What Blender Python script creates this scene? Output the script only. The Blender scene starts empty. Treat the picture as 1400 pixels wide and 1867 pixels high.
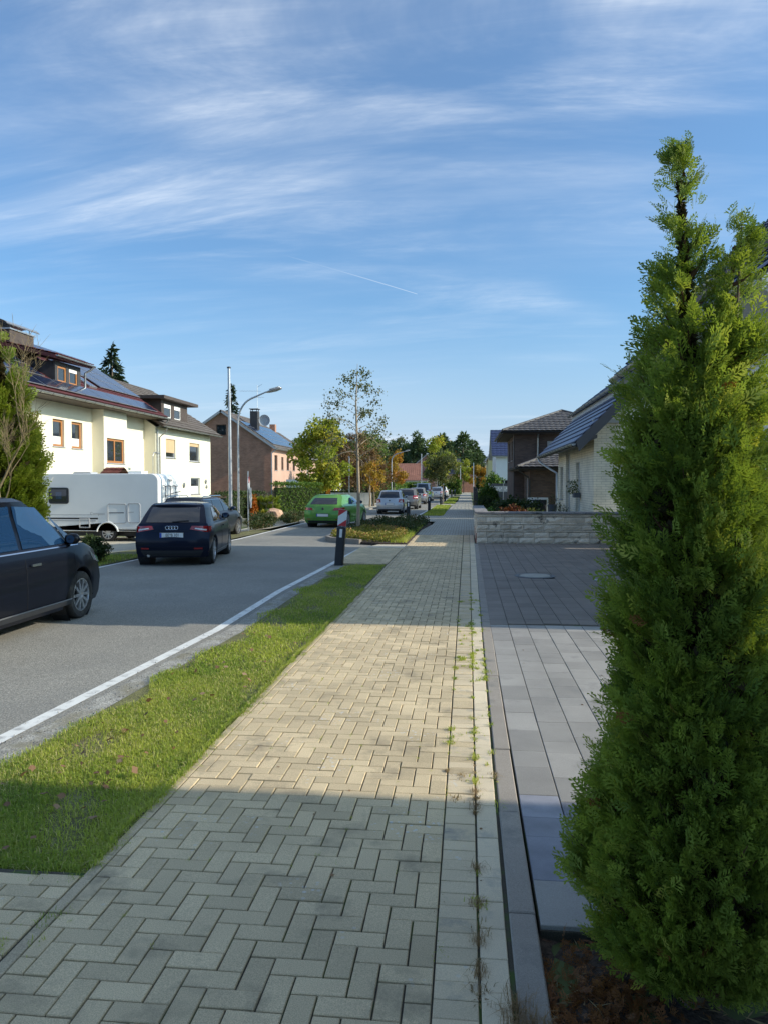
import bpy, bmesh, math, random
import numpy as np
from mathutils import Vector, Matrix, Euler
R = math.radians
S = bpy.context.scene
C = S.collection
rnd = random.Random(7)
rng = np.random.default_rng(11)

# ------------------------------------------------------------------ camera
cam = bpy.data.cameras.new('camera'); co = bpy.data.objects.new('camera', cam); C.objects.link(co)
cam.sensor_fit = 'VERTICAL'; cam.sensor_height = 36; cam.lens = 27.0
cam.clip_start = .05; cam.clip_end = 3000
co.location = (0, 0, 1.8); co.rotation_euler = (R(90-2.107), 0, R(6.1155))
S.camera = co
# ------------------------------------------------------------------ light and sky
SUN_EL, SUN_BACK = 27.0, 3.0
sd = Vector((math.cos(R(SUN_EL))*math.cos(R(SUN_BACK)), -math.cos(R(SUN_EL))*math.sin(R(SUN_BACK)), math.sin(R(SUN_EL))))
sl = bpy.data.lights.new('sun', 'SUN'); sl.energy = 1.85; sl.angle = R(.5); sl.color = (1, .925, .78)
so = bpy.data.objects.new('sun', sl); C.objects.link(so); so.rotation_euler = sd.to_track_quat('Z', 'Y').to_euler(); so.location = (30, -5, 30)
S.view_settings.view_transform = 'Standard'; S.view_settings.look = 'None'; S.view_settings.gamma = 1
S.view_settings.exposure = 1.42
W = bpy.data.worlds.new('World'); S.world = W; W.use_nodes = True
def build_world():
    nt = W.node_tree; N = nt.nodes; L = nt.links; N.clear()
    out = N.new('ShaderNodeOutputWorld'); bg = N.new('ShaderNodeBackground'); L.new(bg.outputs[0], out.inputs[0])
    bg.inputs[1].default_value = .088
    sky = N.new('ShaderNodeTexSky'); sky.sky_type = 'NISHITA'; sky.sun_disc = False
    sky.sun_elevation = R(SUN_EL); sky.sun_rotation = R(90+SUN_BACK); sky.altitude = 100; sky.air_density = 1.0; sky.dust_density = 2.2; sky.ozone_density = 1.2
    tc = N.new('ShaderNodeTexCoord'); sep = N.new('ShaderNodeSeparateXYZ'); L.new(tc.outputs['Generated'], sep.inputs[0])
    def m(op, a, b=None, c=None, clamp=False):
        n = N.new('ShaderNodeMath'); n.operation = op; n.use_clamp = clamp
        for i, x in enumerate((a, b, c)):
            if x is None: continue
            if isinstance(x, (int, float)): n.inputs[i].default_value = x
            else: L.new(x, n.inputs[i])
        return n.outputs[0]
    X, Y, Z = sep.outputs
    zz = m('ADD', m('MAXIMUM', Z, 0.0), .16)
    px, py = m('DIVIDE', X, zz), m('DIVIDE', Y, zz)      # the flat layer the high cloud lies in
    cb = N.new('ShaderNodeCombineXYZ'); L.new(px, cb.inputs[0]); L.new(py, cb.inputs[1])
    def noise(scale, rot, stretch, detail, rough, dist, loc):
        mp = N.new('ShaderNodeMapping'); mp.inputs['Rotation'].default_value = (0, 0, R(rot)); mp.inputs['Scale'].default_value = stretch; mp.inputs['Location'].default_value = loc
        L.new(cb.outputs[0], mp.inputs[0])
        n = N.new('ShaderNodeTexNoise'); n.inputs['Scale'].default_value = scale; n.inputs['Detail'].default_value = detail
        n.inputs['Roughness'].default_value = rough; n.inputs['Distortion'].default_value = dist
        L.new(mp.outputs[0], n.inputs['Vector']); return n.outputs['Fac']
    def ramp(v, a, b):
        n = N.new('ShaderNodeMapRange'); n.interpolation_type = 'SMOOTHSTEP'; n.inputs[1].default_value = a; n.inputs[2].default_value = b
        L.new(v, n.inputs[0]); return n.outputs[0]
    big = ramp(noise(.62, 12, (.75, 1, 1), 2.5, .5, .3, CLOUD_A), .40, .68)
    wisp = ramp(noise(1.3, 18, (.40, 1.5, 1), 7, .62, .9, WISP_A), .40, .84)
    fine = ramp(noise(5.0, 10, (.35, 1.6, 1), 6, .65, .6, (0, 0, 0)), .35, .85)
    thin = ramp(noise(2.2, -6, (.22, 1.5, 1), 5, .6, .5, (7, 1, 0)), .52, .82)
    for bx_, by_, rx_, ry_, k_ in BANKS:                    # where the cirrus thickens into banks
        d2 = m('ADD', m('POWER', m('DIVIDE', m('SUBTRACT', px, bx_), rx_), 2), m('POWER', m('DIVIDE', m('SUBTRACT', py, by_), ry_), 2))
        big = m('ADD', big, m('MULTIPLY', m('EXPONENT', m('MULTIPLY', d2, -1)), k_), None, True)
    cl = m('MULTIPLY', big, m('ADD', m('MULTIPLY', wisp, .38), m('MULTIPLY', m('MULTIPLY', wisp, fine), .95)))
    cl = m('ADD', m('MULTIPLY', cl, 1.05), m('MULTIPLY', thin, .16))
    veil = m('MULTIPLY', ramp(noise(.30, 0, (1, 1, 1), 2, .5, 0, (1, 9, 0)), .3, .75), .10)
    cl = m('ADD', cl, veil)
    # a thin vapour trail: a short straight line in the layer
    ax, ay, bx, by = TRAIL
    ln = math.hypot(bx-ax, by-ay); ux, uy = (bx-ax)/ln, (by-ay)/ln
    dx, dy = m('SUBTRACT', px, ax), m('SUBTRACT', py, ay)
    al = m('ADD', m('MULTIPLY', dx, ux), m('MULTIPLY', dy, uy)); pe = m('ABSOLUTE', m('SUBTRACT', m('MULTIPLY', dx, uy), m('MULTIPLY', dy, ux)))
    fr = m('DIVIDE', al, ln, None, True)
    tr = m('MULTIPLY', m('SUBTRACT', 1, m('DIVIDE', pe, m('ADD', .003, m('MULTIPLY', m('SUBTRACT', 1, fr), .006)), None, True)), m('MULTIPLY', m('GREATER_THAN', al, 0), m('LESS_THAN', al, ln)))
    cl = m('MAXIMUM', cl, m('MULTIPLY', tr, m('ADD', m('MULTIPLY', fr, .45), .05)))
    hz = ramp(Z, .24, -.02)                                # pale air low over the horizon
    mul = N.new('ShaderNodeMix'); mul.data_type = 'RGBA'; mul.blend_type = 'MULTIPLY'; mul.inputs[0].default_value = 1
    L.new(sky.outputs[0], mul.inputs[6]); mul.inputs[7].default_value = SKY_TINT
    mh = N.new('ShaderNodeMix'); mh.data_type = 'RGBA'; L.new(m('MULTIPLY', hz, .75), mh.inputs[0]); L.new(mul.outputs[2], mh.inputs[6]); mh.inputs[7].default_value = (2.6, 3.2, 4.3, 1)
    mc = N.new('ShaderNodeMix'); mc.data_type = 'RGBA'; L.new(m('MINIMUM', cl, .85), mc.inputs[0]); L.new(mh.outputs[2], mc.inputs[6]); mc.inputs[7].default_value = (4.6, 4.9, 5.2, 1)
    L.new(mc.outputs[2], bg.inputs[0])
CLOUD_A = (-2.65, 5.0, 0); WISP_A = (5.32, 1.79, 0); BANKS = ((-.38, 1.30, .35, .20, .75), (.12, 1.27, .45, .15, .95), (-.85, 2.0, .55, .30, .75)); TRAIL = (-.53, 2.10, -.157, 2.44); SKY_TINT = (.42, .67, .86, 1)
build_world()

# ------------------------------------------------------------------ materials
MATS = {}
def nodes(name):
    m = bpy.data.materials.new(name); m.use_nodes = True; nt = m.node_tree
    b = nt.nodes['Principled BSDF']; MATS[name] = m
    return m, nt, nt.nodes, nt.links, b
def mix(nt, fac, a, b, blend='MIX'):
    n = nt.nodes.new('ShaderNodeMix'); n.data_type = 'RGBA'; n.blend_type = blend
    for i, x in ((0, fac), (6, a), (7, b)):
        if isinstance(x, (int, float)): n.inputs[i].default_value = x
        elif isinstance(x, tuple): n.inputs[i].default_value = (*x[:3], 1)
        else: nt.links.new(x, n.inputs[i])
    return n.outputs[2]
def noise(nt, scale, detail=3, rough=.55, coord=None, stretch=None):
    n = nt.nodes.new('ShaderNodeTexNoise'); n.inputs['Scale'].default_value = scale; n.inputs['Detail'].default_value = detail; n.inputs['Roughness'].default_value = rough
    if coord is None: coord = nt.nodes.new('ShaderNodeNewGeometry').outputs['Position']
    if stretch:
        mp = nt.nodes.new('ShaderNodeMapping'); mp.inputs['Scale'].default_value = stretch; nt.links.new(coord, mp.inputs[0]); coord = mp.outputs[0]
    nt.links.new(coord, n.inputs['Vector']); return n.outputs['Fac']
def rng_map(nt, v, a, b, c=0., d=1.):
    n = nt.nodes.new('ShaderNodeMapRange'); n.clamp = True
    for i, x in enumerate((a, b, c, d)): n.inputs[i+1].default_value = x
    nt.links.new(v, n.inputs[0]); return n.outputs[0]
def bump(nt, b, h, strength=.3, dist=.01):
    n = nt.nodes.new('ShaderNodeBump'); n.inputs['Strength'].default_value = strength; n.inputs['Distance'].default_value = dist
    nt.links.new(h, n.inputs['Height']); nt.links.new(n.outputs[0], b.inputs['Normal'])
def dk(c, f): return tuple(min(1, x*f) for x in c)
def mat(name, col, rough=.8, var=.18, vs=3., grain=.0, gs=120., bmp=0., bs=60., metal=0., coat=0., piece=0., stain=None, sscale=1.2, sa=.5, sb=.7, spec=.5, stretch=None, lichen=False):
    """col varied by a wide and a fine noise; piece: value spread from one object to the next; stain: colour of dirt patches"""
    m, nt, N, L, b = nodes(name)
    c = mix(nt, rng_map(nt, noise(nt, vs, 4, stretch=stretch), .3, .7), dk(col, 1-var), dk(col, 1+var))
    if grain: c = mix(nt, rng_map(nt, noise(nt, gs, 2), .35, .65), mix(nt, 1., c, (1-grain,)*3, 'MULTIPLY'), mix(nt, 1., c, (1+grain,)*3, 'MULTIPLY'))
    if piece:
        oi = N.new('ShaderNodeObjectInfo'); k = rng_map(nt, oi.outputs['Random'], 0, 1, 1-piece, 1+piece)
        cc = N.new('ShaderNodeCombineColor'); [L.new(k, cc.inputs[i]) for i in range(3)]
        c = mix(nt, 1., c, cc.outputs[0], 'MULTIPLY')
    if lichen:
        vo = N.new('ShaderNodeTexVoronoi'); vo.inputs['Scale'].default_value = 26; L.new(N.new('ShaderNodeNewGeometry').outputs['Position'], vo.inputs['Vector'])
        mm_ = N.new('ShaderNodeMath'); mm_.operation = 'MULTIPLY'; L.new(rng_map(nt, vo.outputs['Distance'], .30, .16), mm_.inputs[0]); L.new(rng_map(nt, noise(nt, 1.7, 3), .56, .66), mm_.inputs[1]); c = mix(nt, mm_.outputs[0], c, (.62, .60, .55))
    if stain: c = mix(nt, rng_map(nt, noise(nt, sscale, 6, .65), sa, sb), c, stain)
    L.new(c, b.inputs['Base Color'])
    b.inputs['Roughness'].default_value = rough; b.inputs['Metallic'].default_value = metal; b.inputs['Specular IOR Level'].default_value = spec
    if coat: b.inputs['Coat Weight'].default_value = coat; b.inputs['Coat Roughness'].default_value = .03
    if bmp: bump(nt, b, noise(nt, bs, 4), bmp, .01)
    return m
def leafmat(name, c1, c2, c3=None, trans=.35, rough=.6):
    """leaf colours vary by a per-leaf vertex value 'tone'"""
    m, nt, N, L, b = nodes(name)
    at = N.new('ShaderNodeAttribute'); at.attribute_name = 'tone'
    c = mix(nt, rng_map(nt, at.outputs['Fac'], 0, .75), c1, c2)
    if c3: c = mix(nt, rng_map(nt, at.outputs['Fac'], .72, 1.), c, c3)
    L.new(c, b.inputs['Base Color']); b.inputs['Roughness'].default_value = rough; b.inputs['Specular IOR Level'].default_value = .3
    t = N.new('ShaderNodeBsdfTranslucent'); L.new(mix(nt, 1., c, (1.25, 1.3, .7), 'MULTIPLY'), t.inputs[0])
    s = N.new('ShaderNodeMixShader'); s.inputs[0].default_value = trans
    L.new(b.outputs[0], s.inputs[1]); L.new(t.outputs[0], s.inputs[2]); L.new(s.outputs[0], N['Material Output'].inputs[0])
    return m
def brickmat(name, c1, c2, mortar, bw=.24, bh=.077, mo=.010, rough=.85, bstr=.5):
    m, nt, N, L, b = nodes(name)
    geo = N.new('ShaderNodeNewGeometry'); sp = N.new('ShaderNodeSeparateXYZ'); L.new(geo.outputs['Position'], sp.inputs[0])
    sn = N.new('ShaderNodeSeparateXYZ'); L.new(geo.outputs['True Normal'], sn.inputs[0])
    ab = N.new('ShaderNodeMath'); ab.operation = 'ABSOLUTE'; L.new(sn.outputs[0], ab.inputs[0])
    gt = N.new('ShaderNodeMath'); gt.operation = 'GREATER_THAN'; gt.inputs[1].default_value = .6; L.new(ab.outputs[0], gt.inputs[0])
    mx = N.new('ShaderNodeMix'); L.new(gt.outputs[0], mx.inputs[0]); L.new(sp.outputs[0], mx.inputs[2]); L.new(sp.outputs[1], mx.inputs[3])
    cb = N.new('ShaderNodeCombineXYZ'); L.new(mx.outputs[0], cb.inputs[0]); L.new(sp.outputs[2], cb.inputs[1])
    br = N.new('ShaderNodeTexBrick'); L.new(cb.outputs[0], br.inputs['Vector']); br.inputs['Scale'].default_value = 1
    br.inputs['Brick Width'].default_value = bw; br.inputs['Row Height'].default_value = bh; br.inputs['Mortar Size'].default_value = mo; br.inputs['Mortar Smooth'].default_value = .3
    br.inputs['Color1'].default_value = (*c1, 1); br.inputs['Color2'].default_value = (*c2, 1); br.inputs['Mortar'].default_value = (*mortar, 1); br.inputs['Bias'].default_value = .0
    c = mix(nt, rng_map(nt, noise(nt, 1.5, 4), .3, .7), mix(nt, 1., br.outputs['Color'], (.85,)*3, 'MULTIPLY'), mix(nt, 1., br.outputs['Color'], (1.15,)*3, 'MULTIPLY'))
    L.new(c, b.inputs['Base Color']); b.inputs['Roughness'].default_value = rough
    iv = N.new('ShaderNodeMath'); iv.operation = 'SUBTRACT'; iv.inputs[0].default_value = 1; L.new(br.outputs['Fac'], iv.inputs[1])
    bump(nt, b, iv.outputs[0], bstr, .012)
    return m
def glassmat(name, col, rough=.04, spec=.8):
    m, nt, N, L, b = nodes(name)
    b.inputs['Base Color'].default_value = (*col, 1); b.inputs['Roughness'].default_value = rough; b.inputs['Specular IOR Level'].default_value = spec
    b.inputs['IOR'].default_value = 1.6
    b.inputs['Coat Weight'].default_value = .15; b.inputs['Coat Roughness'].default_value = .02
    return m

mat('block', (.60, .47, .285), .85, .14, 1.1, .22, 240, .45, 200, piece=.14, stain=(.30, .24, .155), sscale=2.6, sa=.54, sb=.74, lichen=True)
mat('block_light', (.62, .50, .325), .85, .12, 1.4, .13, 260, .3, 220, piece=.09, stain=(.27, .25, .21), sscale=4, sa=.54, sb=.72, lichen=True)
mat('kerb', (.31, .27, .225), .85, .12, 2, .18, 260, .3, 200, stain=(.14, .14, .13), sscale=2, sa=.55, sb=.75)
mat('joint', (.075, .065, .045), .95, .3, 3, .3, 200, stain=(.06, .10, .02), sscale=3.0, sa=.50, sb=.60)
mat('slab', (.30, .28, .25), .7, .12, 2, .12, 260, .2, 200, piece=.15, stain=(.21, .20, .185), sscale=3, sa=.55, sb=.75)
mat('slab_blue', (.215, .215, .24), .6, .2, 5, .10, 300, .15, 200, piece=.25)
mat('slab_dark', (.215, .18, .148), .8, .16, 1.2, .12, 200, .25, 150, piece=.10, stain=(.27, .235, .20), sscale=.9, sa=.5, sb=.8)
mat('asphalt', (.255, .240, .205), .9, .12, .5, .38, 80, .7, 60, stain=(.205, .20, .18), sscale=.55, sa=.50, sb=.78)
mat('line_paint', (.74, .73, .68), .7, .06, 4, .08, 200, stain=(.34, .33, .31), sscale=7, sa=.53, sb=.72)
mat('gravel', (.33, .315, .275), .95, .25, 6, .45, 70, .8, 60, stain=(.24, .22, .16), sscale=2.2, sa=.48, sb=.62)
mat('stone_grit', (.36, .35, .33), .9, .2, 20, piece=.3)
mat('soil', (.065, .045, .032), 1., .35, 9, .5, 60, 1., 50, stain=(.13, .10, .075), sscale=14, sa=.52, sb=.7)
mat('turf', (.15, .145, .055), 1., .3, 3, .4, 90, 1., 40, stain=(.13, .11, .06), sscale=1.6, sa=.52, sb=.68)
mat('field', (.09, .115, .04), 1., .3, .2, .3, 2, .5, 3)
mat('farpave', (.40, .385, .33), .9, .1, 1, .15, 8)
mat('drive_sand', (.50, .45, .35), .9, .12, 1, .15, 30)
mat('plaster_white', (.82, .76, .60), .9, .06, .7, .06, 40, .6, 35, stretch=(1, 1, .35))
mat('plaster_cream', (.86, .82, .66), .9, .03, .7, .03, 60, .25, 45)
mat('plaster_pink', (.56, .36, .27), .9, .06, .8, .06, 30, .3, 30)
mat('plaster_yellow', (.60, .55, .28), .9, .05, 1)
mat('white_paint', (.80, .79, .76), .5, .03, 2)
mat('grey_panel', (.42, .43, .44), .5, .05, 2)
mat('edging', (.50, .40, .26), .9, .2, 3, .2, 160, .5, 120, stain=(.20, .18, .12), sscale=6, sa=.56, sb=.72)
mat('border_slab', (.68, .565, .39), .85, .10, 1.4, .13, 260, .3, 220, piece=.07, stain=(.40, .36, .29), sscale=4, sa=.56, sb=.74)
mat('dark_panel', (.06, .065, .075), .5, .08, 2)
mat('timber_white', (.70, .66, .55), .7, .06, 3)
mat('slate', (.05, .048, .05), .7, .2, 4, bmp=.3, bs=12)
mat('slate_brown', (.075, .055, .045), .7, .2, 4, bmp=.3, bs=12)
mat('wood_orange', (.42, .18, .06), .5, .15, 8, stretch=(8, 8, 1))
mat('wood_brown', (.12, .065, .035), .6, .15, 8)
mat('tile_dark', (.05, .055, .075), .38, .25, 3, piece=.1)
mat('tile_blue', (.032, .042, .10), .30, .25, 3)
mat('tile_grey', (.115, .105, .10), .55, .3, 2.5)
mat('tile_brown', (.125, .105, .092), .8, .3, 2)
mat('tile_red', (.095, .022, .021), .6, .25, 3)
mat('tile_terracotta', (.29, .13, .09), .8, .2, 1)
mat('zinc', (.44, .45, .45), .42, .12, 3, metal=.75)
mat('galv', (.52, .53, .54), .38, .12, 5, metal=.8)
mat('dark_metal', (.05, .05, .055), .45, .1, 5, metal=.3)
mat('solar', (.016, .024, .055), .12, .15, 3, spec=.7)
mat('solar_frame', (.40, .42, .45), .4, .1, 3, metal=.6)
mat('black_plastic', (.018, .020, .024), .5, .15, 8, .1, 100)
mat('rubber', (.026, .025, .024), .85, .3, 8, stain=(.11, .10, .085), sscale=6, sa=.5, sb=.8)
mat('alloy', (.62, .62, .62), .3, .05, 5, metal=.85)
mat('black', (.01, .01, .011), .6, .1, 5)
mat('white_print', (.78, .78, .76), .5, .04, 5)
mat('red_print', (.50, .025, .03), .45, .08, 5)
mat('blue_print', (.02, .08, .45), .5, .05, 5)
mat('ink', (.02, .02, .022), .6, .05, 5)
mat('chrome', (.75, .75, .76), .15, .03, 5, metal=1)
mat('bark', (.16, .125, .09), .95, .3, 12, bmp=.6, bs=30, stretch=(1, 1, .25))
mat('bark_pale', (.34, .27, .19), .95, .25, 8, bmp=.4, bs=30, stretch=(1, 1, .3))
mat('bark_moss', (.20, .15, .075), .95, .4, 9, bmp=.6, bs=30)
mat('twig_brown', (.13, .065, .035), .95, .3, 14)
mat('garden_stone', (.78, .65, .50), .9, .22, 3, .18, 70, 1., 22, piece=.2, stain=(.05, .042, .038), sscale=3.0, sa=.57, sb=.70)
mat('cap_stone', (.27, .25, .24), .9, .2, 4, .2, 70, .5, 40, stain=(.06, .06, .055), sscale=5, sa=.52, sb=.68)
mat('sandstone', (.52, .33, .22), .9, .2, 4, .1, 40, .4, 20)
mat('cloth_black', (.015, .016, .02), .8, .2, 9)
mat('skin', (.45, .27, .19), .6, .05, 9)
mat('manhole_concrete', (.42, .40, .34), .9, .15, 8, .15, 200, .3, 100)
mat('terracotta_pot', (.09, .10, .12), .6, .1, 5)
brickmat('brick_brown', (.38, .155, .088), (.50, .225, .135), (.44, .34, .26))
brickmat('brick_dark', (.10, .062, .050), (.165, .105, .080), (.10, .088, .078))
brickmat('brick_white', (.85, .77, .62), (.81, .73, .58), (.54, .48, .39), .30, .085, .008, bstr=.6)
glassmat('glass_house', (.025, .03, .035))
glassmat('glass_car', (.012, .014, .017), .02, .7)
glassmat('glass_tint', (.008, .030, .075), .012, .8)
leafmat('thuja', (.13, .20, .040), (.33, .40, .065), (.55, .53, .12), .34)
leafmat('thuja_inner_shade', (.04, .038, .014), (.085, .06, .025), None, .1)  # brown inner leaves, their colour darkened to stand for shade in crown gaps
leafmat('thuja_dead', (.20, .075, .022), (.26, .11, .035), None, .2)
leafmat('thuja_gold', (.10, .16, .015), (.22, .26, .025), (.34, .32, .045), .30)
leafmat('grass', (.21, .30, .045), (.45, .49, .08), (.60, .52, .25), .42)
leafmat('hedge', (.05, .11, .018), (.12, .20, .032), (.21, .26, .05), .30)
leafmat('box_dark', (.022, .045, .012), (.05, .08, .02), (.08, .09, .03), .2)
leafmat('autumn_yellow', (.17, .23, .03), (.38, .37, .05), (.58, .45, .07), .45)
leafmat('autumn_gold', (.28, .20, .03), (.42, .25, .035), (.45, .16, .03), .38)
leafmat('brown_twigs', (.11, .065, .035), (.19, .11, .05), (.30, .18, .06), .3)
leafmat('olive', (.055, .075, .025), (.12, .14, .045), (.23, .20, .06), .3)
leafmat('pine', (.045, .080, .034), (.085, .13, .048), (.14, .17, .06), .2)
leafmat('spruce', (.016, .034, .018), (.036, .060, .028), (.06, .08, .032), .12)
leafmat('cover_gold', (.14, .18, .025), (.30, .24, .06), (.40, .18, .09), .3)
leafmat('cover_dark', (.030, .055, .016), (.075, .095, .03), (.16, .09, .05), .25)
leafmat('orange_leaf', (.42, .12, .02), (.50, .18, .03), (.40, .20, .04), .35)
leafmat('straw', (.22, .16, .08), (.36, .27, .14), (.24, .14, .07), .2)
leafmat('leaf_litter', (.18, .10, .055), (.30, .17, .09), (.38, .26, .16), .2)
leafmat('red_shrub', (.10, .03, .02), (.20, .07, .03), (.10, .12, .03), .3)

# ------------------------------------------------------------------ mesh helpers
class MB:
    def __init__(s): s.v = []; s.f = []
    def add(s, vs, fs):
        n = len(s.v); s.v += [tuple(p) for p in vs]; s.f += [tuple(i+n for i in f) for f in fs]; return s
    def quad(s, *p): return s.add(p, [tuple(range(len(p)))])
    def box(s, x0, x1, y0, y1, z0, z1):
        return s.add([(x0,y0,z0),(x1,y0,z0),(x1,y1,z0),(x0,y1,z0),(x0,y0,z1),(x1,y0,z1),(x1,y1,z1),(x0,y1,z1)],
                     [(0,3,2,1),(4,5,6,7),(0,1,5,4),(1,2,6,5),(2,3,7,6),(3,0,4,7)])
    def cbox(s, x0, x1, y0, y1, z0, z1, c=.006):
        """box whose top edge is chamfered"""
        return s.add([(x0,y0,z0),(x1,y0,z0),(x1,y1,z0),(x0,y1,z0),(x0,y0,z1-c),(x1,y0,z1-c),(x1,y1,z1-c),(x0,y1,z1-c),
                      (x0+c,y0+c,z1),(x1-c,y0+c,z1),(x1-c,y1-c,z1),(x0+c,y1-c,z1)],
                     [(0,1,5,4),(1,2,6,5),(2,3,7,6),(3,0,4,7),(4,5,9,8),(5,6,10,9),(6,7,11,10),(7,4,8,11),(8,9,10,11)])
    def prism(s, poly, z0, z1):
        n = len(poly); return s.add([(x,y,z0) for x,y in poly]+[(x,y,z1) for x,y in poly],
              [tuple(range(n))[::-1], tuple(range(n,2*n))]+[(i,(i+1)%n,n+(i+1)%n,n+i) for i in range(n)])
    def extr(s, poly, d):
        """closed 3-D polygon pushed along d"""
        n = len(poly); d = Vector(d); return s.add([tuple(p) for p in poly]+[tuple(Vector(p)+d) for p in poly],
              [tuple(range(n))[::-1], tuple(range(n,2*n))]+[(i,(i+1)%n,n+(i+1)%n,n+i) for i in range(n)])
    def beam(s, a, b, w, h=None, up=(0,0,1)):
        a, b = Vector(a), Vector(b); h = w if h is None else h
        d = (b-a).normalized(); u = Vector(up)
        if abs(d.dot(u)) > .98: u = Vector((0,1,0))
        x = d.cross(u).normalized()*w/2; y = x.cross(d).normalized()*h/2
        return s.add([a-x-y,a+x-y,a+x+y,a-x+y,b-x-y,b+x-y,b+x+y,b-x+y],[(0,3,2,1),(4,5,6,7),(0,1,5,4),(1,2,6,5),(2,3,7,6),(3,0,4,7)])
    def tube(s, path, rad, n=8, cap=True):
        path = [Vector(p) for p in path]
        if isinstance(rad, (int, float)): rad = [rad]*len(path)
        vs = []; u = None
        for i, p in enumerate(path):
            d = (path[min(i+1,len(path)-1)]-path[max(i-1,0)]).normalized()
            if u is None: u = d.orthogonal().normalized()
            u = (u-d*u.dot(d)).normalized(); w = d.cross(u)
            for k in range(n):
                a = 2*math.pi*k/n; vs.append(p+(u*math.cos(a)+w*math.sin(a))*rad[i])
        fs = [(i*n+k, i*n+(k+1)%n, (i+1)*n+(k+1)%n, (i+1)*n+k) for i in range(len(path)-1) for k in range(n)]
        if cap: fs += [tuple(range(n))[::-1], tuple(range((len(path)-1)*n, len(path)*n))]
        return s.add(vs, fs)
    def lathe(s, prof, c=(0,0,0), axis='Z', n=20, closed=False):
        """prof: (radius, height) pairs about an axis through c"""
        vs = []
        for r, h in prof:
            for k in range(n):
                a = 2*math.pi*k/n; p = (r*math.cos(a), r*math.sin(a), h)
                if axis == 'X': p = (h, r*math.cos(a), r*math.sin(a))
                elif axis == 'Y': p = (r*math.sin(a), h, r*math.cos(a))
                vs.append((p[0]+c[0], p[1]+c[1], p[2]+c[2]))
        m = len(prof); fs = [(i*n+k, i*n+(k+1)%n, ((i+1)%m)*n+(k+1)%n, ((i+1)%m)*n+k) for i in range(m if closed else m-1) for k in range(n)]
        return s.add(vs, fs)
    def grid(s, P):
        """P[i][j] points"""
        n, m = len(P), len(P[0]); return s.add([p for r in P for p in r], [(i*m+j, i*m+j+1, (i+1)*m+j+1, (i+1)*m+j) for i in range(n-1) for j in range(m-1)])
LOC = {}
def link(o): C.objects.link(o); return o
def tag(o, label=None, cat=None, group=None, kind=None):
    for k, v in (('label', label), ('category', cat), ('group', group), ('kind', kind)):
        if v: o[k] = v
    return o
def thing(name, label, cat, loc=(0,0,0), rotz=0., group=None):
    o = bpy.data.objects.new(name, None); link(o); o.location = loc; o.rotation_euler = (0, 0, rotz); o.empty_display_size = .2
    LOC[o.name] = (0,0,0) if rotz else tuple(loc)
    return tag(o, label, cat, group)
def mesh_of(name, mb, off=(0,0,0), smooth=None):
    me = bpy.data.meshes.new(name)
    v = np.array(mb.v, dtype=float).reshape(-1, 3)-np.array(off)
    me.from_pydata(v.tolist(), [], mb.f); me.validate()
    if smooth is not None:
        me.polygons.foreach_set('use_smooth', [True]*len(me.polygons))
        me.set_sharp_from_angle(angle=R(smooth))
    me.update(); return me
def obj(name, mb, m, parent=None, smooth=None, local=False):
    """link mb as one mesh; coordinates are the world's unless local"""
    off = LOC.get(parent.name, (0,0,0)) if parent and not local else (0,0,0)
    o = bpy.data.objects.new(name, mb if isinstance(mb, bpy.types.Mesh) else mesh_of(name, mb, off, smooth))
    if not o.data.materials: o.data.materials.append(MATS[m])
    link(o); LOC[o.name] = off
    if parent: o.parent = parent
    return o
def one(name, mb, m, label, cat, group=None, kind=None, smooth=None, origin=None):
    """a thing that is one mesh"""
    if origin is None: v = np.array(mb.v); origin = (*(v[:, :2].mean(0)), v[:, 2].min())
    o = bpy.data.objects.new(name, mesh_of(name, mb, origin, smooth)); o.data.materials.append(MATS[m]); link(o); o.location = origin
    LOC[o.name] = tuple(origin)
    return tag(o, label, cat, group, kind)
def struct(name, mb, m, smooth=None): o = obj(name, mb, m, None, smooth); o['kind'] = 'structure'; return o
def copy_tree(o, parent=None):
    c = o.copy(); link(c); c.parent = parent
    for ch in o.children: copy_tree(ch, c)
    return c
def npmesh(name, V, F, tone=None, m=None, smooth=False):
    """big mesh from arrays; F (n, k); tone per vertex"""
    me = bpy.data.meshes.new(name); V = np.ascontiguousarray(V, dtype=np.float32); F = np.ascontiguousarray(F, dtype=np.int32); k = F.shape[1]
    me.vertices.add(len(V)); me.vertices.foreach_set('co', V.ravel()); me.loops.add(F.size); me.loops.foreach_set('vertex_index', F.ravel())
    me.polygons.add(len(F)); me.polygons.foreach_set('loop_start', np.arange(len(F), dtype=np.int32)*k)
    if tone is not None:
        a = me.attributes.new('tone', 'FLOAT', 'POINT'); a.data.foreach_set('value', np.ascontiguousarray(tone, dtype=np.float32))
    me.update(calc_edges=True)
    if smooth: me.polygons.foreach_set('use_smooth', np.ones(len(F), dtype=bool))
    if m: me.materials.append(MATS[m])
    return me
def rot_basis(d, roll):
    """orthonormal frames (n,3,3) whose columns are side, along d, normal"""
    d = d/np.linalg.norm(d, axis=1, keepdims=True); ref = np.where(np.abs(d[:, 2:3]) > .95, np.array([[1., 0, 0]]), np.array([[0, 0, 1.]]))
    s = np.cross(d, ref); s /= np.linalg.norm(s, axis=1, keepdims=True); n = np.cross(s, d)
    c, sn = np.cos(roll)[:, None], np.sin(roll)[:, None]
    return np.stack([s*c+n*sn, d, n*c-s*sn], axis=2)
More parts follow.
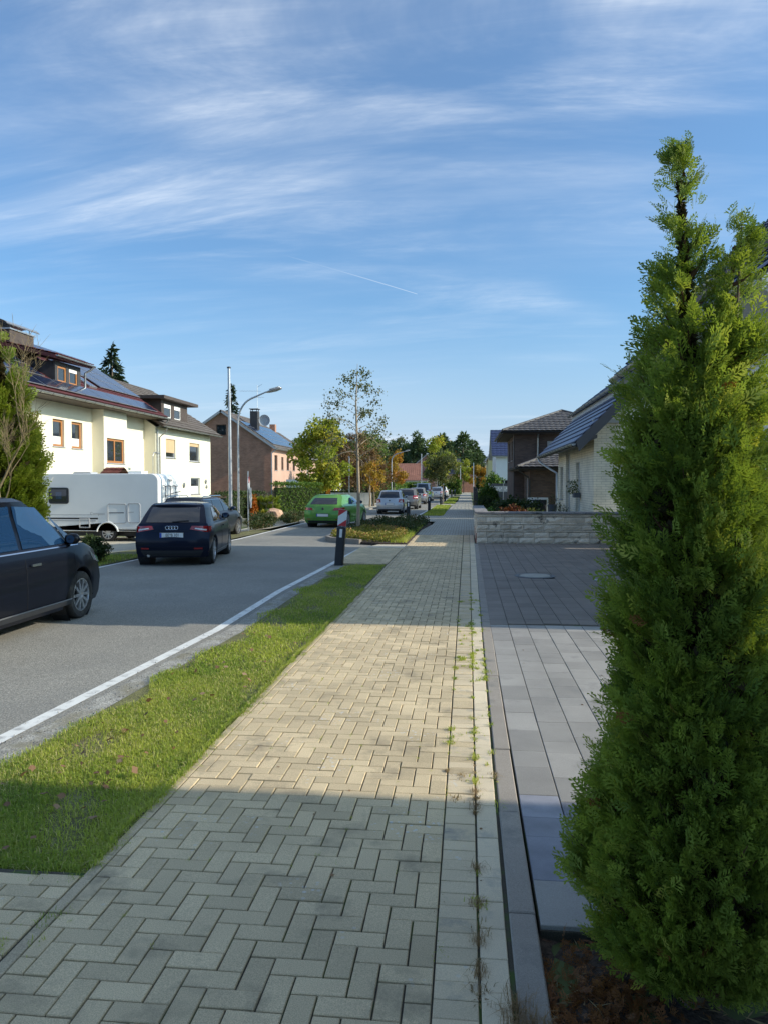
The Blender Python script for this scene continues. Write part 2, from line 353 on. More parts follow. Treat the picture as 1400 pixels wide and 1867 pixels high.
def scatter(T, TF, pos, frame, scale, tone, jitter=.0):
    """copies of template T (k,3) with faces TF at pos/frame/scale -> V, F, tone"""
    n, k = len(pos), len(T)
    V = np.einsum('nij,kj->nki', frame, T)*np.asarray(scale).reshape(-1, 1, 1)+pos[:, None, :]
    F = TF[None]+(np.arange(n)*k)[:, None, None]
    return V.reshape(-1, 3), F.reshape(-1, TF.shape[1]), np.repeat(tone, k)
def join(parts):
    V, F, Tn, o = [], [], [], 0
    for v, f, t in parts: V.append(v); F.append(f+o); Tn.append(t); o += len(v)
    return np.concatenate(V), np.concatenate(F), np.concatenate(Tn)
def rand_dirs(n, up=0.):
    d = rng.normal(size=(n, 3)); d /= np.linalg.norm(d, axis=1, keepdims=True); d[:, 2] += up
    return d/np.linalg.norm(d, axis=1, keepdims=True)
LEAF_T = np.array([(0,0,0), (.5,.45,.08), (0,1,0), (-.5,.45,.08)], float); LEAF_F = np.array([(0,1,2,3)])
def leaves(pos, size, up=-.2, m='hedge', name='crown', narrow=.7, tone=None):
    n = len(pos); fr = rot_basis(rand_dirs(n, up), rng.uniform(0, 6.28, n)); T = LEAF_T.copy(); T[:, 0] *= narrow
    V, F, t = scatter(T, LEAF_F, pos, fr, size*rng.uniform(.6, 1.3, n), rng.uniform(0, 1, n) if tone is None else tone)
    return npmesh(name, V, F, t, m)
def text(name, body, size, m, parent, loc, rot, depth=.002, align='CENTER', sx=1.):
    cu = bpy.data.curves.new(name+'_outline', 'FONT'); cu.body = body; cu.size = size; cu.extrude = depth; cu.align_x = align; cu.align_y = 'CENTER'
    tmp = bpy.data.objects.new(name, cu); link(tmp); bpy.context.view_layer.update(); me = bpy.data.meshes.new_from_object(tmp.evaluated_get(bpy.context.evaluated_depsgraph_get())); bpy.data.objects.remove(tmp); bpy.data.curves.remove(cu)
    me.materials.clear(); me.materials.append(MATS[m]); o = bpy.data.objects.new(name, me); link(o); o.parent = parent; o.location = loc; o.rotation_euler = rot; o.scale = (sx, 1, 1)
    return o

# ================================================================== the setting: ground, road, pavements
def sheet(pl, pr, z):
    """strip between two polylines given as (x, y) with equal y count"""
    m = MB(); n = len(pl)
    zf = z if callable(z) else (lambda x, y: z)
    m.add([(x, y, zf(x, y)) for x, y in pl]+[(x, y, zf(x, y)) for x, y in pr], [(i, n+i, n+i+1, i+1) for i in range(n-1)]); return m
def lin(pts, ys): return [(float(np.interp(y, [p[1] for p in pts], [p[0] for p in pts])), y) for y in ys]
def tz(x): return float(np.interp(x, [-400, -60, -11.5, -8.6, -8.4, .2, .35, 400], [-.5, -.5, -.45, -.12, -.16, -.16, -.06, -.06]))
xs = [-600, -200, -60, -40, -30, -20, -14, -11.5, -10, -8.6, -8.4, .2, .35, 3, 8, 20, 60, 200, 600]; ys = [-80, -30, 0, 10, 20, 30, 45, 60, 80, 120, 200, 400, 900]
g = MB(); g.grid([[(x, y, tz(x)-(0.004 if y > 300 else 0)) for x in xs] for y in ys]); struct('ground', g, 'field')

RR = [(-3.48,-20), (-3.42,2), (-3.35,5.2), (-3.14,9.4), (-3.2,12.9), (-3.1,17), (-3.0,22), (-2.95,30), (-2.92,38.7), (-2.61,55), (-2.33,80), (-2.0,115), (-1.6,190), (-1.4,300)]
RL = [(-8.3,-20), (-8.2,10), (-8.16,16.3), (-8.06,18), (-7.65,25.2), (-7.65,35), (-7.4,45), (-7.0,52), (-6.65,58), (-6.4,75), (-6.2,90), (-5.8,190), (-5.6,300)]
YS = [-20, -5, 2, 5.2, 9.4, 12.9, 17, 22, 25.2, 30, 35, 38.7, 45, 55, 65, 80, 100, 115, 150, 190, 300]
rr, rl = lin(RR, YS), lin(RL, YS)
ZR = -.055
struct('road', sheet([(x-.0, y) for x, y in rl], [(x+.16, y) for x, y in rr], ZR), 'asphalt')
ml = MB(); ya = [y for y in YS if y <= 22]
rl_, rr_ = lin(RL, YS), lin(RR, YS)
a = lin(RR, ya+[21.4] if 21.4 not in ya else ya); a = sorted(a, key=lambda p: p[1])
a = [p for p in a if p[1] <= 21.5]
lm = sheet([(x-.06, y) for x, y in a], [(x+.06, y) for x, y in a], ZR+.004)
b_ = [p for p in lin(RR, [38.2]+[y for y in YS if y > 38.5])]
lm2 = sheet([(x-.06, y) for x, y in b_], [(x+.06, y) for x, y in b_], ZR+.004); lm.add(lm2.v, lm2.f)
struct('road_line', lm, 'line_paint')
c_ = lin(RL, [-20, 2, 10, 14, 16.3, 18, 21, 25.2, 30, 35, 40, 45, 52])
struct('road_line_left', sheet([(x+.03, y) for x, y in c_], [(x+.14, y) for x, y in c_], ZR+.004), 'line_paint')
# low kerb on the far side of the road and the strip behind it
kl = lin(RL, [35, 45, 52, 58, 75, 90, 190])
k = MB()
for (x0, y0), (x1, y1) in zip(kl, kl[1:]): k.beam((x0-.06, y0, ZR-.02), (x1-.06, y1, ZR-.02), .12, .22)
struct('kerb_far_side', k, 'kerb')
# footway on the far side
fl = lin(RL, [30, 45, 52, 58, 75, 90, 190]); struct('footway_far_side', sheet([(x-2.6, y) for x, y in fl], [(x-.12, y) for x, y in fl], lambda x, y: .02 if x > -8.4 else tz(x)+.03), 'drive_sand')
# motorhome stand and drives on the left
dl = MB(); dl.grid([[(x, y, tz(x)+.012) for x in (-20, -16, -11.5, -10.4, -9.2)] for y in (18.5, 31)]); struct('drive_left', dl, 'drive_sand')
struct('verge_left', sheet([(-9.9, 6), (-9.9, 18.4), (-9.0, 22), (-8.5, 30)], [(-8.31, 6), (-8.2, 18.4), (-7.95, 22), (-7.72, 30)], -.06), 'turf')

# gravel shoulder and turf of the verge
vy = [-6, 0, 3.34, 5, 7, 9.4, 12, 14.5, 17.15]
gl = lin(RR, vy)
struct('gravel_shoulder', sheet([(x+.15, y) for x, y in gl], [(x+.62, y) for x, y in gl], -.045), 'gravel')
struct('verge', sheet([(x+.40, y) for x, y in gl if y >= 3.3], [(-1.746, y) for x, y in gl if y >= 3.3], -.03), 'turf')
# grit: loose stones on the shoulder
def grit():
    T = np.array([(1,0,0),(-.5,.85,0),(-.5,-.85,0),(0,0,.9),(.3,.2,-.6)], float); TF = np.array([(0,1,3),(1,2,3),(2,0,3)])
    n = 2600; y = 3+rng.uniform(0, 1, n)**1.6*13; x = np.interp(y, [p[1] for p in RR], [p[0] for p in RR])+rng.normal(.34, .13, n)
    pos = np.stack([x, y, np.full(n, -.045)], 1); fr = rot_basis(rand_dirs(n), rng.uniform(0, 6, n))
    V, F, t = scatter(T, TF, pos, fr, rng.uniform(.003, .011, n), rng.uniform(0, 1, n))
    o = obj('gravel', npmesh('gravel', V, F, t, 'stone_grit'), 'stone_grit'); tag(o, 'loose pale grit between the white road line and the grass verge', 'gravel', kind='stuff')
grit()

# ---------------- the brick-paved walk
SWL = [(-1.78,-10), (-1.75,3), (-1.74,17.5), (-1.74,30), (-1.5,34), (-1.36,45), (-1.19,62), (-.9,80), (-1.0,120), (-1.19,167), (-1.2,300)]
SWR = [(.165,-10), (.165,3), (.18,6), (.20,9), (.28,24), (.45,51), (.6,88), (.95,189), (1.2,300)]
FAR = 27.0
m, nt, N, L, b = nodes('walk_far')
geo = N.new('ShaderNodeNewGeometry'); br = N.new('ShaderNodeTexBrick'); mp = N.new('ShaderNodeMapping'); mp.inputs['Rotation'].default_value = (0, 0, R(90)); L.new(geo.outputs['Position'], mp.inputs[0]); L.new(mp.outputs[0], br.inputs['Vector'])
br.inputs['Scale'].default_value = 1; br.inputs['Brick Width'].default_value = .2; br.inputs['Row Height'].default_value = .1; br.inputs['Mortar Size'].default_value = .005
br.inputs['Color1'].default_value = (.42,.39,.32,1); br.inputs['Color2'].default_value = (.36,.34,.28,1); br.inputs['Mortar'].default_value = (.12,.11,.08,1)
L.new(mix(nt, rng_map(nt, noise(nt, .8, 4), .3, .7), mix(nt, 1., br.outputs['Color'], (.88,)*3, 'MULTIPLY'), br.outputs['Color']), b.inputs['Base Color']); b.inputs['Roughness'].default_value = .9
wy = [FAR, 30, 34, 45, 51, 62, 80, 88, 120, 167, 189, 300]
struct('far_walk', sheet(lin(SWL, wy), lin(SWR, wy), -.003), 'walk_far')
ny = [-10, 3, 6, 9, 17.5, 24, FAR]
walk = struct('walk', sheet(lin(SWL, ny), [(x+.02, y) for x, y in lin(SWR, ny)], -.011), 'joint')
# herringbone of 20 x 10 cm blocks, laid square to the walk
HX0, HX1, U, GAP = -1.685, -.112, .1, .0035
blocks = []      # (x0, x1, y0, y1, kind)
for j in range(14, 270):
    for i in range(-24, 4):
        kx = (i+j) % 4
        if kx == 0: r_ = (i, i+2, j, j+1)
        elif kx == 2: r_ = (i, i+1, j, j+2)
        else: continue
        x0, x1, y0, y1 = r_[0]*U-.012, r_[1]*U-.012, r_[2]*U, r_[3]*U
        x0, x1 = max(x0, HX0), min(x1, HX1)
        if x1-x0 > .03: blocks.append((x0+GAP, x1-GAP, y0+GAP, y1-GAP, 'block'))
for j in range(14, 270):      # border of headers, then a course of pale slabs
    y0 = j*.1+.03; dx = float(np.interp(y0, [3, 24], [0, .05]))
    blocks.append((HX1+GAP+dx*.3, .052+dx-GAP, y0+.002, y0+.1-.002, 'block_light' if j < 45 or rnd.random() < .5 else 'block'))
    if j % 2 == 0: blocks.append((.055+dx+GAP, .166+dx*1.7-GAP, y0+.05, y0+.25-.004, 'border_slab'))
edge = [(-1.742, -1.742+.052, j*.5+.004, (j+1)*.5-.004, 'edging') for j in range(3, 54)]
cross = []                      # crossing to the road in front of the verge, laid in stretcher courses
for j in range(12, 33):
    for i in range(-22, -7):
        x0 = i*.2+(.1 if j % 2 else 0)+.05; x1 = x0+.2
        x0, x1 = max(x0, -3.2), min(x1, -1.75)
        if x1-x0 > .04: cross.append((x0+GAP, x1-GAP, j*.1+GAP, (j+1)*.1-GAP, 'block'))
allb = blocks+edge+cross
def camdist(q):
    x, y = (q[0]+q[1])/2, (q[2]+q[3])/2
    px = x*.9943+y*.1065; d = y*.9943-x*.1065            # in front of the lens and inside its field
    if d < 1.9 or abs(px)/d > .56 or d/1.8 < 1.42: return 99
    return d
allb.sort(key=camdist)
def block_mesh(w, l, lift):
    key = (round(w, 3), round(l, 3))
    if key not in BM: mm = MB(); mm.cbox(-w/2, w/2, -l/2, l/2, -.03, 0, .0032); BM[key] = mm
    return BM[key]
BM = {}; BME = {}; near = 0; rest = {'block': MB(), 'block_light': MB(), 'edging': MB(), 'border_slab': MB()}
for q in allb:
    x0, x1, y0, y1, mt = q; w, l = x1-x0, y1-y0; cx, cy = (x0+x1)/2, (y0+y1)/2; lift = rnd.gauss(0, .0018)+(rnd.uniform(-.004, .005) if mt == 'edging' else 0)
    bm_ = block_mesh(w, l, lift)
    if near < 300 and camdist(q) < 90:
        key = (round(w, 3), round(l, 3), mt)
        if key not in BME: BME[key] = mesh_of('paving_block', bm_); BME[key].materials.append(MATS[mt])
        o = bpy.data.objects.new('edging_stone' if mt == 'edging' else 'paving_block', BME[key]); link(o); o.parent = walk
        o.location = (cx, cy, lift); o.rotation_euler = (rnd.gauss(0, .004), rnd.gauss(0, .006), rnd.gauss(0, .003)); near += 1
    else:
        ax, ay = rnd.gauss(0, .004), rnd.gauss(0, .006)
        rest[mt].add([(p[0]+cx, p[1]+cy, p[2]+lift+ax*p[1]+ay*p[0]) for p in bm_.v], bm_.f)
# blocks beyond the nearest three hundred vary in tone by position
def tonemat(src, name, cell):
    m = MATS[src].copy(); m.name = name; nt = m.node_tree; MATS[name] = m
    for n in list(nt.nodes):
        if n.type == 'OBJECT_INFO':
            w = nt.nodes.new('ShaderNodeTexWhiteNoise'); w.noise_dimensions = '3D'; g = nt.nodes.new('ShaderNodeNewGeometry')
            for l in list(n.outputs['Random'].links): nt.links.new(g.outputs['Random Per Island'], l.to_socket)
tonemat('block', 'block_rest', .1); tonemat('block_light', 'block_light_rest', .1); tonemat('border_slab', 'border_slab_rest', .1); tonemat('slab_dark', 'slab_dark_rest', .2)
for kname, nm in (('block', 'paving_blocks'), ('block_light', 'border_blocks'), ('border_slab', 'border_slabs'), ('edging', 'edging_stones')):
    o = obj(nm, rest[kname], {'block': 'block_rest', 'block_light': 'block_light_rest', 'edging': 'edging', 'border_slab': 'border_slab_rest'}[kname], walk); o['kind'] = 'stuff'
struct('crossing_bed', MB().box(-3.2, -1.752, 1.0, 3.34, -.06, -.011), 'joint')
# dark kerb on the right of the walk
kb = struct('kerb_right', MB().box(.20, .285, -6, 23.4, -.2, -.012), 'joint')
yy = 1.2
while yy < 23.2:
    ln = 1.0; dx = float(np.interp(yy, [3, 24], [0, .055])); o = obj('kerb_stone', MB().cbox(.183+dx, .292+dx, yy+.003, yy+ln-.003, -.15, .004+rnd.gauss(0, .0015), .006), 'kerb', kb); yy += ln
# crossing and sand between verge and planted bed, and further strips along the kerb
def stretcher(name, poly, mt, y0, y1, xl, xr, skip=False):
    base = struct(name, MB().quad((xl, y0, -.03), (xr, y0, -.03), (xr, y1, -.03), (xl, y1, -.03)), 'joint'); mm = MB(); j = 0; y = y0
    while y < y1-.05:
        x = xl-(.0 if j % 2 else .1); r0 = 0
        while x < xr-.02:
            a0, a1 = max(x, xl), min(x+.2, xr)
            if a1-a0 > .03: mm.cbox(a0+GAP, a1-GAP, y+GAP, min(y+.1, y1)-GAP, -.05, -.004+rnd.gauss(0, .001), .005)
            x += .2
        y += .1; j += 1
    o = obj('paving_blocks', mm, 'block_rest', base); o['kind'] = 'stuff'
stretcher('crossing', None, 'block', 17.2, 21.6, -2.98, -1.765)
struct('sand_strip', MB().quad((-2.95, 21.62, -.02), (-1.765, 21.62, -.02), (-1.765, 22.9, -.02), (-2.6, 22.9, -.02)), 'drive_sand')
struct('crossing_further', MB().quad((-2.85, 36.9, -.015), (-1.45, 36.9, -.015), (-1.38, 43.5, -.015), (-2.75, 43.5, -.015)), 'walk_far')
struct('crossing_furthest', MB().quad((-2.45, 64.5, -.012), (-1.19, 64.5, -.012), (-1.1, 69, -.012), (-2.4, 69, -.012)), 'drive_sand')
struct('verge_far', MB().quad((-2.66, 43.5, -.012), (-1.40, 43.5, -.012), (-1.22, 64.5, -.012), (-2.44, 64.5, -.012)).quad((-2.4, 69, -.012), (-1.12, 69, -.012), (-.92, 100, -.012), (-2.05, 100, -.012)).quad((-2.0, 106, -.012), (-.98, 106, -.012), (-1.1, 150, -.012), (-1.75, 150, -.012)), 'turf')

# ---------------- drives on the right: pale slabs, then anthracite ones
COL = .2285
def slab_drive(name, x0, ncol, yend, mt, zb, ys, pitch, light=True):
    base = struct(name, MB().box(x0, x0+ncol*COL, ys-.01, yend, -.16, -.018), 'joint'); items = []
    for c in range(ncol):
        y = ys+(.12 if c % 2 else 0)+rnd.uniform(0, .1) if c else ys
        y = y if c == 0 else ys+.05+rnd.uniform(-.05, .1)
        while y < yend-.02:
            ln = rnd.choice(pitch); y2 = min(y+ln, yend)
            if yend-y2 < .07: y2 = yend
            items.append((x0+c*COL+.003, x0+(c+1)*COL-.003, y+.0012, y2-.0012)); y = y2
    return base, items
pale, items = slab_drive('pale_drive', .305, 13, 9.86, 'slab', 0, 3.12, (.23, .30, .36, .44))
for x0, x1, y0, y1 in items:
    near_end = y0 < 4.2
    mt = 'slab_blue' if near_end and rnd.random() < .75 else 'slab'
    o = obj('paving_slab', MB().cbox(x0, x1, y0, y1, -.09, rnd.gauss(0, .0012), .003), mt, pale)
dark, items = slab_drive('dark_drive', .305, 20, 23.45, 'slab_dark', 0, 9.88, (.34,))
items.sort(key=lambda q: q[2]+.3*q[0]); mm = MB()
for i, (x0, x1, y0, y1) in enumerate(items):
    if (x0-1.33)**2+((y0+y1)/2-15.17)**2 < .30**2: continue
    if i < 300: obj('paving_slab', MB().cbox(x0, x1, y0, y1, -.09, rnd.gauss(0, .001), .0035), 'slab_dark', dark)
    else: mm.cbox(x0, x1, y0, y1, -.09, rnd.gauss(0, .001), .0035)
o = obj('paving_slabs', mm, 'slab_dark_rest', dark); o['kind'] = 'stuff'
t = thing('manhole_cover', 'round pale concrete manhole cover set in the dark drive', 'manhole cover', (1.33, 15.17, -.01))
obj('lid', MB().lathe([(.30, -.04), (.30, .010), (.285, .014), (0.001, .014)], (1.33, 15.17, 0), n=32), 'manhole_concrete', t)
obj('ring', MB().lathe([(.40, -.04), (.40, .006), (.315, .008), (.312, -.04)], (1.33, 15.17, 0), n=32), 'dark_metal', t)
one('drain_cap', MB().lathe([(.075, 0), (.075, .012), (.06, .02), (.001, .02)], (2.42, 14.6, 0), n=16), 'zinc', 'small round metal cap on the dark drive near the hedge tree', 'drain cap')
# planting bed under the hedge trees
bed = MB(); nx, nyy = 24, 24
bed.grid([[(.292+i*(2.6/nx), .4+j*(2.72/nyy), -.05+.035*math.sin(i*1.7+j*.6)*math.cos(j*1.3-i*.4)-.02*(i == 0)) for i in range(nx+1)] for j in range(nyy+1)])
struct('planting_bed', bed, 'soil', 60)
struct('front_garden', MB().quad((.6, 23.9, -.04), (9, 23.9, -.04), (9, 60, -.04), (.75, 60, -.04)), 'turf')

# ---------------- planted island in the road
IS = [(-4.5,24.7), (-4.2,24.0), (-3.2,23.2), (-2.6,22.85), (-1.78,22.9), (-1.76,30), (-1.55,34.2), (-2.0,36.4), (-2.9,37.2), (-3.8,36.6), (-4.5,34), (-4.65,29)]
struct('island_bed', MB().prism(IS, -.1, .02), 'soil')
isl = MB(); ring = IS[7:]+IS[:3]
for (x0, y0), (x1, y1) in zip(ring, ring[1:]): isl.beam((x0, y0, .0), (x1, y1, .0), .12, .20)
struct('island_kerb', isl, 'kerb')

# ================================================================== vegetation
def branchy(mb, p, d, r, ln, depth, tips, spread=.6, up=.15, shrink=.72, kids=(2, 3), seg=3, n=5, droop=0.):
    """limb that curves, tapers and forks; tips collects (point, direction, level)"""
    path, rad = [Vector(p)], [r]; d = Vector(d).normalized()
    for i in range(seg):
        d = (d+Vector((rnd.gauss(0, .10), rnd.gauss(0, .10), rnd.gauss(0, .07)+up*.25-droop*.3))).normalized()
        path.append(path[-1]+d*ln/seg); rad.append(r*(1-.42*(i+1)/seg))
        if depth <= 2: tips.append((path[-1].copy(), d.copy(), depth))
    mb.tube(path, rad, n if depth > 1 else 3, cap=False)
    if depth == 0: return
    for k in range(rnd.randint(*kids)):
        q = Vector((rnd.gauss(0, 1), rnd.gauss(0, 1), rnd.gauss(0, .6))).normalized()
        nd = (d*(1-spread)+q*spread+Vector((0, 0, up))).normalized()
        f = 1. if k == 0 else rnd.uniform(.55, .95); i = f*seg; a = path[min(int(i), seg-1)].lerp(path[min(int(i)+1, seg)], i-int(i)) if f < 1 else path[-1]
        branchy(mb, a, nd, rad[-1]*(.85 if k == 0 else .65), ln*shrink*rnd.uniform(.75, 1.15), depth-1, tips, spread, up, shrink, kids, seg, n, droop)

# ---------------- thuja: fans of scale leaves on up-swept branches
def spray_template(seed):
    r = random.Random(seed); V, F = [], []
    def leaf(a, b, w):
        a, b = Vector(a), Vector(b); d = b-a; s = Vector((d.y, -d.x, 0)).normalized()*w; n = len(V)
        mid = a+d*.55
        V.extend([a-s*.5, mid-s, b, mid+s]); F.append((n, n+1, n+2, n+3))
    leaf((0,0,0), (.02*r.uniform(-1,1), .55, .02), .030); leaf((0,.45,.02), (r.uniform(-.06,.06), 1., -.05), .028)
    for i in range(9):
        t = .12+i*.095; sgn = 1 if i % 2 else -1; ln = (.50-.36*t)*r.uniform(.8, 1.2); an = r.uniform(.62, .95)
        a = Vector((0, t, .02)); b = a+Vector((sgn*math.sin(an), math.cos(an), r.uniform(-.22, .12)))*ln
        leaf(a, b, .040)
        for q, f in ((.50, .52),):
            c = a.lerp(b, q); s2 = sgn if r.random() < .5 else -sgn
            leaf(c, c+Vector((sgn*math.sin(an-.55*s2*sgn), math.cos(an-.55*s2*sgn), r.uniform(-.1, .1)))*ln*f, .038)
    return np.array([tuple(v) for v in V]), np.array(F)
SPRAYS = [spray_template(i) for i in range(5)]
def interp(z, P): return np.interp(z, [p[0] for p in P], [p[1] for p in P])
def thuja_mesh(name, prof, lead2, nb, per, size, seed, m='thuja', inner=.35, lean=0.):
    """prof: (height, radius); branches climb out of the stem to the skin and carry fans. returns mesh, dead-fan mesh, list of branch curves"""
    global rng
    rng = np.random.default_rng(seed); H = prof[-1][0]
    P, D, T, RL_ = [], [], [], []; br = []; dead = []
    zt = np.linspace(prof[0][0], H, 200); wgt = np.maximum(interp(zt, prof), .085*prof_max(prof)/.36); cdf = np.cumsum(wgt/ wgt.sum())
    bz = ba = bl = bt = 0.
    for i in range(nb):
        if i % 5 == 0:      # a bough: five branches that stay together
            k_ = i//5; bz = float(np.interp(((k_*.7548777)+rng.uniform(0, .03)) % 1, cdf, zt)); ba = (k_*.5698403*2*math.pi)+rng.normal(0, .12); bl = rng.uniform(.91, 1.10)*(1+.10*math.sin(3*ba+bz*5+seed)); bt = rng.normal(.45, .17)
        z = min(H, max(prof[0][0], bz+rng.normal(0, .062*H/3))); az = ba+rng.normal(0, .24)
        if bz > .62*H: z = min(H, bz+rng.normal(0, .11*H/3)); az = rng.uniform(0, 6.283)      # the thin leader is clad evenly
        lump = bl*rng.uniform(.90, 1.05)
        cx = cy = 0.
        if lead2 and z > lead2[2] and rng.uniform() < lead2[5]*interp(z, [(lead2[2], 1.), (lead2[3], 1.), (H, 0)]):
            if z > lead2[3]: continue
            k = min(1, (z-lead2[2])/.3); cx, cy = lead2[0]*k, lead2[1]*k; r = lead2[4]*interp(z, [(lead2[2], 1.4), (lead2[2]+.25, 1.0), (lead2[3], .15)])*lump
        else: r = float(interp(z, prof))*lump
        if cx == 0: cx = lean*(z/H)**2.5
        rise = r*rng.uniform(.55, 1.15); end = np.array([cx+r*math.cos(az), cy+r*math.sin(az), z]); base = np.array([cx*.8, cy*.8, max(z-rise, .03)])
        mid = base*.45+end*.55+np.array([0, 0, -.12*r]); br.append((base, mid, end))
        n = max(9, int(per*(.55+.9*r/prof_max(prof)))); tone = bt
        for kk in range(n):
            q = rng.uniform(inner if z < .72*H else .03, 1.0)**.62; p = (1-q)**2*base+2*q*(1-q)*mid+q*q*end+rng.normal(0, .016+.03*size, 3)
            d = 2*(1-q)*(mid-base)+2*q*(end-mid); d = d/(np.linalg.norm(d)+1e-6)+np.array([math.cos(az)*.35, math.sin(az)*.35, .25])+rng.normal(0, .42, 3)
            P.append(p); D.append(d); T.append(min(1, max(0, tone+rng.normal(0, .13)+.10*(q-.6)))); RL_.append(rng.uniform(0, 6.28) if rng.uniform() < .4 else az+rng.normal(0, .5))
    P, D, T, RL_ = np.array(P), np.array(D), np.array(T), np.array(RL_)
    P[:, 2] = np.maximum(P[:, 2], .02); n = len(P); which = rng.integers(0, len(SPRAYS), n); fr = rot_basis(D, RL_); sc = size*rng.uniform(.7, 1.35, n)*np.interp(P[:, 2]/H, [0, .78, .88, 1], [1, 1, .78, .62])
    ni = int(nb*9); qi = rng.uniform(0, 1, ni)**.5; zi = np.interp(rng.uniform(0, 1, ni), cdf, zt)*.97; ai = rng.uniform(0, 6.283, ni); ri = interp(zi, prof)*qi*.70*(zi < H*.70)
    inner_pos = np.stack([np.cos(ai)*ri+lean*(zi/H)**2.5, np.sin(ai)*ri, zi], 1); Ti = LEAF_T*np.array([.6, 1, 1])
    IN = npmesh('inner_shade_leaves', *scatter(Ti, LEAF_F, inner_pos, rot_basis(rand_dirs(ni, .6), rng.uniform(0, 6, ni)), size*rng.uniform(.5, .9, ni)*np.interp(zi/H, [0, .75, 1], [1, .8, .3]), rng.uniform(0, 1, ni)), 'thuja_inner_shade')
    parts = []
    parts += [scatter(*SPRAYS[w], P[which == w], fr[which == w], sc[which == w], T[which == w]) for w in range(len(SPRAYS))]
    return npmesh(name, *join(parts), m), br, (P, D, IN)
def prof_max(p): return max(q[1] for q in p)
def make_thuja(label, loc, prof, lead2, nb, per, size, seed, m='thuja', dead=26, rotz=0, cat='thuja', lean=0.):
    t = thing('thuja', label, cat, loc, rotz)
    me, br, (P, D, IN) = thuja_mesh('crown', prof, lead2, nb, per, size, seed, m, lean=lean); obj('inner_shade_leaves', IN, 'thuja_inner_shade', obj('crown', me, m, t, local=True), local=True)['kind'] = 'stuff'
    H = prof[-1][0]; tr = MB(); tr.tube([(0, 0, -.05), (.01, 0, H*.4), (-.01+lean*.55, .01, H*.8), (lean*.9, 0, H*.96)], [.045*H/3, .034*H/3, .006*H/3, .002], 8)
    if lead2: tr.tube([(0, 0, lead2[2]*.6), (lead2[0]*.8, lead2[1]*.8, lead2[2]+.1), (lead2[0], lead2[1], lead2[3])], [.02, .008, .002], 6)
    tk = obj('trunk', tr, 'bark', t, 60, local=True); lm = MB()
    for b0, b1, b2 in br[::2]: lm.tube([b0, b1, b2], [.008*H/3, .005*H/3, .0015*H/3], 4, cap=False)
    obj('limbs', lm, 'twig_brown', tk, local=True)['kind'] = 'stuff'
    if dead:
        rr_ = np.random.default_rng(seed+5); out = P[:, :2]; idx = rr_.choice(len(P), dead, replace=False); fr = rot_basis(D[idx]+np.array([0, 0, -.6]), rr_.uniform(0, 6, dead))
        V, F, tn = scatter(*SPRAYS[1], P[idx]*np.array([1.06, 1.06, 1]), fr, size*1.0*np.ones(dead), rr_.uniform(0, 1, dead)); obj('dead_sprays', npmesh('dead_sprays', V, F, tn, 'thuja_dead'), 'thuja_dead', t, local=True)
    return t
PROF = [(.06,.07), (.13,.16), (.24,.285), (.46,.36), (.76,.318), (1.06,.262), (1.28,.238), (1.56,.225), (1.86,.212), (2.16,.20), (2.35,.145), (2.50,.095), (2.62,.058), (2.74,.036), (2.86,.030), (2.95,.012)]
make_thuja('tall green thuja with two leading tips, filling the lower bed beside the walk', (.80, 2.76, -.03), PROF, (.12, -.02, 1.95, 2.70, .10, .42), 1200, 20, .074, 3, dead=46, lean=-.085)
make_thuja('second thuja of the row, cut by the frame behind the two-tipped one', (1.56, 3.62, -.03), [(h*.93, r) for h, r in PROF], None, 380, 14, .10, 8, dead=10, rotz=1.2)

# ---------------- grass
def grass_patch(n, sample, zf, lmin, lmax, width, lean=.5):
    xy = sample(n); n = len(xy); ln = rng.uniform(lmin, lmax, n); az = rng.uniform(0, 6.283, n); w = width*rng.uniform(.7, 1.3, n); le = np.abs(rng.normal(0, lean, n))
    d = np.stack([np.cos(az), np.sin(az), np.zeros(n)], 1); s = np.stack([-np.sin(az), np.cos(az), np.zeros(n)], 1); b = np.column_stack([xy, zf(xy)])
    upv = np.array([0, 0, 1.]); m1 = b+d*(ln*.30*le)[:, None]+upv*(ln*.55)[:, None]; tp = b+d*(ln*le)[:, None]+upv*(ln*np.clip(1-.45*le, .15, 1))[:, None]
    V = np.stack([b-s*w[:, None], b+s*w[:, None], m1-s*w[:, None]*.8, m1+s*w[:, None]*.8, tp], 1).reshape(-1, 3); o = (np.arange(n)*5)[:, None, None]
    F = (np.array([(0,1,3), (0,3,2), (2,3,4)])[None]+o).reshape(-1, 3)
    base = .5+.30*np.sin(xy[:, 0]*3.1+xy[:, 1]*1.7)+.25*np.sin(xy[:, 1]*4.3-xy[:, 0]*2)+.2*np.sin(xy[:, 0]*11+xy[:, 1]*8)
    tone = np.clip(base*.6+rng.normal(.12, .2, n), 0, .74); dry = rng.uniform(0, 1, n) < .10+.16*(np.sin(xy[:, 0]*2.3-xy[:, 1]*1.1+1) > .2); tone[dry] = rng.uniform(.85, 1, dry.sum())
    return V, F, np.repeat(tone, 5)
rng = np.random.default_rng(3)
def verge_sample(y0, y1, bias):
    def f(n):
        y = y0+rng.uniform(0, 1, n)**bias*(y1-y0); lo = np.interp(y, [p[1] for p in RR], [p[0] for p in RR])+.40
        lo = lo+.10*np.sin(y*2.3)+.06*np.sin(y*5.1+1)
        x = lo+rng.uniform(0, 1, n)*(-1.80-lo)
        bare = np.sin(x*4.2+1.3*np.sin(y*1.9))*np.sin(y*2.6+.8)+.5*np.sin(x*9+y*3.7)
        keep = (rng.uniform(0, 1, n) > np.clip((bare-.45)*1.2, 0, .80)) & (rng.uniform(0, 1, n) < np.clip((x-lo)/.18+.15, 0, 1))
        return np.stack([x, y], 1)[keep]
    return f
zc = lambda z: (lambda xy: np.full(len(xy), z))
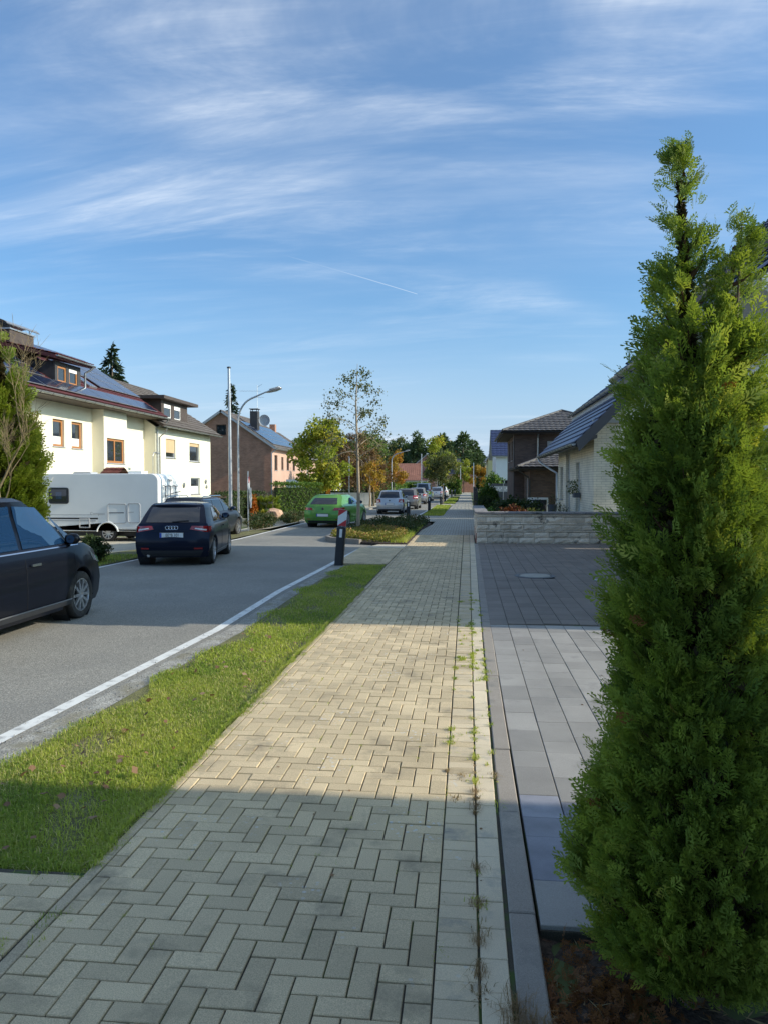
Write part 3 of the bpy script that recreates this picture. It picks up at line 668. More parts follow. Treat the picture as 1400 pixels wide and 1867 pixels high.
gp = [grass_patch(74000, verge_sample(3.36, 7.2, 1.25), zc(-.032), .012, .055, .0023, 1.15), grass_patch(42000, verge_sample(7.0, 17.1, 1.3), zc(-.034), .015, .05, .0040, .9)]
o = obj('grass', npmesh('grass', *join(gp), 'grass'), 'grass'); tag(o, 'rough lawn grass of the verge between the road and the brick walk', 'grass', kind='stuff')
def rect_sample(x0, x1, y0, y1):
    return lambda n: np.stack([rng.uniform(x0, x1, n), rng.uniform(y0, y1, n)], 1)
gs_ = lambda n: (lambda y: np.stack([-1.765+np.abs(rng.normal(0, .02, n))*(np.sin(y*3.1)+np.sin(y*7.7)+.6 > 0), y], 1))(rng.uniform(3.36, 13, n))
o = obj('grass', npmesh('grass', *grass_patch(9000, gs_, zc(-.01), .015, .06, .0025, 1.3), 'grass'), 'grass'); tag(o, 'grass tufts creeping over the edging stones of the brick walk', 'grass', kind='stuff')
gp = [grass_patch(7000, rect_sample(-2.45, -1.3, 43.6, 64.4), zc(-.015), .05, .12, .014), grass_patch(6000, rect_sample(-2.1, -1.05, 69.5, 100), zc(-.015), .05, .13, .02),
      grass_patch(9000, rect_sample(-9.85, -8.25, 11, 19.2), zc(-.065), .03, .08, .006)]
o = obj('grass', npmesh('grass', *join(gp), 'grass'), 'grass'); tag(o, 'short grass strips further along the street edges', 'grass', kind='stuff')
# weeds in the joints: green and straw tufts
def tuft(x, y, n, r, h, w, dry):
    V, F, t = grass_patch(n, lambda k: np.stack([rng.normal(x, r, k), rng.normal(y, r*1.6, k)], 1), zc(-.006), h*.5, h, w, .9)
    return V, F, np.full(len(t), .0)+rng.uniform(.8, 1., len(t)) if dry else t
wg, wd = [], []
cl_ = [2.6+rnd.random()*10 for _ in range(26)]
for i in range(170):
    y = rnd.choice(cl_)+rnd.gauss(0, .16) if rnd.random() < .8 else 2.6+rnd.random()*10; dx = float(np.interp(y, [3, 24], [0, .05])); x = rnd.choice((.054, .054, .178, -.11, rnd.uniform(-.1, .17)))+dx+rnd.gauss(0, .006)
    (wd if y < 4.9 and rnd.random() < .55 else wg).append(tuft(x, y, rnd.randint(6, 50), rnd.uniform(.006, .022), rnd.uniform(.012, .05), .0014+.0002*y, 0))
for y in (2.78, 2.98, 3.25, 3.55, 4.25, 4.45): wd.append(tuft(.054, y, 70, .016, .055, .0010, 1))
for i in range(60):
    y = 2.7+rnd.random()*5; x = round((rnd.uniform(-1.6, -.2)+.012)/.1)*.1-.012; wg.append(tuft(x, y, rnd.randint(5, 16), .007, .018, .0012, 0))
for i in range(18): wg.append(tuft(-1.69+rnd.gauss(0, .01), 2.5+rnd.random()*6, 20, .02, .03, .0014, 0))
for x, y in ((-1.72, 2.95), (-1.8, 2.75), (-1.95, 3.33), (-1.77, 3.3)): wg.append(tuft(x, y, 50, .025, .03, .0014, 0))
for i in range(9): wd.append(tuft(rnd.uniform(.10, .25), rnd.uniform(2.35, 2.62), 90, .025, .07, .0011, 1))
o = obj('weeds', npmesh('weeds', *join(wg), 'grass'), 'grass'); tag(o, 'small green weeds rooted in the joints of the brick walk', 'weeds', kind='stuff')
o = obj('dry_weeds', npmesh('dry_weeds', *join(wd), 'straw'), 'straw'); tag(o, 'withered straw-coloured tufts in the right-hand joint of the brick walk', 'weeds', kind='stuff')
# litter on the bed and the verge
n = 900; pos = np.stack([rng.normal(.52, .13, n).clip(.30, 1.1), rng.normal(2.62, .22, n).clip(2.2, 3.05), rng.uniform(-.045, -.01, n)], 1)
V, F, t = scatter(SPRAYS[2][0], SPRAYS[2][1], pos, rot_basis(rand_dirs(n)*np.array([1, 1, .35]), rng.uniform(0, 6, n)), rng.uniform(.03, .07, n), rng.uniform(0, 1, n))
o = obj('leaf_litter', npmesh('leaf_litter', V, F, t, 'thuja_dead'), 'thuja_dead'); tag(o, 'rust brown heap of fallen thuja needles on the bed', 'leaf litter', kind='stuff')
n = 420; pos = np.stack([rng.uniform(.3, 2.2, n), rng.uniform(2.0, 3.1, n), rng.uniform(-.045, -.015, n)], 1)
T = LEAF_T*np.array([.08, 1, 1]); V, F, t = scatter(T, LEAF_F, pos, rot_basis(rand_dirs(n)*np.array([1, 1, .2]), rng.uniform(0, 6, n)), rng.uniform(.03, .10, n), rng.uniform(0, 1, n))
o = obj('twig_litter', npmesh('twig_litter', V, F, t, 'straw'), 'straw'); tag(o, 'dry stalks and twigs strewn over the dark bed soil', 'twig litter', kind='stuff')
n = 70; pos = np.concatenate([np.stack([rng.uniform(-2.75, -1.85, n), rng.uniform(3.5, 9, n), rng.uniform(-.0, .03, n)], 1), np.stack([rng.uniform(-2.6, -2.0, 12), rng.uniform(3.5, 4.6, 12), np.full(12, .03)], 1)])
n = len(pos); T = np.array([(0,0,0),(.35,.25,.1),(.5,.6,.0),(.2,.7,.12),(0,1,.05),(-.25,.7,.1),(-.5,.5,.02),(-.3,.2,.1)], float); TF = np.array([(0,1,2,3),(0,3,4,5),(0,5,6,7)])
V, F, t = scatter(T, TF, pos, rot_basis(rand_dirs(n)*np.array([1, 1, .3]), rng.normal(0, .5, n)), rng.uniform(.025, .06, n), rng.uniform(0, 1, n))
o = obj('fallen_leaves', npmesh('fallen_leaves', V, F, t, 'leaf_litter'), 'leaf_litter'); tag(o, 'brown fallen leaves lying in the verge grass', 'fallen leaves', kind='stuff')
def stone(label, x, y, z, r, m, seed, flat=.7, cat='stone', sx=1., sy=1.):
    bm = bmesh.new(); bmesh.ops.create_icosphere(bm, subdivisions=2, radius=r); q = random.Random(seed)
    for v in bm.verts: v.co = Vector((v.co.x*sx, v.co.y*sy, v.co.z*flat))*(1+q.uniform(-.22, .18))
    mb = MB(); mb.add([(v.co.x+x, v.co.y+y, v.co.z+z+r*flat*.6) for v in bm.verts], [tuple(v.index for v in f.verts) for f in bm.faces]); bm.free()
    return one('stone', mb, m, label, cat, origin=(x, y, z))
n = 60; pos = np.stack([rng.uniform(-1.7, 2.2, n), rng.uniform(2.8, 11, n), np.full(n, .003)], 1); V, F, t = scatter(T, TF, pos, rot_basis(rand_dirs(n)*np.array([1, 1, .12]), rng.normal(0, .25, n)), rng.uniform(.008, .026, n), rng.uniform(0, 1, n)); o = obj('leaf_bits', npmesh('leaf_bits', V, F, t, 'leaf_litter'), 'leaf_litter'); tag(o, 'tiny dry leaf scraps blown over the walk and the drive', 'fallen leaves', kind='stuff')
stone('pale fist-sized rock on the soil in front of the two-tipped thuja', .44, 2.44, -.05, .036, 'garden_stone', 4, .9)
stone('small pale pebble on the bed close to the dark kerb', .36, 2.43, -.05, .018, 'garden_stone', 5)

# ---------------- shrubs, hedges and trees further off
def bush(label, x, y, z, rx, ry, h, m='hedge', n=900, size=.05, stem='bark', cat='bush', name='bush', group=None, dense=.55, lump=.2):
    t = thing(name, label, cat, (x, y, z), 0, group)
    d = rand_dirs(n); r = rng.uniform(dense, 1, n)**.6; f = 1+lump*np.sin(d[:, 0]*5+x)*np.cos(d[:, 1]*4+y)+lump*.6*np.sin(d[:, 2]*7+x*2)
    pos = d*(r*f)[:, None]*np.array([rx, ry, h/2])+np.array([0, 0, h*.5]); pos[:, 2] = np.maximum(pos[:, 2], .02)
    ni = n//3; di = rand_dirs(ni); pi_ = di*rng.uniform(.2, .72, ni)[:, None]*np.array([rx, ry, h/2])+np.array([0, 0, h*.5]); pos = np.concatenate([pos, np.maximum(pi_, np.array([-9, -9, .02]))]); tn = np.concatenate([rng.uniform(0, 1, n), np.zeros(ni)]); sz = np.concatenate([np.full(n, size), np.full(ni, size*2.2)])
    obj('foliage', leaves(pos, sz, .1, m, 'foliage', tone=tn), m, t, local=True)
    s = MB(); [s.tube([(0, 0, -.05), (q[0]*.4, q[1]*.4, h*.3), (q[0]*.8, q[1]*.8, h*.75)], [.02*h, .015*h, .004], 5) for q in [(rnd.uniform(-rx, rx)*.7, rnd.uniform(-ry, ry)*.7) for _ in range(5)]]
    obj('stems', s, stem, t, local=True); return t
def hedge(label, p0, p1, w, h, m='hedge', n=4000, size=.06, z=None, top=0., cat='hedge', name='hedge'):
    """clipped hedge: leaves through a long box with a rough skin, over a woody frame"""
    p0, p1 = Vector((*p0, 0)), Vector((*p1, 0)); ln = (p1-p0).length; u = (p1-p0)/ln; v = Vector((-u.y, u.x, 0)); z = tz((p0.x+p1.x)/2) if z is None else z
    t = thing(name, label, cat, (p0.x, p0.y, z)); a = rng.uniform(0, ln, n); side = rng.uniform(0, 1, n)
    b = np.where(side < .4, -w/2, np.where(side < .6, w/2, rng.uniform(-w/2, w/2, n))); c = np.where(side < .6, rng.uniform(0, h, n), h)
    c = np.where(side > .9, rng.uniform(0, h, n), c); rough = rng.normal(0, .045, (n, 3))*(1+.5*top)
    c = c+top*.12*np.sin(a*2.7)*(c > h*.7)
    pos = np.outer(a, u)+np.outer(b, v)+np.column_stack([np.zeros(n), np.zeros(n), c])+rough; pos[:, 2] = np.maximum(pos[:, 2], .0)
    obj('foliage', leaves(pos, size, .2, m, 'foliage'), m, t, local=True); s = MB(); k = max(2, int(ln/.5))
    for i in range(k+1):
        q = u*(ln*i/k); s.tube([q+Vector((0, 0, -.05)), q+Vector((rnd.gauss(0, .05), rnd.gauss(0, .05), h*.85))], [.03, .012], 5)
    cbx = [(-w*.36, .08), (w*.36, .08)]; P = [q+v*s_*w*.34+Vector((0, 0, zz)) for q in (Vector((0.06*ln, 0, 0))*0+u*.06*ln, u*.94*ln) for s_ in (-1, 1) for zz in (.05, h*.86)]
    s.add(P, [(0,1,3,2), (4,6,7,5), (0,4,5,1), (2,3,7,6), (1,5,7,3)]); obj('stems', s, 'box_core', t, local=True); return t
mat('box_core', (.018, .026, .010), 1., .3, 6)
def leafy_tree(label, x, y, h, cr, z0, m, n, size, bark='bark', seed=1, shape=1.0, cat='tree', name='tree', group=None, clump=26, tr=.09, zbase=None, dens=.5, cx=0.):
    """crown of leaf clumps hung on forked limbs; cr: crown radius; z0: height where the crown starts"""
    rnd.seed(seed); zb = tz(x) if zbase is None else zbase; t = thing(name, label, cat, (x, y, zb), 0, group); tk = MB(); tips = []
    tk.tube([(0, 0, -.1), (.03, 0, z0*.6), (cx*.3, .02, z0), (cx*.7, 0, z0+(h-z0)*.55), (cx, 0, h*.95)], [tr, tr*.8, tr*.7, tr*.35, tr*.08], 8)
    for i in range(12):
        zz = z0*.95+(h-z0)*rnd.random()*.7; az = rnd.uniform(0, 6.28); branchy(tk, (cx*.5, 0, zz), (math.cos(az), math.sin(az), .7), tr*.3, cr*.62, 2, tips, .5, .15, .65, (2, 3), 2, 5)
    obj('trunk', tk, bark, t, 60, local=True)
    cen = []
    while len(cen) < clump:
        q = Vector((rnd.uniform(-1, 1), rnd.uniform(-1, 1), rnd.uniform(-1, 1)))
        if .25 < q.length < 1: cen.append((q.x*cr*(1-.45*shape*max(0, q.z))+cx*max(0, q.z), q.y*cr*(1-.45*shape*max(0, q.z)), z0+(h-z0)*(.5+.5*q.z)))
    cen = np.array(cen); rad = cr*rng.uniform(.22, .42, clump); idx = rng.integers(0, clump, n); d = rand_dirs(n)
    pos = cen[idx]+d*(rad[idx]*rng.uniform(dens, 1, n))[:, None]*np.array([1, 1, .85]); tone = np.clip(rng.uniform(0, 1, clump)[idx]*.6+rng.normal(.2, .2, n), 0, 1)
    obj('crown', leaves(pos, size, -.3, m, 'crown', tone=tone), m, t, local=True); return t
def conifer_mesh(h, r, n, size, m, seed, layers=13, z0=.06, pine=False):
    global rng
    rng = np.random.default_rng(seed); P, D = [], []
    if not pine:
        for k in range(layers*6):
            f = (k/(layers*6))**.9; z = h*(z0+(1-z0)*f); rr_ = r*(1-f)**.85*rng.uniform(.65, 1.1); az = rng.uniform(0, 6.28); nn = max(3, int(n/(layers*6)*(1.6*(1-f)+.3)))
            q = rng.uniform(.15, 1, nn); P.append(np.stack([np.cos(az+rng.normal(0, .16, nn))*q*rr_, np.sin(az+rng.normal(0, .16, nn))*q*rr_, z-q**2*rr_*.28+rng.normal(0, h*.008, nn)], 1)); D.append(np.stack([np.cos(az)*np.ones(nn), np.sin(az)*np.ones(nn), -.4+rng.normal(0, .35, nn)], 1)+rng.normal(0, .4, (nn, 3)))
    else:
        for k in range(layers*3):
            f = rng.uniform(0, 1); az = rng.uniform(0, 6.28); z = h*(z0+(1-z0)*f); rr_ = r*math.sin(math.pi*min(1, .25+.75*f)**.8)**.7*rng.uniform(.35, 1.0); c = np.array([math.cos(az)*rr_, math.sin(az)*rr_, z]); nn = n//(layers*3)
            dd = rand_dirs(nn, .2); P.append(c+dd*r*.30*rng.uniform(.4, 1, nn)[:, None]*np.array([1, 1, .55])); D.append(dd)
    P, D = np.concatenate(P), np.concatenate(D); nn = len(P); T = LEAF_T*np.array([.42, 1, 1])
    V, F, t = scatter(T, LEAF_F, P, rot_basis(D, rng.uniform(0, 6.28, nn)), size*rng.uniform(.6, 1.4, nn), np.clip(.35+.3*(P[:, 2]/h-.5)+rng.normal(0, .22, nn), 0, 1)); return npmesh('crown', V, F, t, m)
def conifer(label, x, y, h, me, m, r, group=None, cat='tree', name='conifer', z=None, rot=0., bark='bark'):
    t = thing(name, label, cat, (x, y, tz(x) if z is None else z), 0, group); obj('crown', me, m, t, local=True).rotation_euler = (0, 0, rot)
    tk = MB(); tk.tube([(0, 0, -.1), (.05, 0, h*.5), (0, .04, h*.95)], [h*.018, h*.012, h*.002], 6)
    for i in range(7):
        a = rnd.uniform(0, 6.28); zz = h*rnd.uniform(.35, .85); tk.tube([(0, 0, zz), (math.cos(a)*r*.5, math.sin(a)*r*.5, zz+.1*h*.3)], [h*.005, h*.002], 4)
    obj('trunk', tk, bark, t, 60, local=True); return t

# ================================================================== buildings
def wall(mb, p0, u, ln, z0, top, ops=(), dep=.12, n=(0, 0)):
    """wall face from p0 along u; ops: (s0, s1, z0, z1) openings with reveals going along n (into the house); top: height or list of (s, z)"""
    tp = (lambda s: top) if isinstance(top, (int, float)) else (lambda s: float(np.interp(s, [q[0] for q in top], [q[1] for q in top])))
    cuts = sorted({0., ln, *[o[0] for o in ops], *[o[1] for o in ops], *([] if isinstance(top, (int, float)) else [q[0] for q in top])})
    P = lambda s, z, d=0.: (p0[0]+u[0]*s+n[0]*d, p0[1]+u[1]*s+n[1]*d, z)
    for a, b in zip(cuts, cuts[1:]):
        z = z0
        for o in sorted([o for o in ops if o[0] <= a+1e-6 and o[1] >= b-1e-6], key=lambda o: o[2]): mb.quad(P(a, z), P(b, z), P(b, o[2]), P(a, o[2])); z = o[3]
        mb.quad(P(a, z), P(b, z), P(b, tp(b)), P(a, tp(a)))
    for a, b, c, d in [o[:4] for o in ops]:
        mb.quad(P(a, c), P(a, d), P(a, d, dep), P(a, c, dep)); mb.quad(P(b, d), P(b, c), P(b, c, dep), P(b, d, dep))
        mb.quad(P(a, d), P(b, d), P(b, d, dep), P(a, d, dep)); mb.quad(P(b, c), P(a, c), P(a, c, dep), P(b, c, dep))
    return mb
def window(par, p0, u, n, o, fm='white_paint', dep=.12, bars=1, blind=None, sill='grey_panel', name='window', fw=.07, film=0.):
    """frame with pane, optional roller blind and sill inside opening o"""
    a, b, c, d = o[:4]; P = lambda s, z, q: Vector((p0[0]+u[0]*s+n[0]*q, p0[1]+u[1]*s+n[1]*q, z)); m = MB(); q = dep-.04; upv = (n[0], n[1], 0)
    for s0, s1, z0, z1 in ((a, b, c, c+fw), (a, b, d-fw, d), (a, a+fw, c+fw, d-fw), (b-fw, b, c+fw, d-fw), *[(a+(b-a)*(k+1)/(bars+1)-fw*.45, a+(b-a)*(k+1)/(bars+1)+fw*.45, c+fw, d-fw) for k in range(bars)]):
        m.add([P(s0, z0, q), P(s1, z0, q), P(s1, z1, q), P(s0, z1, q), P(s0, z0, q+.06), P(s1, z0, q+.06), P(s1, z1, q+.06), P(s0, z1, q+.06)], [(0,1,2,3), (0,4,5,1), (1,5,6,2), (2,6,7,3), (3,7,4,0)])
    w = obj(name, m, fm, par); obj('pane', MB().quad(P(a+.01, c+.01, q+.03), P(b-.01, c+.01, q+.03), P(b-.01, d-.01, q+.03), P(a+.01, d-.01, q+.03)), 'glass_house', w)
    if blind:
        fr, bm_ = blind; obj('roller_blind', MB().extr([P(a+.02, d-(d-c)*fr, q-.012), P(b-.02, d-(d-c)*fr, q-.012), P(b-.02, d, q-.012), P(a+.02, d, q-.012)], (n[0]*.008, n[1]*.008, 0)), bm_, w)
    if film: obj('privacy_film', MB().quad(P(a+fw, c+fw, q+.026), P(b-fw, c+fw, q+.026), P(b-fw, c+(d-c)*film, q+.026), P(a+fw, c+(d-c)*film, q+.026)), 'white_paint', w)
    if sill: obj('sill', MB().extr([P(a-.06, c-.035, -.06), P(b+.06, c-.035, -.06), P(b+.06, c, -.06), P(a-.06, c, -.06)], (n[0]*(dep+.02), n[1]*(dep+.02), 0)), sill, w)
    return w
def tiled(mb, e0, e1, up, ln, tw=.3, cl=.34, amp=.022, lift=.035, span=None):
    """courses of rolled tiles on the plane through eave e0-e1 rising along up; span(t) -> (a, b) part of the eave length kept at slope distance t"""
    e0, e1, up = Vector(e0), Vector(e1), Vector(up).normalized(); ex = e1-e0; L_ = ex.length; ex /= L_; nm = ex.cross(up).normalized(); nm = nm if nm.z > 0 else -nm
    k = 0; t = 0.
    while t < ln-.02:
        t2 = min(t+cl, ln); a0, b0 = span(t) if span else (0, L_); a1, b1 = span(t2) if span else (0, L_)
        if b0-a0 < .05: break
        b1 = max(b1, a1+.01); ns = max(4, int((b0-a0)/tw*4)); lo, mid, hi = [], [], []
        for i in range(ns+1):
            f = i/ns; s0 = a0+(b0-a0)*f; s1 = min(max(s0, a1), b1); w0 = amp*(abs(math.sin(math.pi*s0/tw))**.8); w1 = amp*(abs(math.sin(math.pi*s1/tw))**.8)
            lo.append(e0+ex*s0+up*t+nm*(w0-.01)); mid.append(e0+ex*s0+up*(t-.015)+nm*(w0+lift)); hi.append(e0+ex*s1+up*t2+nm*w1)
        mb.grid([lo, mid]); mb.grid([mid, hi]); t = t2; k += 1
    return mb
def slab(mb, e0, e1, up, ln, th=.14):
    e0, e1, up = Vector(e0), Vector(e1), Vector(up).normalized(); nm = (e1-e0).cross(up).normalized(); nm = nm if nm.z > 0 else -nm
    P = [e0, e1, e1+up*ln, e0+up*ln]; return mb.extr([p-nm*.012 for p in P], -nm*th)
def gutter(par, a, b, r=.075, m='zinc', name='gutter', br=True):
    a, b = Vector(a), Vector(b); d = (b-a).normalized(); s = d.cross(Vector((0, 0, 1))).normalized(); P = []
    for p in (a, b): P.append([p+s*math.cos(t)*r-Vector((0, 0, 1))*math.sin(t)*r for t in np.linspace(0, math.pi, 9)]+[p+s*math.cos(t)*(r-.008)-Vector((0, 0, 1))*math.sin(t)*(r-.008) for t in np.linspace(math.pi, 0, 9)])
    m_ = MB(); m_.grid([P[0], P[1]])
    for p in (a, b): m_.add([p+s*math.cos(t)*r-Vector((0, 0, 1))*math.sin(t)*r for t in np.linspace(0, math.pi, 9)], [tuple(range(9))])
    g_ = obj(name, m_, m, par, 50)
    if br:
        k = MB(); nn = max(2, int((b-a).length/.9))
        for i in range(nn+1): p = a.lerp(b, i/nn); k.tube([p+s*math.cos(t)*(r+.006)-Vector((0, 0, 1))*math.sin(t)*(r+.006) for t in np.linspace(0, math.pi, 7)], .008, 4)
        obj('brackets', k, 'dark_metal', g_)['kind'] = 'stuff'
    return g_
def pipe(par, pts, r=.045, m='zinc', name='downpipe'): return obj(name, MB().tube(pts, r, 10), m, par, 60)
def panels(par, e0, ey, up, rows, w, h, gap=.03, off=.09, frame=.02):
    """solar modules on a roof plane: rows = list of (slope offset, [along offsets])"""
    e0, ey, up = Vector(e0), Vector(ey).normalized(), Vector(up).normalized(); nm = ey.cross(up).normalized(); nm = nm if nm.z > 0 else -nm
    for t, cols in rows:
        for s in cols:
            a = e0+ey*s+up*t+nm*off; P = [a, a+ey*(w-gap), a+ey*(w-gap)+up*(h-gap), a+up*(h-gap)]; f_ = obj('solar_panel', MB().extr([tuple(p) for p in P], tuple(nm*.035)), 'solar_frame', par)
            c = sum(P, Vector())/4; Q = [c+(p-c)-(ey*frame if (p-c).dot(ey) > 0 else -ey*frame)-(up*frame if (p-c).dot(up) > 0 else -up*frame)+nm*.038 for p in P]; obj('cells', MB().quad(*Q), 'solar', f_)
def nrm(a, b): v = Vector(b)-Vector(a); return v.normalized(), v.length

# ---------------- white house with solar roof (left)
H1 = thing('house', 'cream rendered house with solar roof, red tiles and orange window frames behind the motorhome', 'house', (-20, 36, -.45))
XF = -18.5; y0, y1 = 27.6, 43.2
ops = [(32.9-y0, 33.9-y0, 3.50, 4.74), (34.57-y0, 35.6-y0, 3.48, 4.74), (29.2-y0, 30.4-y0, 3.5, 4.74), (33-y0, 35-y0, .7, 2.0)]
m_ = MB(); wall(m_, (XF, y0), (0, 1), y1-y0, -.6, 5.62, ops, .14, (-1, 0)); wall(m_, (XF, y1), (-1, 0), 8.2, -.6, [(0, 5.6), (4.1, 8.25), (8.2, 5.6)]); wall(m_, (XF-8.2, y0), (1, 0), 8.2, -.6, [(0, 5.6), (4.1, 8.25), (8.2, 5.6)]); wall(m_, (XF-8.2, y1), (0, -1), y1-y0, -.6, 5.6); obj('wall', m_, 'plaster_white', H1)
for i, o in enumerate(ops): window(H1, (XF, y0), (0, 1), (-1, 0), o, 'wood_orange', .14, 0, None, fw=.11, film=.38 if i < 3 else 0)
bay = [(.32, 2.30, 2.85, 4.10)]; m_ = MB(); wall(m_, (XF+.62, 36.55), (0, 1), 2.62, -.6, 5.6, bay, .12, (-1, 0)); wall(m_, (XF, 36.55), (1, 0), .62, -.6, 5.6); wall(m_, (XF+.62, 39.17), (-1, 0), .62, -.6, 5.6); obj('bay', m_, 'plaster_white', H1); window(H1, (XF+.62, 36.55), (0, 1), (-1, 0), bay[0], 'wood_orange', .12, 1, fw=.12)
ea, eb = (-17.28, 26.9, 5.66), (-17.28, 43.35, 5.66); upv = Vector((-6., 0, 3.85)).normalized(); rl_n = 6.3
m_ = MB(); slab(m_, ea, eb, upv, rl_n); slab(m_, (-27.88, 26.9, 5.66), (-27.88, 43.35, 5.66), Vector((6., 0, 3.85)), rl_n); rf = obj('roof', m_, 'slate_brown', H1)
m_ = MB(); tiled(m_, ea, eb, upv, rl_n, .30, .36); tiled(m_, (-27.88, 26.9, 5.66), (-27.88, 43.35, 5.66), Vector((6., 0, 3.85)), rl_n, .6, .7); o = obj('roof_tiles', m_, 'tile_red', rf); o['kind'] = 'stuff'
gutter(H1, (-17.19, 26.9, 5.60), (-17.19, 43.35, 5.60), .085); m_ = MB().box(-18.5, -17.28, 27, 43.3, 5.50, 5.56); obj('soffit', m_, 'slate_brown', H1)
panels(rf, Vector(ea), (0, 1, 0), upv, [(.26, [.3+i*1.68 for i in range(9)]), (1.44, [.3, 1.98, 3.66]), (2.46, [.3, 1.98, 3.66])], 1.66, 1.0); panels(rf, Vector(ea), (0, 1, 0), upv, [(2.0, [11.4, 13.06, 14.72]), (3.02, [9.74, 11.4, 13.06, 14.72]), (4.04, [9.74, 11.4, 13.06, 14.72]), (5.06, [9.74, 11.4, 13.06, 14.72])], 1.64, 1.0)
m_ = MB(); a_ = Vector(ea)+Vector((0, 1, 0))*9.9+upv*1.75; nmv = Vector((upv.z, 0, -upv.x)); m_.extr([a_, a_+Vector((0, .8, 0)), a_+Vector((0, .8, 0))+upv*1.15, a_+upv*1.15], nmv*.11); sk = obj('roof_window', m_, 'zinc', rf); a2 = a_+nmv*.115+Vector((0, .08, 0))+upv*.08; obj('pane', MB().quad(a2, a2+Vector((0, .64, 0)), a2+Vector((0, .64, 0))+upv*.99, a2+upv*.99), 'glass_tint', sk)
# dormer
DX = -18.35; m_ = MB(); dops = [(.22, .98, 6.42, 7.14), (1.24, 2.0, 6.42, 7.14)]; wall(m_, (DX, 32.9), (0, 1), 2.3, 6.2, 7.34, dops, .07, (-1, 0)); wall(m_, (DX-5, 32.9), (1, 0), 5, 6.0, 7.34); wall(m_, (DX, 35.2), (-1, 0), 5, 6.0, 7.34); dm = obj('dormer', m_, 'slate', H1)
for o in dops: window(dm, (DX, 32.9), (0, 1), (-1, 0), o, 'wood_orange', .07, 0, (.22, 'white_paint') if o[0] > 1 else None, sill=None, fw=.09)
m_ = MB(); a_ = (DX+.42, 30.6, 7.62); tiled(m_, (DX+.42, 32.2, 7.52), (DX+.42, 35.7, 7.52), Vector((-4.6, 0, 1.1)), 4.7, .3, .36); slab(m_, (DX+.42, 32.2, 7.50), (DX+.42, 35.7, 7.50), Vector((-4.6, 0, 1.1)), 4.7, .16); obj('dormer_roof', m_, 'tile_red', dm); gutter(dm, (DX+.50, 32.2, 7.46), (DX+.50, 35.7, 7.46), .06, br=False); pipe(dm, [(DX+.5, 35.55, 7.42), (DX+.35, 35.5, 7.25), (DX+.12, 35.42, 7.1), (DX+.12, 35.40, 6.35)], .05)
m_ = MB().box(-22.2, -21.1, 33.9, 35.9, 6.5, 8.98); ch = obj('chimney', m_, 'slate_brown', H1); obj('chimney_rim', MB().box(-22.26, -21.04, 33.84, 35.96, 8.985, 9.05), 'zinc', ch)
m_ = MB(); P = [[(-21.65+.72*math.sin(t), y, 9.22+.42*math.cos(t)-.2) for t in np.linspace(-1.15, 1.15, 11)] for y in (33.55, 36.3)]; m_.grid(P); m_.grid([[(x, y, z-.03) for x, y, z in r_] for r_ in P]); [m_.tube([(x, y, 9.03), (x, y, 9.25)], .02, 5) for x in (-22.1, -21.2) for y in (34.1, 35.7)]; obj('chimney_hood', m_, 'zinc', ch, 40)
m_ = MB(); tiled(m_, (-17.9, 35.3, 1.8), (-16.9, 35.3, 1.8), Vector((0, 1.4, .80)), 1.61, .28, .34); tiled(m_, (-16.9, 38.1, 1.8), (-17.9, 38.1, 1.8), Vector((0, -1.4, .80)), 1.61, .28, .34); pc = obj('porch_roof', m_, 'tile_red', H1)
m_ = MB(); [m_.box(-17.1, -16.98, y, y+.12, -.5, 1.8) for y in (35.4, 37.9)]; m_.beam((-17.04, 35.4, 1.78), (-17.04, 38.0, 1.78), .12); [m_.beam((-17.85, y, 1.78), (-17.0, y, 1.78), .1) for y in (35.45, 37.95)]; obj('porch_frame', m_, 'wood_brown', pc)
pipe(H1, [(-17.19, 43.2, 5.5), (-17.4, 43.2, 5.25), (-18.0, 42.95, 5.0), (-17.72, 42.86, 4.9), (-17.72, 42.86, -.4)], .05)
# garden lamp in front of the recess
one('garden_lamp', MB().tube([(-16.9, 40.2, -.45), (-16.9, 40.2, 3.3), (-16.88, 40.3, 3.5), (-16.85, 40.6, 3.52)], .02, 6).box(-16.92, -16.78, 40.55, 40.85, 3.42, 3.5), 'galv', 'thin bent garden lamp before the recess of the cream house', 'lamp')

# ---------------- pale yellow house next door
H2 = thing('house', 'pale yellow rendered house with brown dormer beside the solar-roofed one', 'house', (-20, 48, -.45)); XF2, y0, y1 = -17.8, 42.75, 52.3
ops = [(44.25-y0, 45.8-y0, 3.36, 4.50), (48.2-y0, 50.1-y0, 3.25, 4.46), (44.4-y0, 45.8-y0, 1.2, 2.25), (48.4-y0, 50.1-y0, 1.1, 2.20)]
m_ = MB(); wall(m_, (XF2, y0), (0, 1), y1-y0, -.6, 5.1, ops, .13, (-1, 0)); wall(m_, (XF2, y1), (-1, 0), 9, -.6, [(0, 5.1), (4.5, 8.2), (9, 5.1)]); obj('wall', m_, 'plaster_cream', H2); m_ = MB(); wall(m_, (XF2-9, y0), (1, 0), 9, -.6, [(0, 5.1), (4.5, 8.2), (9, 5.1)]); obj('side_wall', m_, 'plaster_white', H2)
mat('blind_tan', (.60, .42, .24), .7, .05, 3)
for i, o in enumerate(ops): window(H2, (XF2, y0), (0, 1), (-1, 0), o, 'grey_panel', .13, 0, [(.72, 'blind_tan'), (.18, 'blind_tan'), None, None][i], 'cap_stone', film=(0, 0, .45, .5)[i])
ea, eb = (-17.25, 42.6, 5.2), (-17.25, 52.9, 5.2); upv = Vector((-5.1, 0, 3.25)); m_ = MB(); slab(m_, ea, eb, upv, 6.05); slab(m_, (-27.45, 42.6, 5.2), (-27.45, 52.9, 5.2), Vector((5.1, 0, 3.25)), 6.05); rf = obj('roof', m_, 'slate_brown', H2)
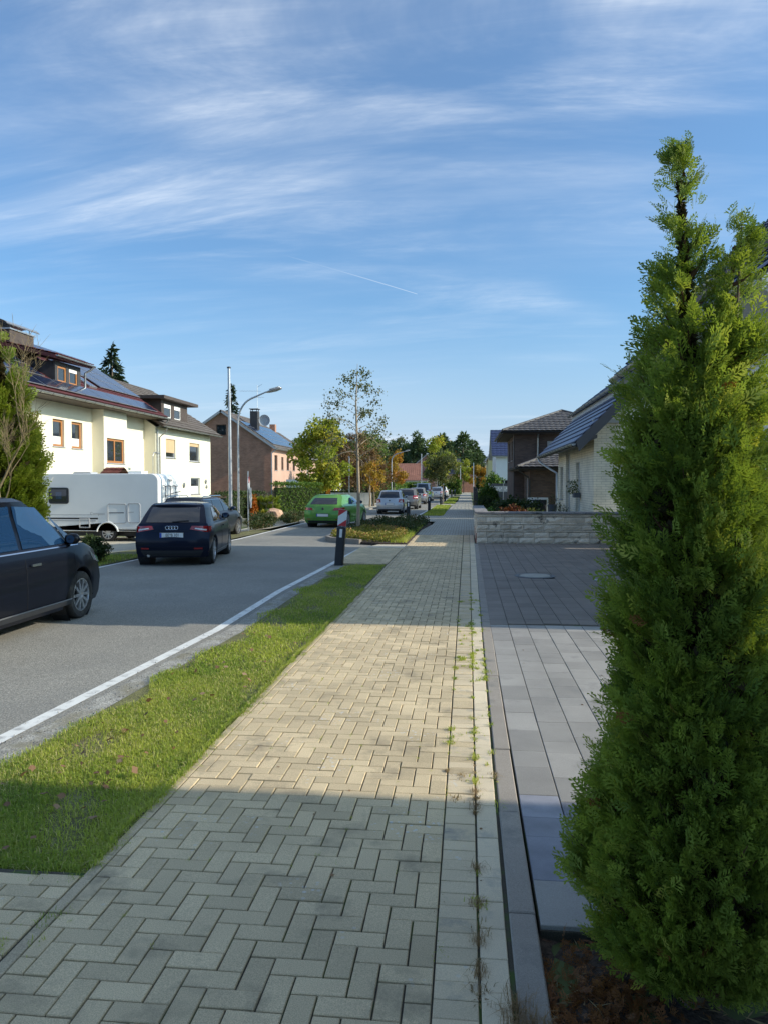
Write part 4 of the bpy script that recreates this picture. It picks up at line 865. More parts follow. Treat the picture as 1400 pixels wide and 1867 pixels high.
m_ = MB(); tiled(m_, ea, eb, upv, 6.05, .3, .36); o = obj('roof_tiles', m_, 'tile_brown', rf); o['kind'] = 'stuff'; gutter(H2, (-17.16, 42.6, 5.13), (-17.16, 52.9, 5.13), .08)
dops = [(.42, 1.55, 5.82, 6.64), (2.05, 3.15, 5.82, 6.64)]; m_ = MB(); wall(m_, (-18.15, 44.5), (0, 1), 4.3, 5.6, 6.85, dops, .07, (-1, 0)); wall(m_, (-22, 44.5), (1, 0), 3.85, 5.5, 6.85); wall(m_, (-18.15, 48.8), (-1, 0), 3.85, 5.5, 6.85); dm = obj('dormer', m_, 'slate_brown', H2)
for o in dops: window(dm, (-18.15, 44.5), (0, 1), (-1, 0), o, 'white_paint', .07, 0, (.28, 'white_paint'), None)
obj('dormer_roof', MB().box(-22.5, -17.72, 43.9, 49.7, 6.86, 7.05), 'slate_brown', dm); pipe(H2, [(-17.2, 43.0, 5.0), (-17.3, 43.0, 4.8), (-17.7, 43.1, 4.5), (-17.7, 43.1, -.4)], .045)
one('wall_ornament', MB().lathe([(.02, 0), (.16, .02), (.18, .05), (.02, .06)], (-17.79, 47.1, 1.72), 'X', 10), 'galv', 'small round ornament on the pale yellow wall between the lower windows', 'ornament')
one('wall_ornament', MB().lathe([(.02, 0), (.15, .02), (.17, .05), (.02, .06)], (-17.79, 51.2, 1.95), 'X', 8).lathe([(.02, 0), (.12, .02), (.14, .05), (.02, .06)], (-17.79, 51.35, 1.6), 'X', 8), 'galv', 'cluster ornament on the pale yellow wall near its far corner', 'ornament')

# ---------------- brown brick gable house
H3 = thing('house', 'brown brick gable house with solar panels, satellite dish and salmon street front', 'house', (-22, 76, -.45)); Y3, X3, XR, ZE, ZG = 72.1, -18.5, -23.4, 5.45, 8.75
gop = [(4.35, 5.35, 6.45, 7.5)]; m_ = MB(); wall(m_, (XR-4.9, Y3), (1, 0), 9.8, -.6, [(0, ZE), (4.9, ZG), (9.8, ZE)], gop, .12, (0, 1)); obj('gable_wall', m_, 'brick_brown', H3); window(H3, (XR-4.9, Y3), (1, 0), (0, 1), gop[0], 'wood_brown', .12, 0, None, 'brick_brown')
ops = [(1.1, 2.3, 3.1, 4.6), (3.9, 4.8, 3.2, 4.5), (6.2, 7.3, 3.2, 4.5), (9, 10.1, 3.2, 4.5), (1.2, 2.4, .2, 2.1), (4.2, 5.0, .6, 2.0), (6.6, 7.7, .4, 1.9), (9.2, 10.4, .4, 1.9)]
m_ = MB(); wall(m_, (X3, Y3), (0, 1), 13, -.6, ZE, ops, .14, (-1, 0)); wall(m_, (X3, Y3+13), (-1, 0), 9.8, -.6, [(0, ZE), (4.9, ZG), (9.8, ZE)]); obj('wall', m_, 'plaster_pink', H3)
for i, o in enumerate(ops): window(H3, (X3, Y3), (0, 1), (-1, 0), o, 'white_paint' if i == 6 else 'wood_brown', .14, 0, (.6, 'white_paint') if i == 6 else None)
ea, eb = (X3+.5, Y3-.35, ZE-.2), (X3+.5, Y3+13.3, ZE-.2); upv = Vector((XR-X3-.5, 0, ZG+.15-ZE+.2)); ln = upv.length; m_ = MB(); slab(m_, ea, eb, upv, ln, .2); slab(m_, (2*XR-X3-.5, Y3-.35, ZE-.2), (2*XR-X3-.5, Y3+13.3, ZE-.2), Vector((-upv.x, 0, upv.z)), ln, .2); rf = obj('roof', m_, 'grey_panel', H3)
m_ = MB(); tiled(m_, ea, eb, upv, ln, .6, .5); o = obj('roof_tiles', m_, 'tile_brown', rf); o['kind'] = 'stuff'; panels(rf, Vector(ea), (0, 1, 0), upv, [(.5+i*1.02, [.5+j*1.68 for j in range(7)]) for i in range(4)], 1.65, 1.0); gutter(H3, (X3+.58, Y3-.3, ZE-.25), (X3+.58, Y3+13.3, ZE-.25), .08, br=False)
pipe(H3, [(X3+.55, Y3-.15, ZE-.3), (X3+.3, Y3-.12, ZE-.5), (X3+.02, Y3-.1, ZE-.75), (X3+.02, Y3-.1, -.4)], .06); ch = obj('chimney', MB().box(-21.35, -20.6, 74.7, 75.5, 6.4, 9.0), 'slate', H3); cp = MB().box(-21.42, -20.53, 74.63, 75.57, 9.2, 9.26); [cp.box(x, x+.06, y, y+.06, 9.0, 9.2) for x in (-21.3, -20.7) for y in (74.75, 75.38)]; obj('chimney_cap', cp, 'slate', ch)
one('satellite_dish', MB().lathe([(.02, .12), (.3, .09), (.5, .02), (.58, -.05), (.57, -.07), (.3, .07), (.02, .10)], (-19.95, 75.0, 8.1), 'Y', 18).tube([(-19.95, 75.1, 8.1), (-20.4, 75.2, 7.7)], .03, 5).tube([(-19.95, 74.9, 7.55), (-19.6, 74.4, 8.0)], .02, 5), 'grey_panel', 'round satellite dish beside the chimney of the brown brick house', 'satellite dish')
m_ = MB(); m_.tube([(-20.7, 75.1, 9.2), (-20.7, 75.1, 11.6)], .025, 6); m_.beam((-22.5, 75.1, 11.05), (-20.3, 75.1, 11.0), .02); [m_.beam((-22.4+i*.25, 74.8, 11.04), (-22.4+i*.25, 75.4, 11.04), .015) for i in range(8)]; m_.beam((-21.3, 75.1, 10.4), (-20.0, 75.1, 10.4), .02); [m_.beam((-21.2+i*.25, 74.7, 10.4), (-21.2+i*.25, 75.5, 10.4), .015) for i in range(5)]; m_.beam((-20.7, 75.1, 11.4), (-20.2, 75.1, 11.7), .03)
one('roof_antenna', m_, 'galv', 'rake aerial on a mast above the brown brick house', 'antenna')

def simple_house(label, x0, x1, y0, y1, ze, zr, wm, rm, ridge='y', ops=(), side='+x', z0=-.5, over=.4, chim=None, fm='white_paint', roll=.4):
    """gabled house further off: walls with real window openings, tiled roof, chimney"""
    t = thing('house', label, 'house', ((x0+x1)/2, (y0+y1)/2, z0)); m_ = MB(); xm, ym = (x0+x1)/2, (y0+y1)/2
    gx = [(0, ze), ((x1-x0)/2, zr), (x1-x0, ze)] if ridge == 'y' else ze; gy = [(0, ze), ((y1-y0)/2, zr), (y1-y0, ze)] if ridge == 'x' else ze
    fo = [o for o in ops if o[0] == 'f']; so_ = [o for o in ops if o[0] == 's']
    wall(m_, (x0, y0), (1, 0), x1-x0, z0-.1, gx, [o[1:] for o in fo], .12, (0, 1)); wall(m_, (x1, y1), (-1, 0), x1-x0, z0-.1, gx)
    if side == '+x': wall(m_, (x1, y0), (0, 1), y1-y0, z0-.1, gy, [o[1:] for o in so_], .12, (-1, 0)); wall(m_, (x0, y1), (0, -1), y1-y0, z0-.1, gy)
    else: wall(m_, (x0, y0), (0, 1), y1-y0, z0-.1, gy, [o[1:] for o in so_], .12, (1, 0)); wall(m_, (x1, y1), (0, -1), y1-y0, z0-.1, gy)
    obj('wall', m_, wm, t)
    for o in fo: window(t, (x0, y0), (1, 0), (0, 1), o[1:], fm, .12, 1)
    for o in so_: window(t, (x1 if side == '+x' else x0, y0), (0, 1), (-1 if side == '+x' else 1, 0), o[1:], fm, .12, 1)
    m_ = MB(); tl = MB(); k = over
    if ridge == 'y':
        sl_ = (zr-ze)/((x1-x0)/2); prs = [((x1+k, y0-k, ze-k*sl_), (x1+k, y1+k, ze-k*sl_), Vector((-1, 0, sl_))), ((x0-k, y0-k, ze-k*sl_), (x0-k, y1+k, ze-k*sl_), Vector((1, 0, sl_)))]; ln = ((x1-x0)/2+k)*math.sqrt(1+sl_**2)
    else:
        sl_ = (zr-ze)/((y1-y0)/2); prs = [((x0-k, y0-k, ze-k*sl_), (x1+k, y0-k, ze-k*sl_), Vector((0, 1, sl_))), ((x0-k, y1+k, ze-k*sl_), (x1+k, y1+k, ze-k*sl_), Vector((0, -1, sl_)))]; ln = ((y1-y0)/2+k)*math.sqrt(1+sl_**2)
    for a, b, u in prs: u = u.normalized(); slab(m_, tuple(Vector(a)+Vector((0, 0, .15))), tuple(Vector(b)+Vector((0, 0, .15))), u, ln, .12); tiled(tl, tuple(Vector(a)+Vector((0, 0, .15))), tuple(Vector(b)+Vector((0, 0, .15))), u, ln, roll, .4)
    rf = obj('roof', m_, 'grey_panel', t); o = obj('roof_tiles', tl, rm, rf); o['kind'] = 'stuff'
    if chim: cx, cy, h_ = chim; c_ = obj('chimney', MB().box(cx-.35, cx+.35, cy-.35, cy+.35, zr-1.2, zr+h_), 'brick_brown', rf)
    return t
simple_house('brown-roofed house with brick chimney behind the brick gable house', -31, -20.5, 92, 104, 5.2, 8.7, 'plaster_pink', 'tile_brown', 'y', [('s', 2, 3.2, 3, 4.3), ('s', 6, 7.2, 3, 4.3)], chim=(-24.2, 95, .55))
simple_house('white gabled house with terracotta roof at the bend of the street', -16.2, -8.0, 150, 158, 2.6, 5.7, 'white_paint', 'tile_terracotta', 'x', [('s', 1.5, 2.6, .6, 1.9), ('s', 5.2, 6.3, .6, 1.9), ('s', 3.4, 4.6, 2.9, 4.0), ('f', 1.5, 2.7, .8, 1.9), ('f', 4.6, 5.8, .8, 1.9)])
simple_house('dark-roofed brick house rising behind the terracotta roof', -13.2, -4.4, 172, 182, 4.6, 8.3, 'brick_brown', 'tile_dark', 'y', [('f', 3.6, 5.2, 4.9, 6.3), ('f', 1.5, 2.8, 2, 3.4), ('f', 6, 7.3, 2, 3.4)])
simple_house('brick house with tall blue-black roof in front of the wood', -6.2, -1.6, 150, 157, 3.9, 6.6, 'plaster_pink', 'tile_dark', 'x', [('f', .5, 1.3, 1.0, 2.4), ('f', 1.8, 2.6, 1.0, 2.4), ('f', 3.2, 4.2, .6, 3.4), ('s', 3, 4.2, 1.2, 2.6)])
simple_house('grey gabled house beyond the tall blue-black roof', -3.2, 1.8, 162, 171, 3.5, 6.3, 'brick_brown', 'tile_grey', 'y', [('f', 1.9, 3.0, 3.6, 4.6), ('f', .6, 1.5, 1.2, 2.4)])
simple_house('white gabled cottage behind the fence on the right of the walk', 3.2, 9.5, 112, 122, 3.2, 6.6, 'white_paint', 'tile_grey', 'y', [('f', .8, 1.9, 1.2, 2.4), ('f', 2.6, 3.7, 3.3, 4.5)], '-x', z0=-.06)

# ---------------- right: house beside the drive whose eave shows over the hedge trees
HA = thing('house', 'white brick house whose blue-black eave shows behind the hedge trees, long side to the drive', 'house', (7, 15, -.06)); ya, yb = 9.15, 17.5
ops = [(2.0, 3.1, 1.0, 2.3), (5.2, 6.3, 1.0, 2.3)]; m_ = MB(); gtop = [(0, 4.15), (3.3, 7.6), (6.6, 4.15)]
wall(m_, (3.72, ya+.35), (0, 1), yb-ya-.7, -.1, 4.3, ops, .12, (1, 0)); wall(m_, (3.72, ya+.35), (1, 0), 6.6, -.1, gtop); wall(m_, (10.32, yb-.35), (-1, 0), 6.6, -.1, gtop); wall(m_, (10.32, yb-.35), (0, -1), yb-ya-.7, -.1, 4.3); obj('wall', m_, 'brick_white', HA)
for o in ops: window(HA, (3.72, ya+.35), (0, 1), (1, 0), o, 'white_paint', .12, 1)
ea, eb, u = (3.28, ya, 4.16), (3.28, yb, 4.16), Vector((3.74, 0, 3.78)); un = u.normalized(); wa_, wb_ = (5.5, yb-.06, 6.404), (5.5, 21.6, 6.404); m_ = MB(); slab(m_, ea, eb, u, u.length, .18); slab(m_, (10.76, ya, 4.16), (10.76, 21.6, 4.16), Vector((-3.74, 0, 3.78)), u.length, .18); slab(m_, (5.5, yb+.01, 6.404), wb_, u, 2.161, .18); rf = obj('roof', m_, 'dark_panel', HA)
m_ = MB(); tiled(m_, ea, eb, u, u.length, .28, .34, .03, .05); tiled(m_, (5.5, yb+.01, 6.404), wb_, u, 2.161, .28, .34, .03, .05); tiled(m_, (10.76, ya, 4.16), (10.76, 21.6, 4.16), Vector((-3.74, 0, 3.78)), u.length, .5, .5); o = obj('roof_tiles', m_, 'tile_blue', rf); o['kind'] = 'stuff'
m_ = MB(); wall(m_, (5.95, yb-.36), (0, 1), 4.1, -.1, 6.5, [(1.2, 2.3, 1.0, 2.3)], .12, (1, 0)); wall(m_, (10.3, yb-.36+4.1), (-1, 0), 4.35, -.1, [(0, 4.3), (3.2, 7.4), (4.35, 6.5)]); wall(m_, (10.3, yb-.36+4.1), (0, -1), 4.1, -.1, 4.3); obj('rear_wing', m_, 'brick_white', HA); window(HA, (5.95, yb-.36), (0, 1), (1, 0), (1.2, 2.3, 1.0, 2.3)); gutter(HA, (5.41, yb+.02, 6.34), (5.41, 21.6, 6.34), .08); gutter(HA, (3.19, ya, 4.10), (3.19, yb, 4.10), .08); obj('eave_box', MB().extr([(3.30, ya+.02, 4.02), (3.72, ya+.02, 3.72), (3.72, ya+.02, 4.4), (3.36, ya+.02, 4.1)], (0, yb-ya-.04, 0)), 'grey_panel', HA); obj('verge_board', MB().extr([(3.3, ya-.02, 3.98), (3.3, ya-.02, 4.12), (7.02, ya-.02, 7.88), (7.02, ya-.02, 7.66)], (0, .03, 0)), 'white_paint', HA)
obj('snow_guard', MB().beam((3.95, ya+.4, 4.98), (3.95, yb-.4, 4.98), .04, .16), 'wood_brown', rf)
# unseen neighbour on the right; its blocks are shaped to cast the foreground shade
HZ = thing('house', 'unseen flat-roofed neighbour on the right, with a tower added to cast the foreground shadow', 'house', (9, -2, -.06)); m_ = MB(); o_ = [(2, 3.2, 1, 2.3), (6, 7.2, 1, 2.3)]
wall(m_, (5.2, -9), (0, 1), 11.62, -.1, 3.2, o_, .12, (1, 0)); wall(m_, (5.2, -9), (1, 0), 8, -.1, 3.2); wall(m_, (13.2, 2.62), (0, -1), 11.62, -.1, 3.2); obj('wall', m_, 'brick_white', HZ); obj('roof', MB().box(5.05, 13.4, -9.15, 2.61, 3.2, 3.36).box(5.3, 12, -8, 2.12, 3.362, 5.4), 'dark_panel', HZ)  # raised box on the roof added to shade the near left corner
for o in o_: window(HZ, (5.2, -9), (0, 1), (1, 0), o)
m_ = MB(); wall(m_, (5.2, 2.62), (0, 1), 1.13, -.1, 5.7, [(.3, .8, 3.6, 4.9)], .12, (1, 0)); wall(m_, (13.2, 3.75), (-1, 0), 8, -.1, 5.7); wall(m_, (5.2, 2.62), (1, 0), 8, -.1, 5.7); wall(m_, (13.2, 3.75), (0, -1), 1.13, -.1, 5.7); m_.quad((5.2, 2.62, 5.7), (13.2, 2.62, 5.7), (13.2, 3.75, 5.7), (5.2, 3.75, 5.7)); tw = obj('shadow_tower', m_, 'brick_white', HZ); window(tw, (5.2, 2.62), (0, 1), (1, 0), (.3, .8, 3.6, 4.9), bars=0)  # narrow tower added only to throw shade across the near walk

# ---------------- white brick house behind the garden wall
HB = thing('house', 'white brick house with stepped blue roof behind the low garden wall', 'house', (8, 31, -.06)); XB, YB, YE = 4.25, 26.5, 36.6
ops = [(3.2, 4.3, .25, 2.62), (6.0, 7.3, .1, 3.05), (8.3, 9.3, 1.1, 2.55)]; m_ = MB(); wall(m_, (XB, YB), (0, 1), YE-YB, -.1, 3.55, ops, .16, (1, 0)); wall(m_, (XB, YB), (1, 0), 8.6, -.1, [(0, 3.9), (8.6, 3.9)]); wall(m_, (XB+8.6, YE), (-1, 0), 8.6, -.1, 3.9); wall(m_, (XB+8.6, YE), (0, -1), YE-YB, -.1, 3.6); obj('wall', m_, 'brick_white', HB)
for o in ops: window(HB, (XB, YB), (0, 1), (1, 0), o, 'white_paint', .16, 0, (.55, 'grey_panel'))
tb = MB(); zs = 3.97; 
while zs < 7.5:
    xl = 3.75+(zs+.15-3.16)/1.03+.12 if zs < 4.9 else 5.35+(zs+.15-4.95)/.764; xl = max(xl, XB+.02)
    if 17.1-2*xl > .2: tb.box(xl, 17.1-xl, YB-.03, YB+.05, zs, zs+.145)
    zs += .15
obj('gable_boards', tb, 'timber_white', HB); obj('gable_rail', MB().box(XB-.05, XB+8.65, YB-.06, YB+.06, 3.84, 3.965), 'grey_panel', HB)
ea, eb, u = (3.55, 25.75, 3.16), (3.55, 38.6, 3.16), Vector((2.0, 0, 2.06)); m_ = MB(); slab(m_, ea, eb, u, u.length, .16); rf = obj('roof', m_, 'dark_panel', HB); m_ = MB(); tiled(m_, ea, eb, u, u.length, .28, .36, .03, .045); o = obj('roof_tiles', m_, 'tile_blue', rf); o['kind'] = 'stuff'
gutter(HB, (3.47, 25.75, 3.12), (3.47, 38.7, 3.12), .075); pipe(HB, [(3.47, 38.4, 3.05), (3.55, 38.3, 2.85), (4.0, 37.2, 2.45), (4.2, 36.72, 2.3), (4.2, 36.7, 0)], .05)
for i in range(6):     # slate-clad verge in overlapping courses
    f0, f1 = i/6, (i+1)/6+.03; a = Vector(ea)+u*f0; c = Vector(ea)+u*min(f1, 1.0); dz = Vector((.10, 0, -.30)); obj('verge_slate', MB().extr([a+Vector((0, .0, .02)), a+dz, c+dz, c+Vector((0, 0, .02))], (0, -.03-.006*(6-i), 0)), 'dark_panel', HB)
obj('eave_soffit', MB().extr([(3.55, 25.8, 3.0), (4.24, 25.8, 3.3), (4.24, 25.8, 3.42), (3.55, 25.8, 3.12)], (0, 12.7, 0)), 'dark_panel', HB)
ea, eb, u = (5.15, 26.1, 5.22), (5.15, 39.3, 5.22), Vector((3.6, 0, 2.75)); m_ = MB(); slab(m_, ea, eb, u, u.length, .16); slab(m_, (12.35+.0, 26.1, 5.22), (12.35, 39.3, 5.22), Vector((-3.6, 0, 2.75)), u.length, .16); r2 = obj('upper_roof', m_, 'dark_panel', HB); m_ = MB(); tiled(m_, ea, eb, u, u.length, .28, .36, .03, .045); o = obj('roof_tiles', m_, 'tile_blue', r2); o['kind'] = 'stuff'
gutter(HB, (5.06, 26.1, 5.18), (5.06, 39.3, 5.18), .085); obj('eave_fascia', MB().extr([(5.2, 26.12, 5.12), (5.62, 26.12, 5.12), (5.62, 26.12, 4.78), (5.2, 26.12, 4.86)], (0, 13.1, 0)), 'grey_panel', HB)

# ---------------- dark brick house with hipped roofs
HC = thing('house', 'dark brick house with grey hipped roofs and white window frames', 'house', (6, 46, -.06)); m_ = MB()
u_ops = [(1.85, 3.15, 3.35, 4.25)]; wall(m_, (2.75, 45), (1, 0), 6, -.1, 4.75, u_ops, .1, (0, 1)); wall(m_, (2.75, 45), (0, 1), 8, -.1, 4.75, [(2, 3, 3.2, 4.4), (5, 6, 3.2, 4.4)], .1, (1, 0)); wall(m_, (8.75, 53), (-1, 0), 6, -.1, 4.75); wall(m_, (8.75, 53), (0, -1), 8, -.1, 4.75); wall(m_, (3.3, 41), (1, 0), 4.6, -.1, 2.62); wall(m_, (3.3, 45), (0, -1), 4, -.1, 2.62, [(1.2, 2.3, 0, 2.1)], .1, (1, 0)); wall(m_, (7.9, 41), (0, 1), 4, -.1, 2.62); obj('wall', m_, 'brick_dark', HC)
window(HC, (2.75, 45), (1, 0), (0, 1), u_ops[0], 'white_paint', .06, 0, (.5, 'grey_panel'), None, fw=.13); [window(HC, (2.75, 45), (0, 1), (1, 0), o, 'white_paint', .1, 0) for o in [(2, 3, 3.2, 4.4), (5, 6, 3.2, 4.4)]]; window(HC, (3.3, 45), (0, -1), (1, 0), (1.2, 2.3, 0, 2.1), 'white_paint', .1, 0, None, None, 'door', .14)
obj('corner_panel', MB().box(2.70, 2.745, 45.05, 46.0, -.1, 4.7), 'slate_brown', HC)
GB = thing('garage', 'unseen flat-roofed white garage added to shade the garden wall', 'garage', (7.5, 22.7, -.06)); m_ = MB(); wall(m_, (6.0, 21.75), (0, 1), 2.1, -.1, 3.2); wall(m_, (6.0, 21.75), (1, 0), 3.4, -.1, 3.2, [(.4, 3.0, 0, 2.2)], .1, (0, 1)); wall(m_, (9.4, 23.85), (-1, 0), 3.4, -.1, 3.2); wall(m_, (9.4, 23.85), (0, -1), 2.1, -.1, 3.2); obj('wall', m_, 'brick_white', GB); obj('roof', MB().box(5.9, 9.5, 21.65, 23.95, 3.2, 3.32), 'dark_panel', GB); obj('door', MB().box(6.4, 9.0, 21.84, 21.9, 0, 2.2), 'grey_panel', GB)  # hidden garage, put in to keep sun off the garden wall
def hip(par, x0, x1, y0, y1, ze, rise, inset, name, over=.6, cut=1.0):
    x0, x1, y0, y1 = x0-over, x1+over, y0-over, y1+over; W_, D_ = x1-x0, y1-y0; hw = min(W_, D_)/2; sl_ = rise/hw; m_ = MB(); base = [(x0, y0, ze), (x1, y0, ze), (x1, y1, ze), (x0, y1, ze)]
    tl = MB(); ln = math.hypot(hw, rise)*cut; k = hw/math.hypot(hw, rise)
    for a, b, u in (((x0, y0), (x1, y0), (0, 1)), ((x1, y0), (x1, y1), (-1, 0)), ((x1, y1), (x0, y1), (0, -1)), ((x0, y1), (x0, y0), (1, 0))):
        L_ = math.hypot(b[0]-a[0], b[1]-a[1]); tiled(tl, (*a, ze), (*b, ze), Vector((u[0], u[1], sl_)), ln, .30, .34, .025, .04, span=lambda t, L_=L_: (t*k, L_-t*k))
    r_ = obj(name, MB().box(x0+.05, x1-.05, y0+.05, y1-.05, ze-.16, ze-.03), 'slate_brown', par); o = obj('roof_tiles', tl, 'tile_grey', r_); o['kind'] = 'stuff'
    rg = MB(); tp = [(x0+hw, y0+hw, ze+rise+.03), (x1-hw, y1-hw, ze+rise+.03)] if cut == 1 else None
    if tp: [rg.tube([(cx, cy, ze+.05), tp[j]], .07, 6) for cx, cy, j in ((x0, y0, 0), (x1, y0, 0 if W_ < D_ else 1), (x1, y1, 1), (x0, y1, 1 if W_ < D_ else 0))]; rg.tube(tp, .07, 6); obj('ridge_tiles', rg, 'tile_grey', r_)
    for a, b in (((x0-.06, y0-.06, ze-.04), (x1+.06, y0-.06, ze-.04)), ((x0-.06, y1+.06, ze-.04), (x0-.06, y0-.06, ze-.04))): gutter(par, a, b, .07, 'dark_metal', br=False)
    return r_
hip(HC, 2.75, 8.75, 45, 53, 4.8, 1.45, 0, 'roof', .75); hip(HC, 3.3, 7.9, 41, 47.0, 2.66, 1.15, 0, 'porch_roof', .7)
pipe(HC, [(4.05, 44.3, 4.75), (4.05, 44.9, 4.5), (4.05, 44.93, 4.4), (4.05, 44.93, 3.0)], .05); pipe(HC, [(2.66, 40.3, 2.6), (2.75, 40.35, 2.4), (3.2, 40.9, 2.15), (3.28, 40.94, 2.0), (3.28, 40.94, 0)], .045, 'dark_metal')
HD = simple_house('white house with blue-black roofs past the dark brick house', 2.75, 9, 74, 84, 4.5, 7.1, 'white_paint', 'tile_blue', 'x', [('f', .4, 1.2, .2, 2.2), ('f', 1.5, 2.3, .8, 2.2), ('s', 2, 3, 3, 4.2)], '-x', z0=-.06)
simple_house('yellow house with dark roof behind the white one', 2.5, 8, 92, 101, 4.9, 8.2, 'plaster_yellow', 'tile_dark', 'y', [('f', .7, 1.6, 1.2, 2.4), ('s', 2, 3, 3, 4.2)], '-x', z0=-.06)
fn = thing('screen_fence', 'slate grey privacy fence with pale patterned band before the white house', 'fence', (3.0, 62, -.06))
for i in range(3):
    x = 1.75+i*1.15; p_ = obj('fence_panel', MB().box(x+.03, x+1.12, 62, 62.05, .02, 1.15), 'dark_panel', fn); obj('post', MB().box(x-.03, x+.028, 61.98, 62.07, -.1, 1.85), 'galv', fn); obj('patterned_band', MB().box(x+.03, x+1.12, 62.01, 62.04, 1.16, 1.62), 'grey_panel', p_); obj('top_rail', MB().box(x+.03, x+1.12, 62, 62.05, 1.63, 1.82), 'dark_panel', p_)
    dm_ = MB(); [dm_.prism([(x+.1+j*.125, 61.985), (x+.16+j*.125, 61.985), (x+.16+j*.125, 62.005), (x+.1+j*.125, 62.005)], 1.25+.12*(j % 2), 1.40+.12*(j % 2)) for j in range(8)]; obj('pattern', dm_, 'white_paint', p_)

# ---------------- low garden wall of split stones with capping
GW = thing('garden_wall', 'low garden wall of split pale stones with dark weathered capping', 'wall', (2.6, 23.6, -.02))
rnd.seed(21)
def split_stone(x0, x1, y0, y1, z0, z1, face):
    """stone with a rough face towards -y (face 'y') or -x (face 'x')"""
    m_ = MB(); nx = max(3, int((x1-x0 if face == 'y' else y1-y0)/.11)+1); P = []
    for j in range(4):
        r_ = []
        for i in range(nx+1):
            s = i/nx; z = z0+(z1-z0)*j/3; ed = i in (0, nx) or j in (0, 3); q = (0 if ed else .022)+rnd.uniform(-.012, .014)*(0.25 if ed else 1)
            r_.append((x0+(x1-x0)*s, y0-q, z) if face == 'y' else (x0-q, y1-(y1-y0)*s, z))
        P.append(r_)
    m_.grid(P)
    if face == 'y': m_.quad((x0, y0, z1), (x1, y0, z1), (x1, y1, z1), (x0, y1, z1)); m_.quad((x0, y0, z0), (x0, y0, z1), (x0, y1, z1), (x0, y1, z0)); m_.quad((x1, y0, z0), (x1, y1, z0), (x1, y1, z1), (x1, y0, z1))
    else: m_.quad((x0, y0, z1), (x1, y0, z1), (x1, y1, z1), (x0, y1, z1)); m_.quad((x0, y0, z0), (x1, y0, z0), (x1, y0, z1), (x0, y0, z1)); m_.quad((x0, y1, z0), (x0, y1, z1), (x1, y1, z1), (x1, y1, z0))
    return m_
core = obj('mortar_core', MB().box(.36, 5.6, 23.55, 23.78, -.1, .88).box(.36, .58, 23.79, 30.2, -.1, .88), 'joint', GW)
heights = [0, .15, .32, .40, .56, .63, .80, .90]
z = -.01; zs = [-.01, .17, .33, .40, .56, .63, .80, .90]
bands = [(-.01, .17), (.17, .335), (.335, .40), (.40, .56), (.56, .62), (.62, .79), (.79, .885)]
for bi, (a, b) in enumerate(bands):
    for face in ('y', 'x'):
        s = .30 if face == 'y' else 23.56; e = 5.6 if face == 'y' else 30.2
        while s < e-.05:
            ln = rnd.uniform(.28, .62) if b-a > .1 else rnd.uniform(.5, 1.1); s2 = min(s+ln, e)
            if e-s2 < .15: s2 = e
            if face == 'y': obj('wall_stone', split_stone(s+.004, s2-.004, 23.50+rnd.uniform(-.008, .012), 23.60, a+.004, b-.004, 'y'), 'garden_stone', GW)
            else: obj('wall_stone', split_stone(.31+rnd.uniform(-.008, .01), .42, s+.004, s2-.004, a+.004, b-.004, 'x'), 'garden_stone', GW)
            s = s2
for i in range(6): obj('cap_stone', MB().cbox(.26+i*.9, .26+(i+1)*.9-.006, 23.44, 23.86, .89, .95, .012), 'cap_stone', GW)
for i in range(7): obj('cap_stone', MB().cbox(.24, .66, 23.87+i*.91, 23.87+(i+1)*.91-.006, .89, .952, .012), 'cap_stone', GW)
mat('red_brick', (.30, .055, .03), .8, .2, 5); one('edging_board', MB().box(.285, .303, 23.52, 27.5, -.05, .30), 'red_brick', 'brick red edging board at the foot of the garden wall beside the walk', 'edging')

# ================================================================== vehicles
def paint(name, col, metal=.35, rough=.32): return mat(name, col, rough, .05, 6, .04, 500, metal=metal, coat=.22 if max(col) < .05 else .8, spec=.15)
paint('paint_black', (.004, .005, .009), 0, .3); paint('paint_navy', (.008, .012, .028), .2, .28); paint('paint_green', (.13, .33, .06), .15, .3); paint('paint_silver', (.52, .53, .54), .5, .35); paint('paint_grey', (.23, .22, .21), .5, .35); paint('paint_bluegrey', (.03, .036, .046), .3, .3); paint('paint_white', (.74, .74, .72), 0, .35); paint('paint_neon', (.45, .62, .04), 0, .4); paint('paint_steel', (.36, .37, .39), .5, .33)
m, nt, N, L, b = nodes('tail_red'); b.inputs['Base Color'].default_value = (.34, .012, .014, 1); b.inputs['Roughness'].default_value = .12; b.inputs['Coat Weight'].default_value = 1
m, nt, N, L, b = nodes('lamp_smoke'); b.inputs['Base Color'].default_value = (.16, .17, .19, 1); b.inputs['Roughness'].default_value = .08; b.inputs['Coat Weight'].default_value = 1
m, nt, N, L, b = nodes('lamp_clear'); b.inputs['Base Color'].default_value = (.70, .68, .66, 1); b.inputs['Roughness'].default_value = .1; b.inputs['Coat Weight'].default_value = 1
WHEELS = {}
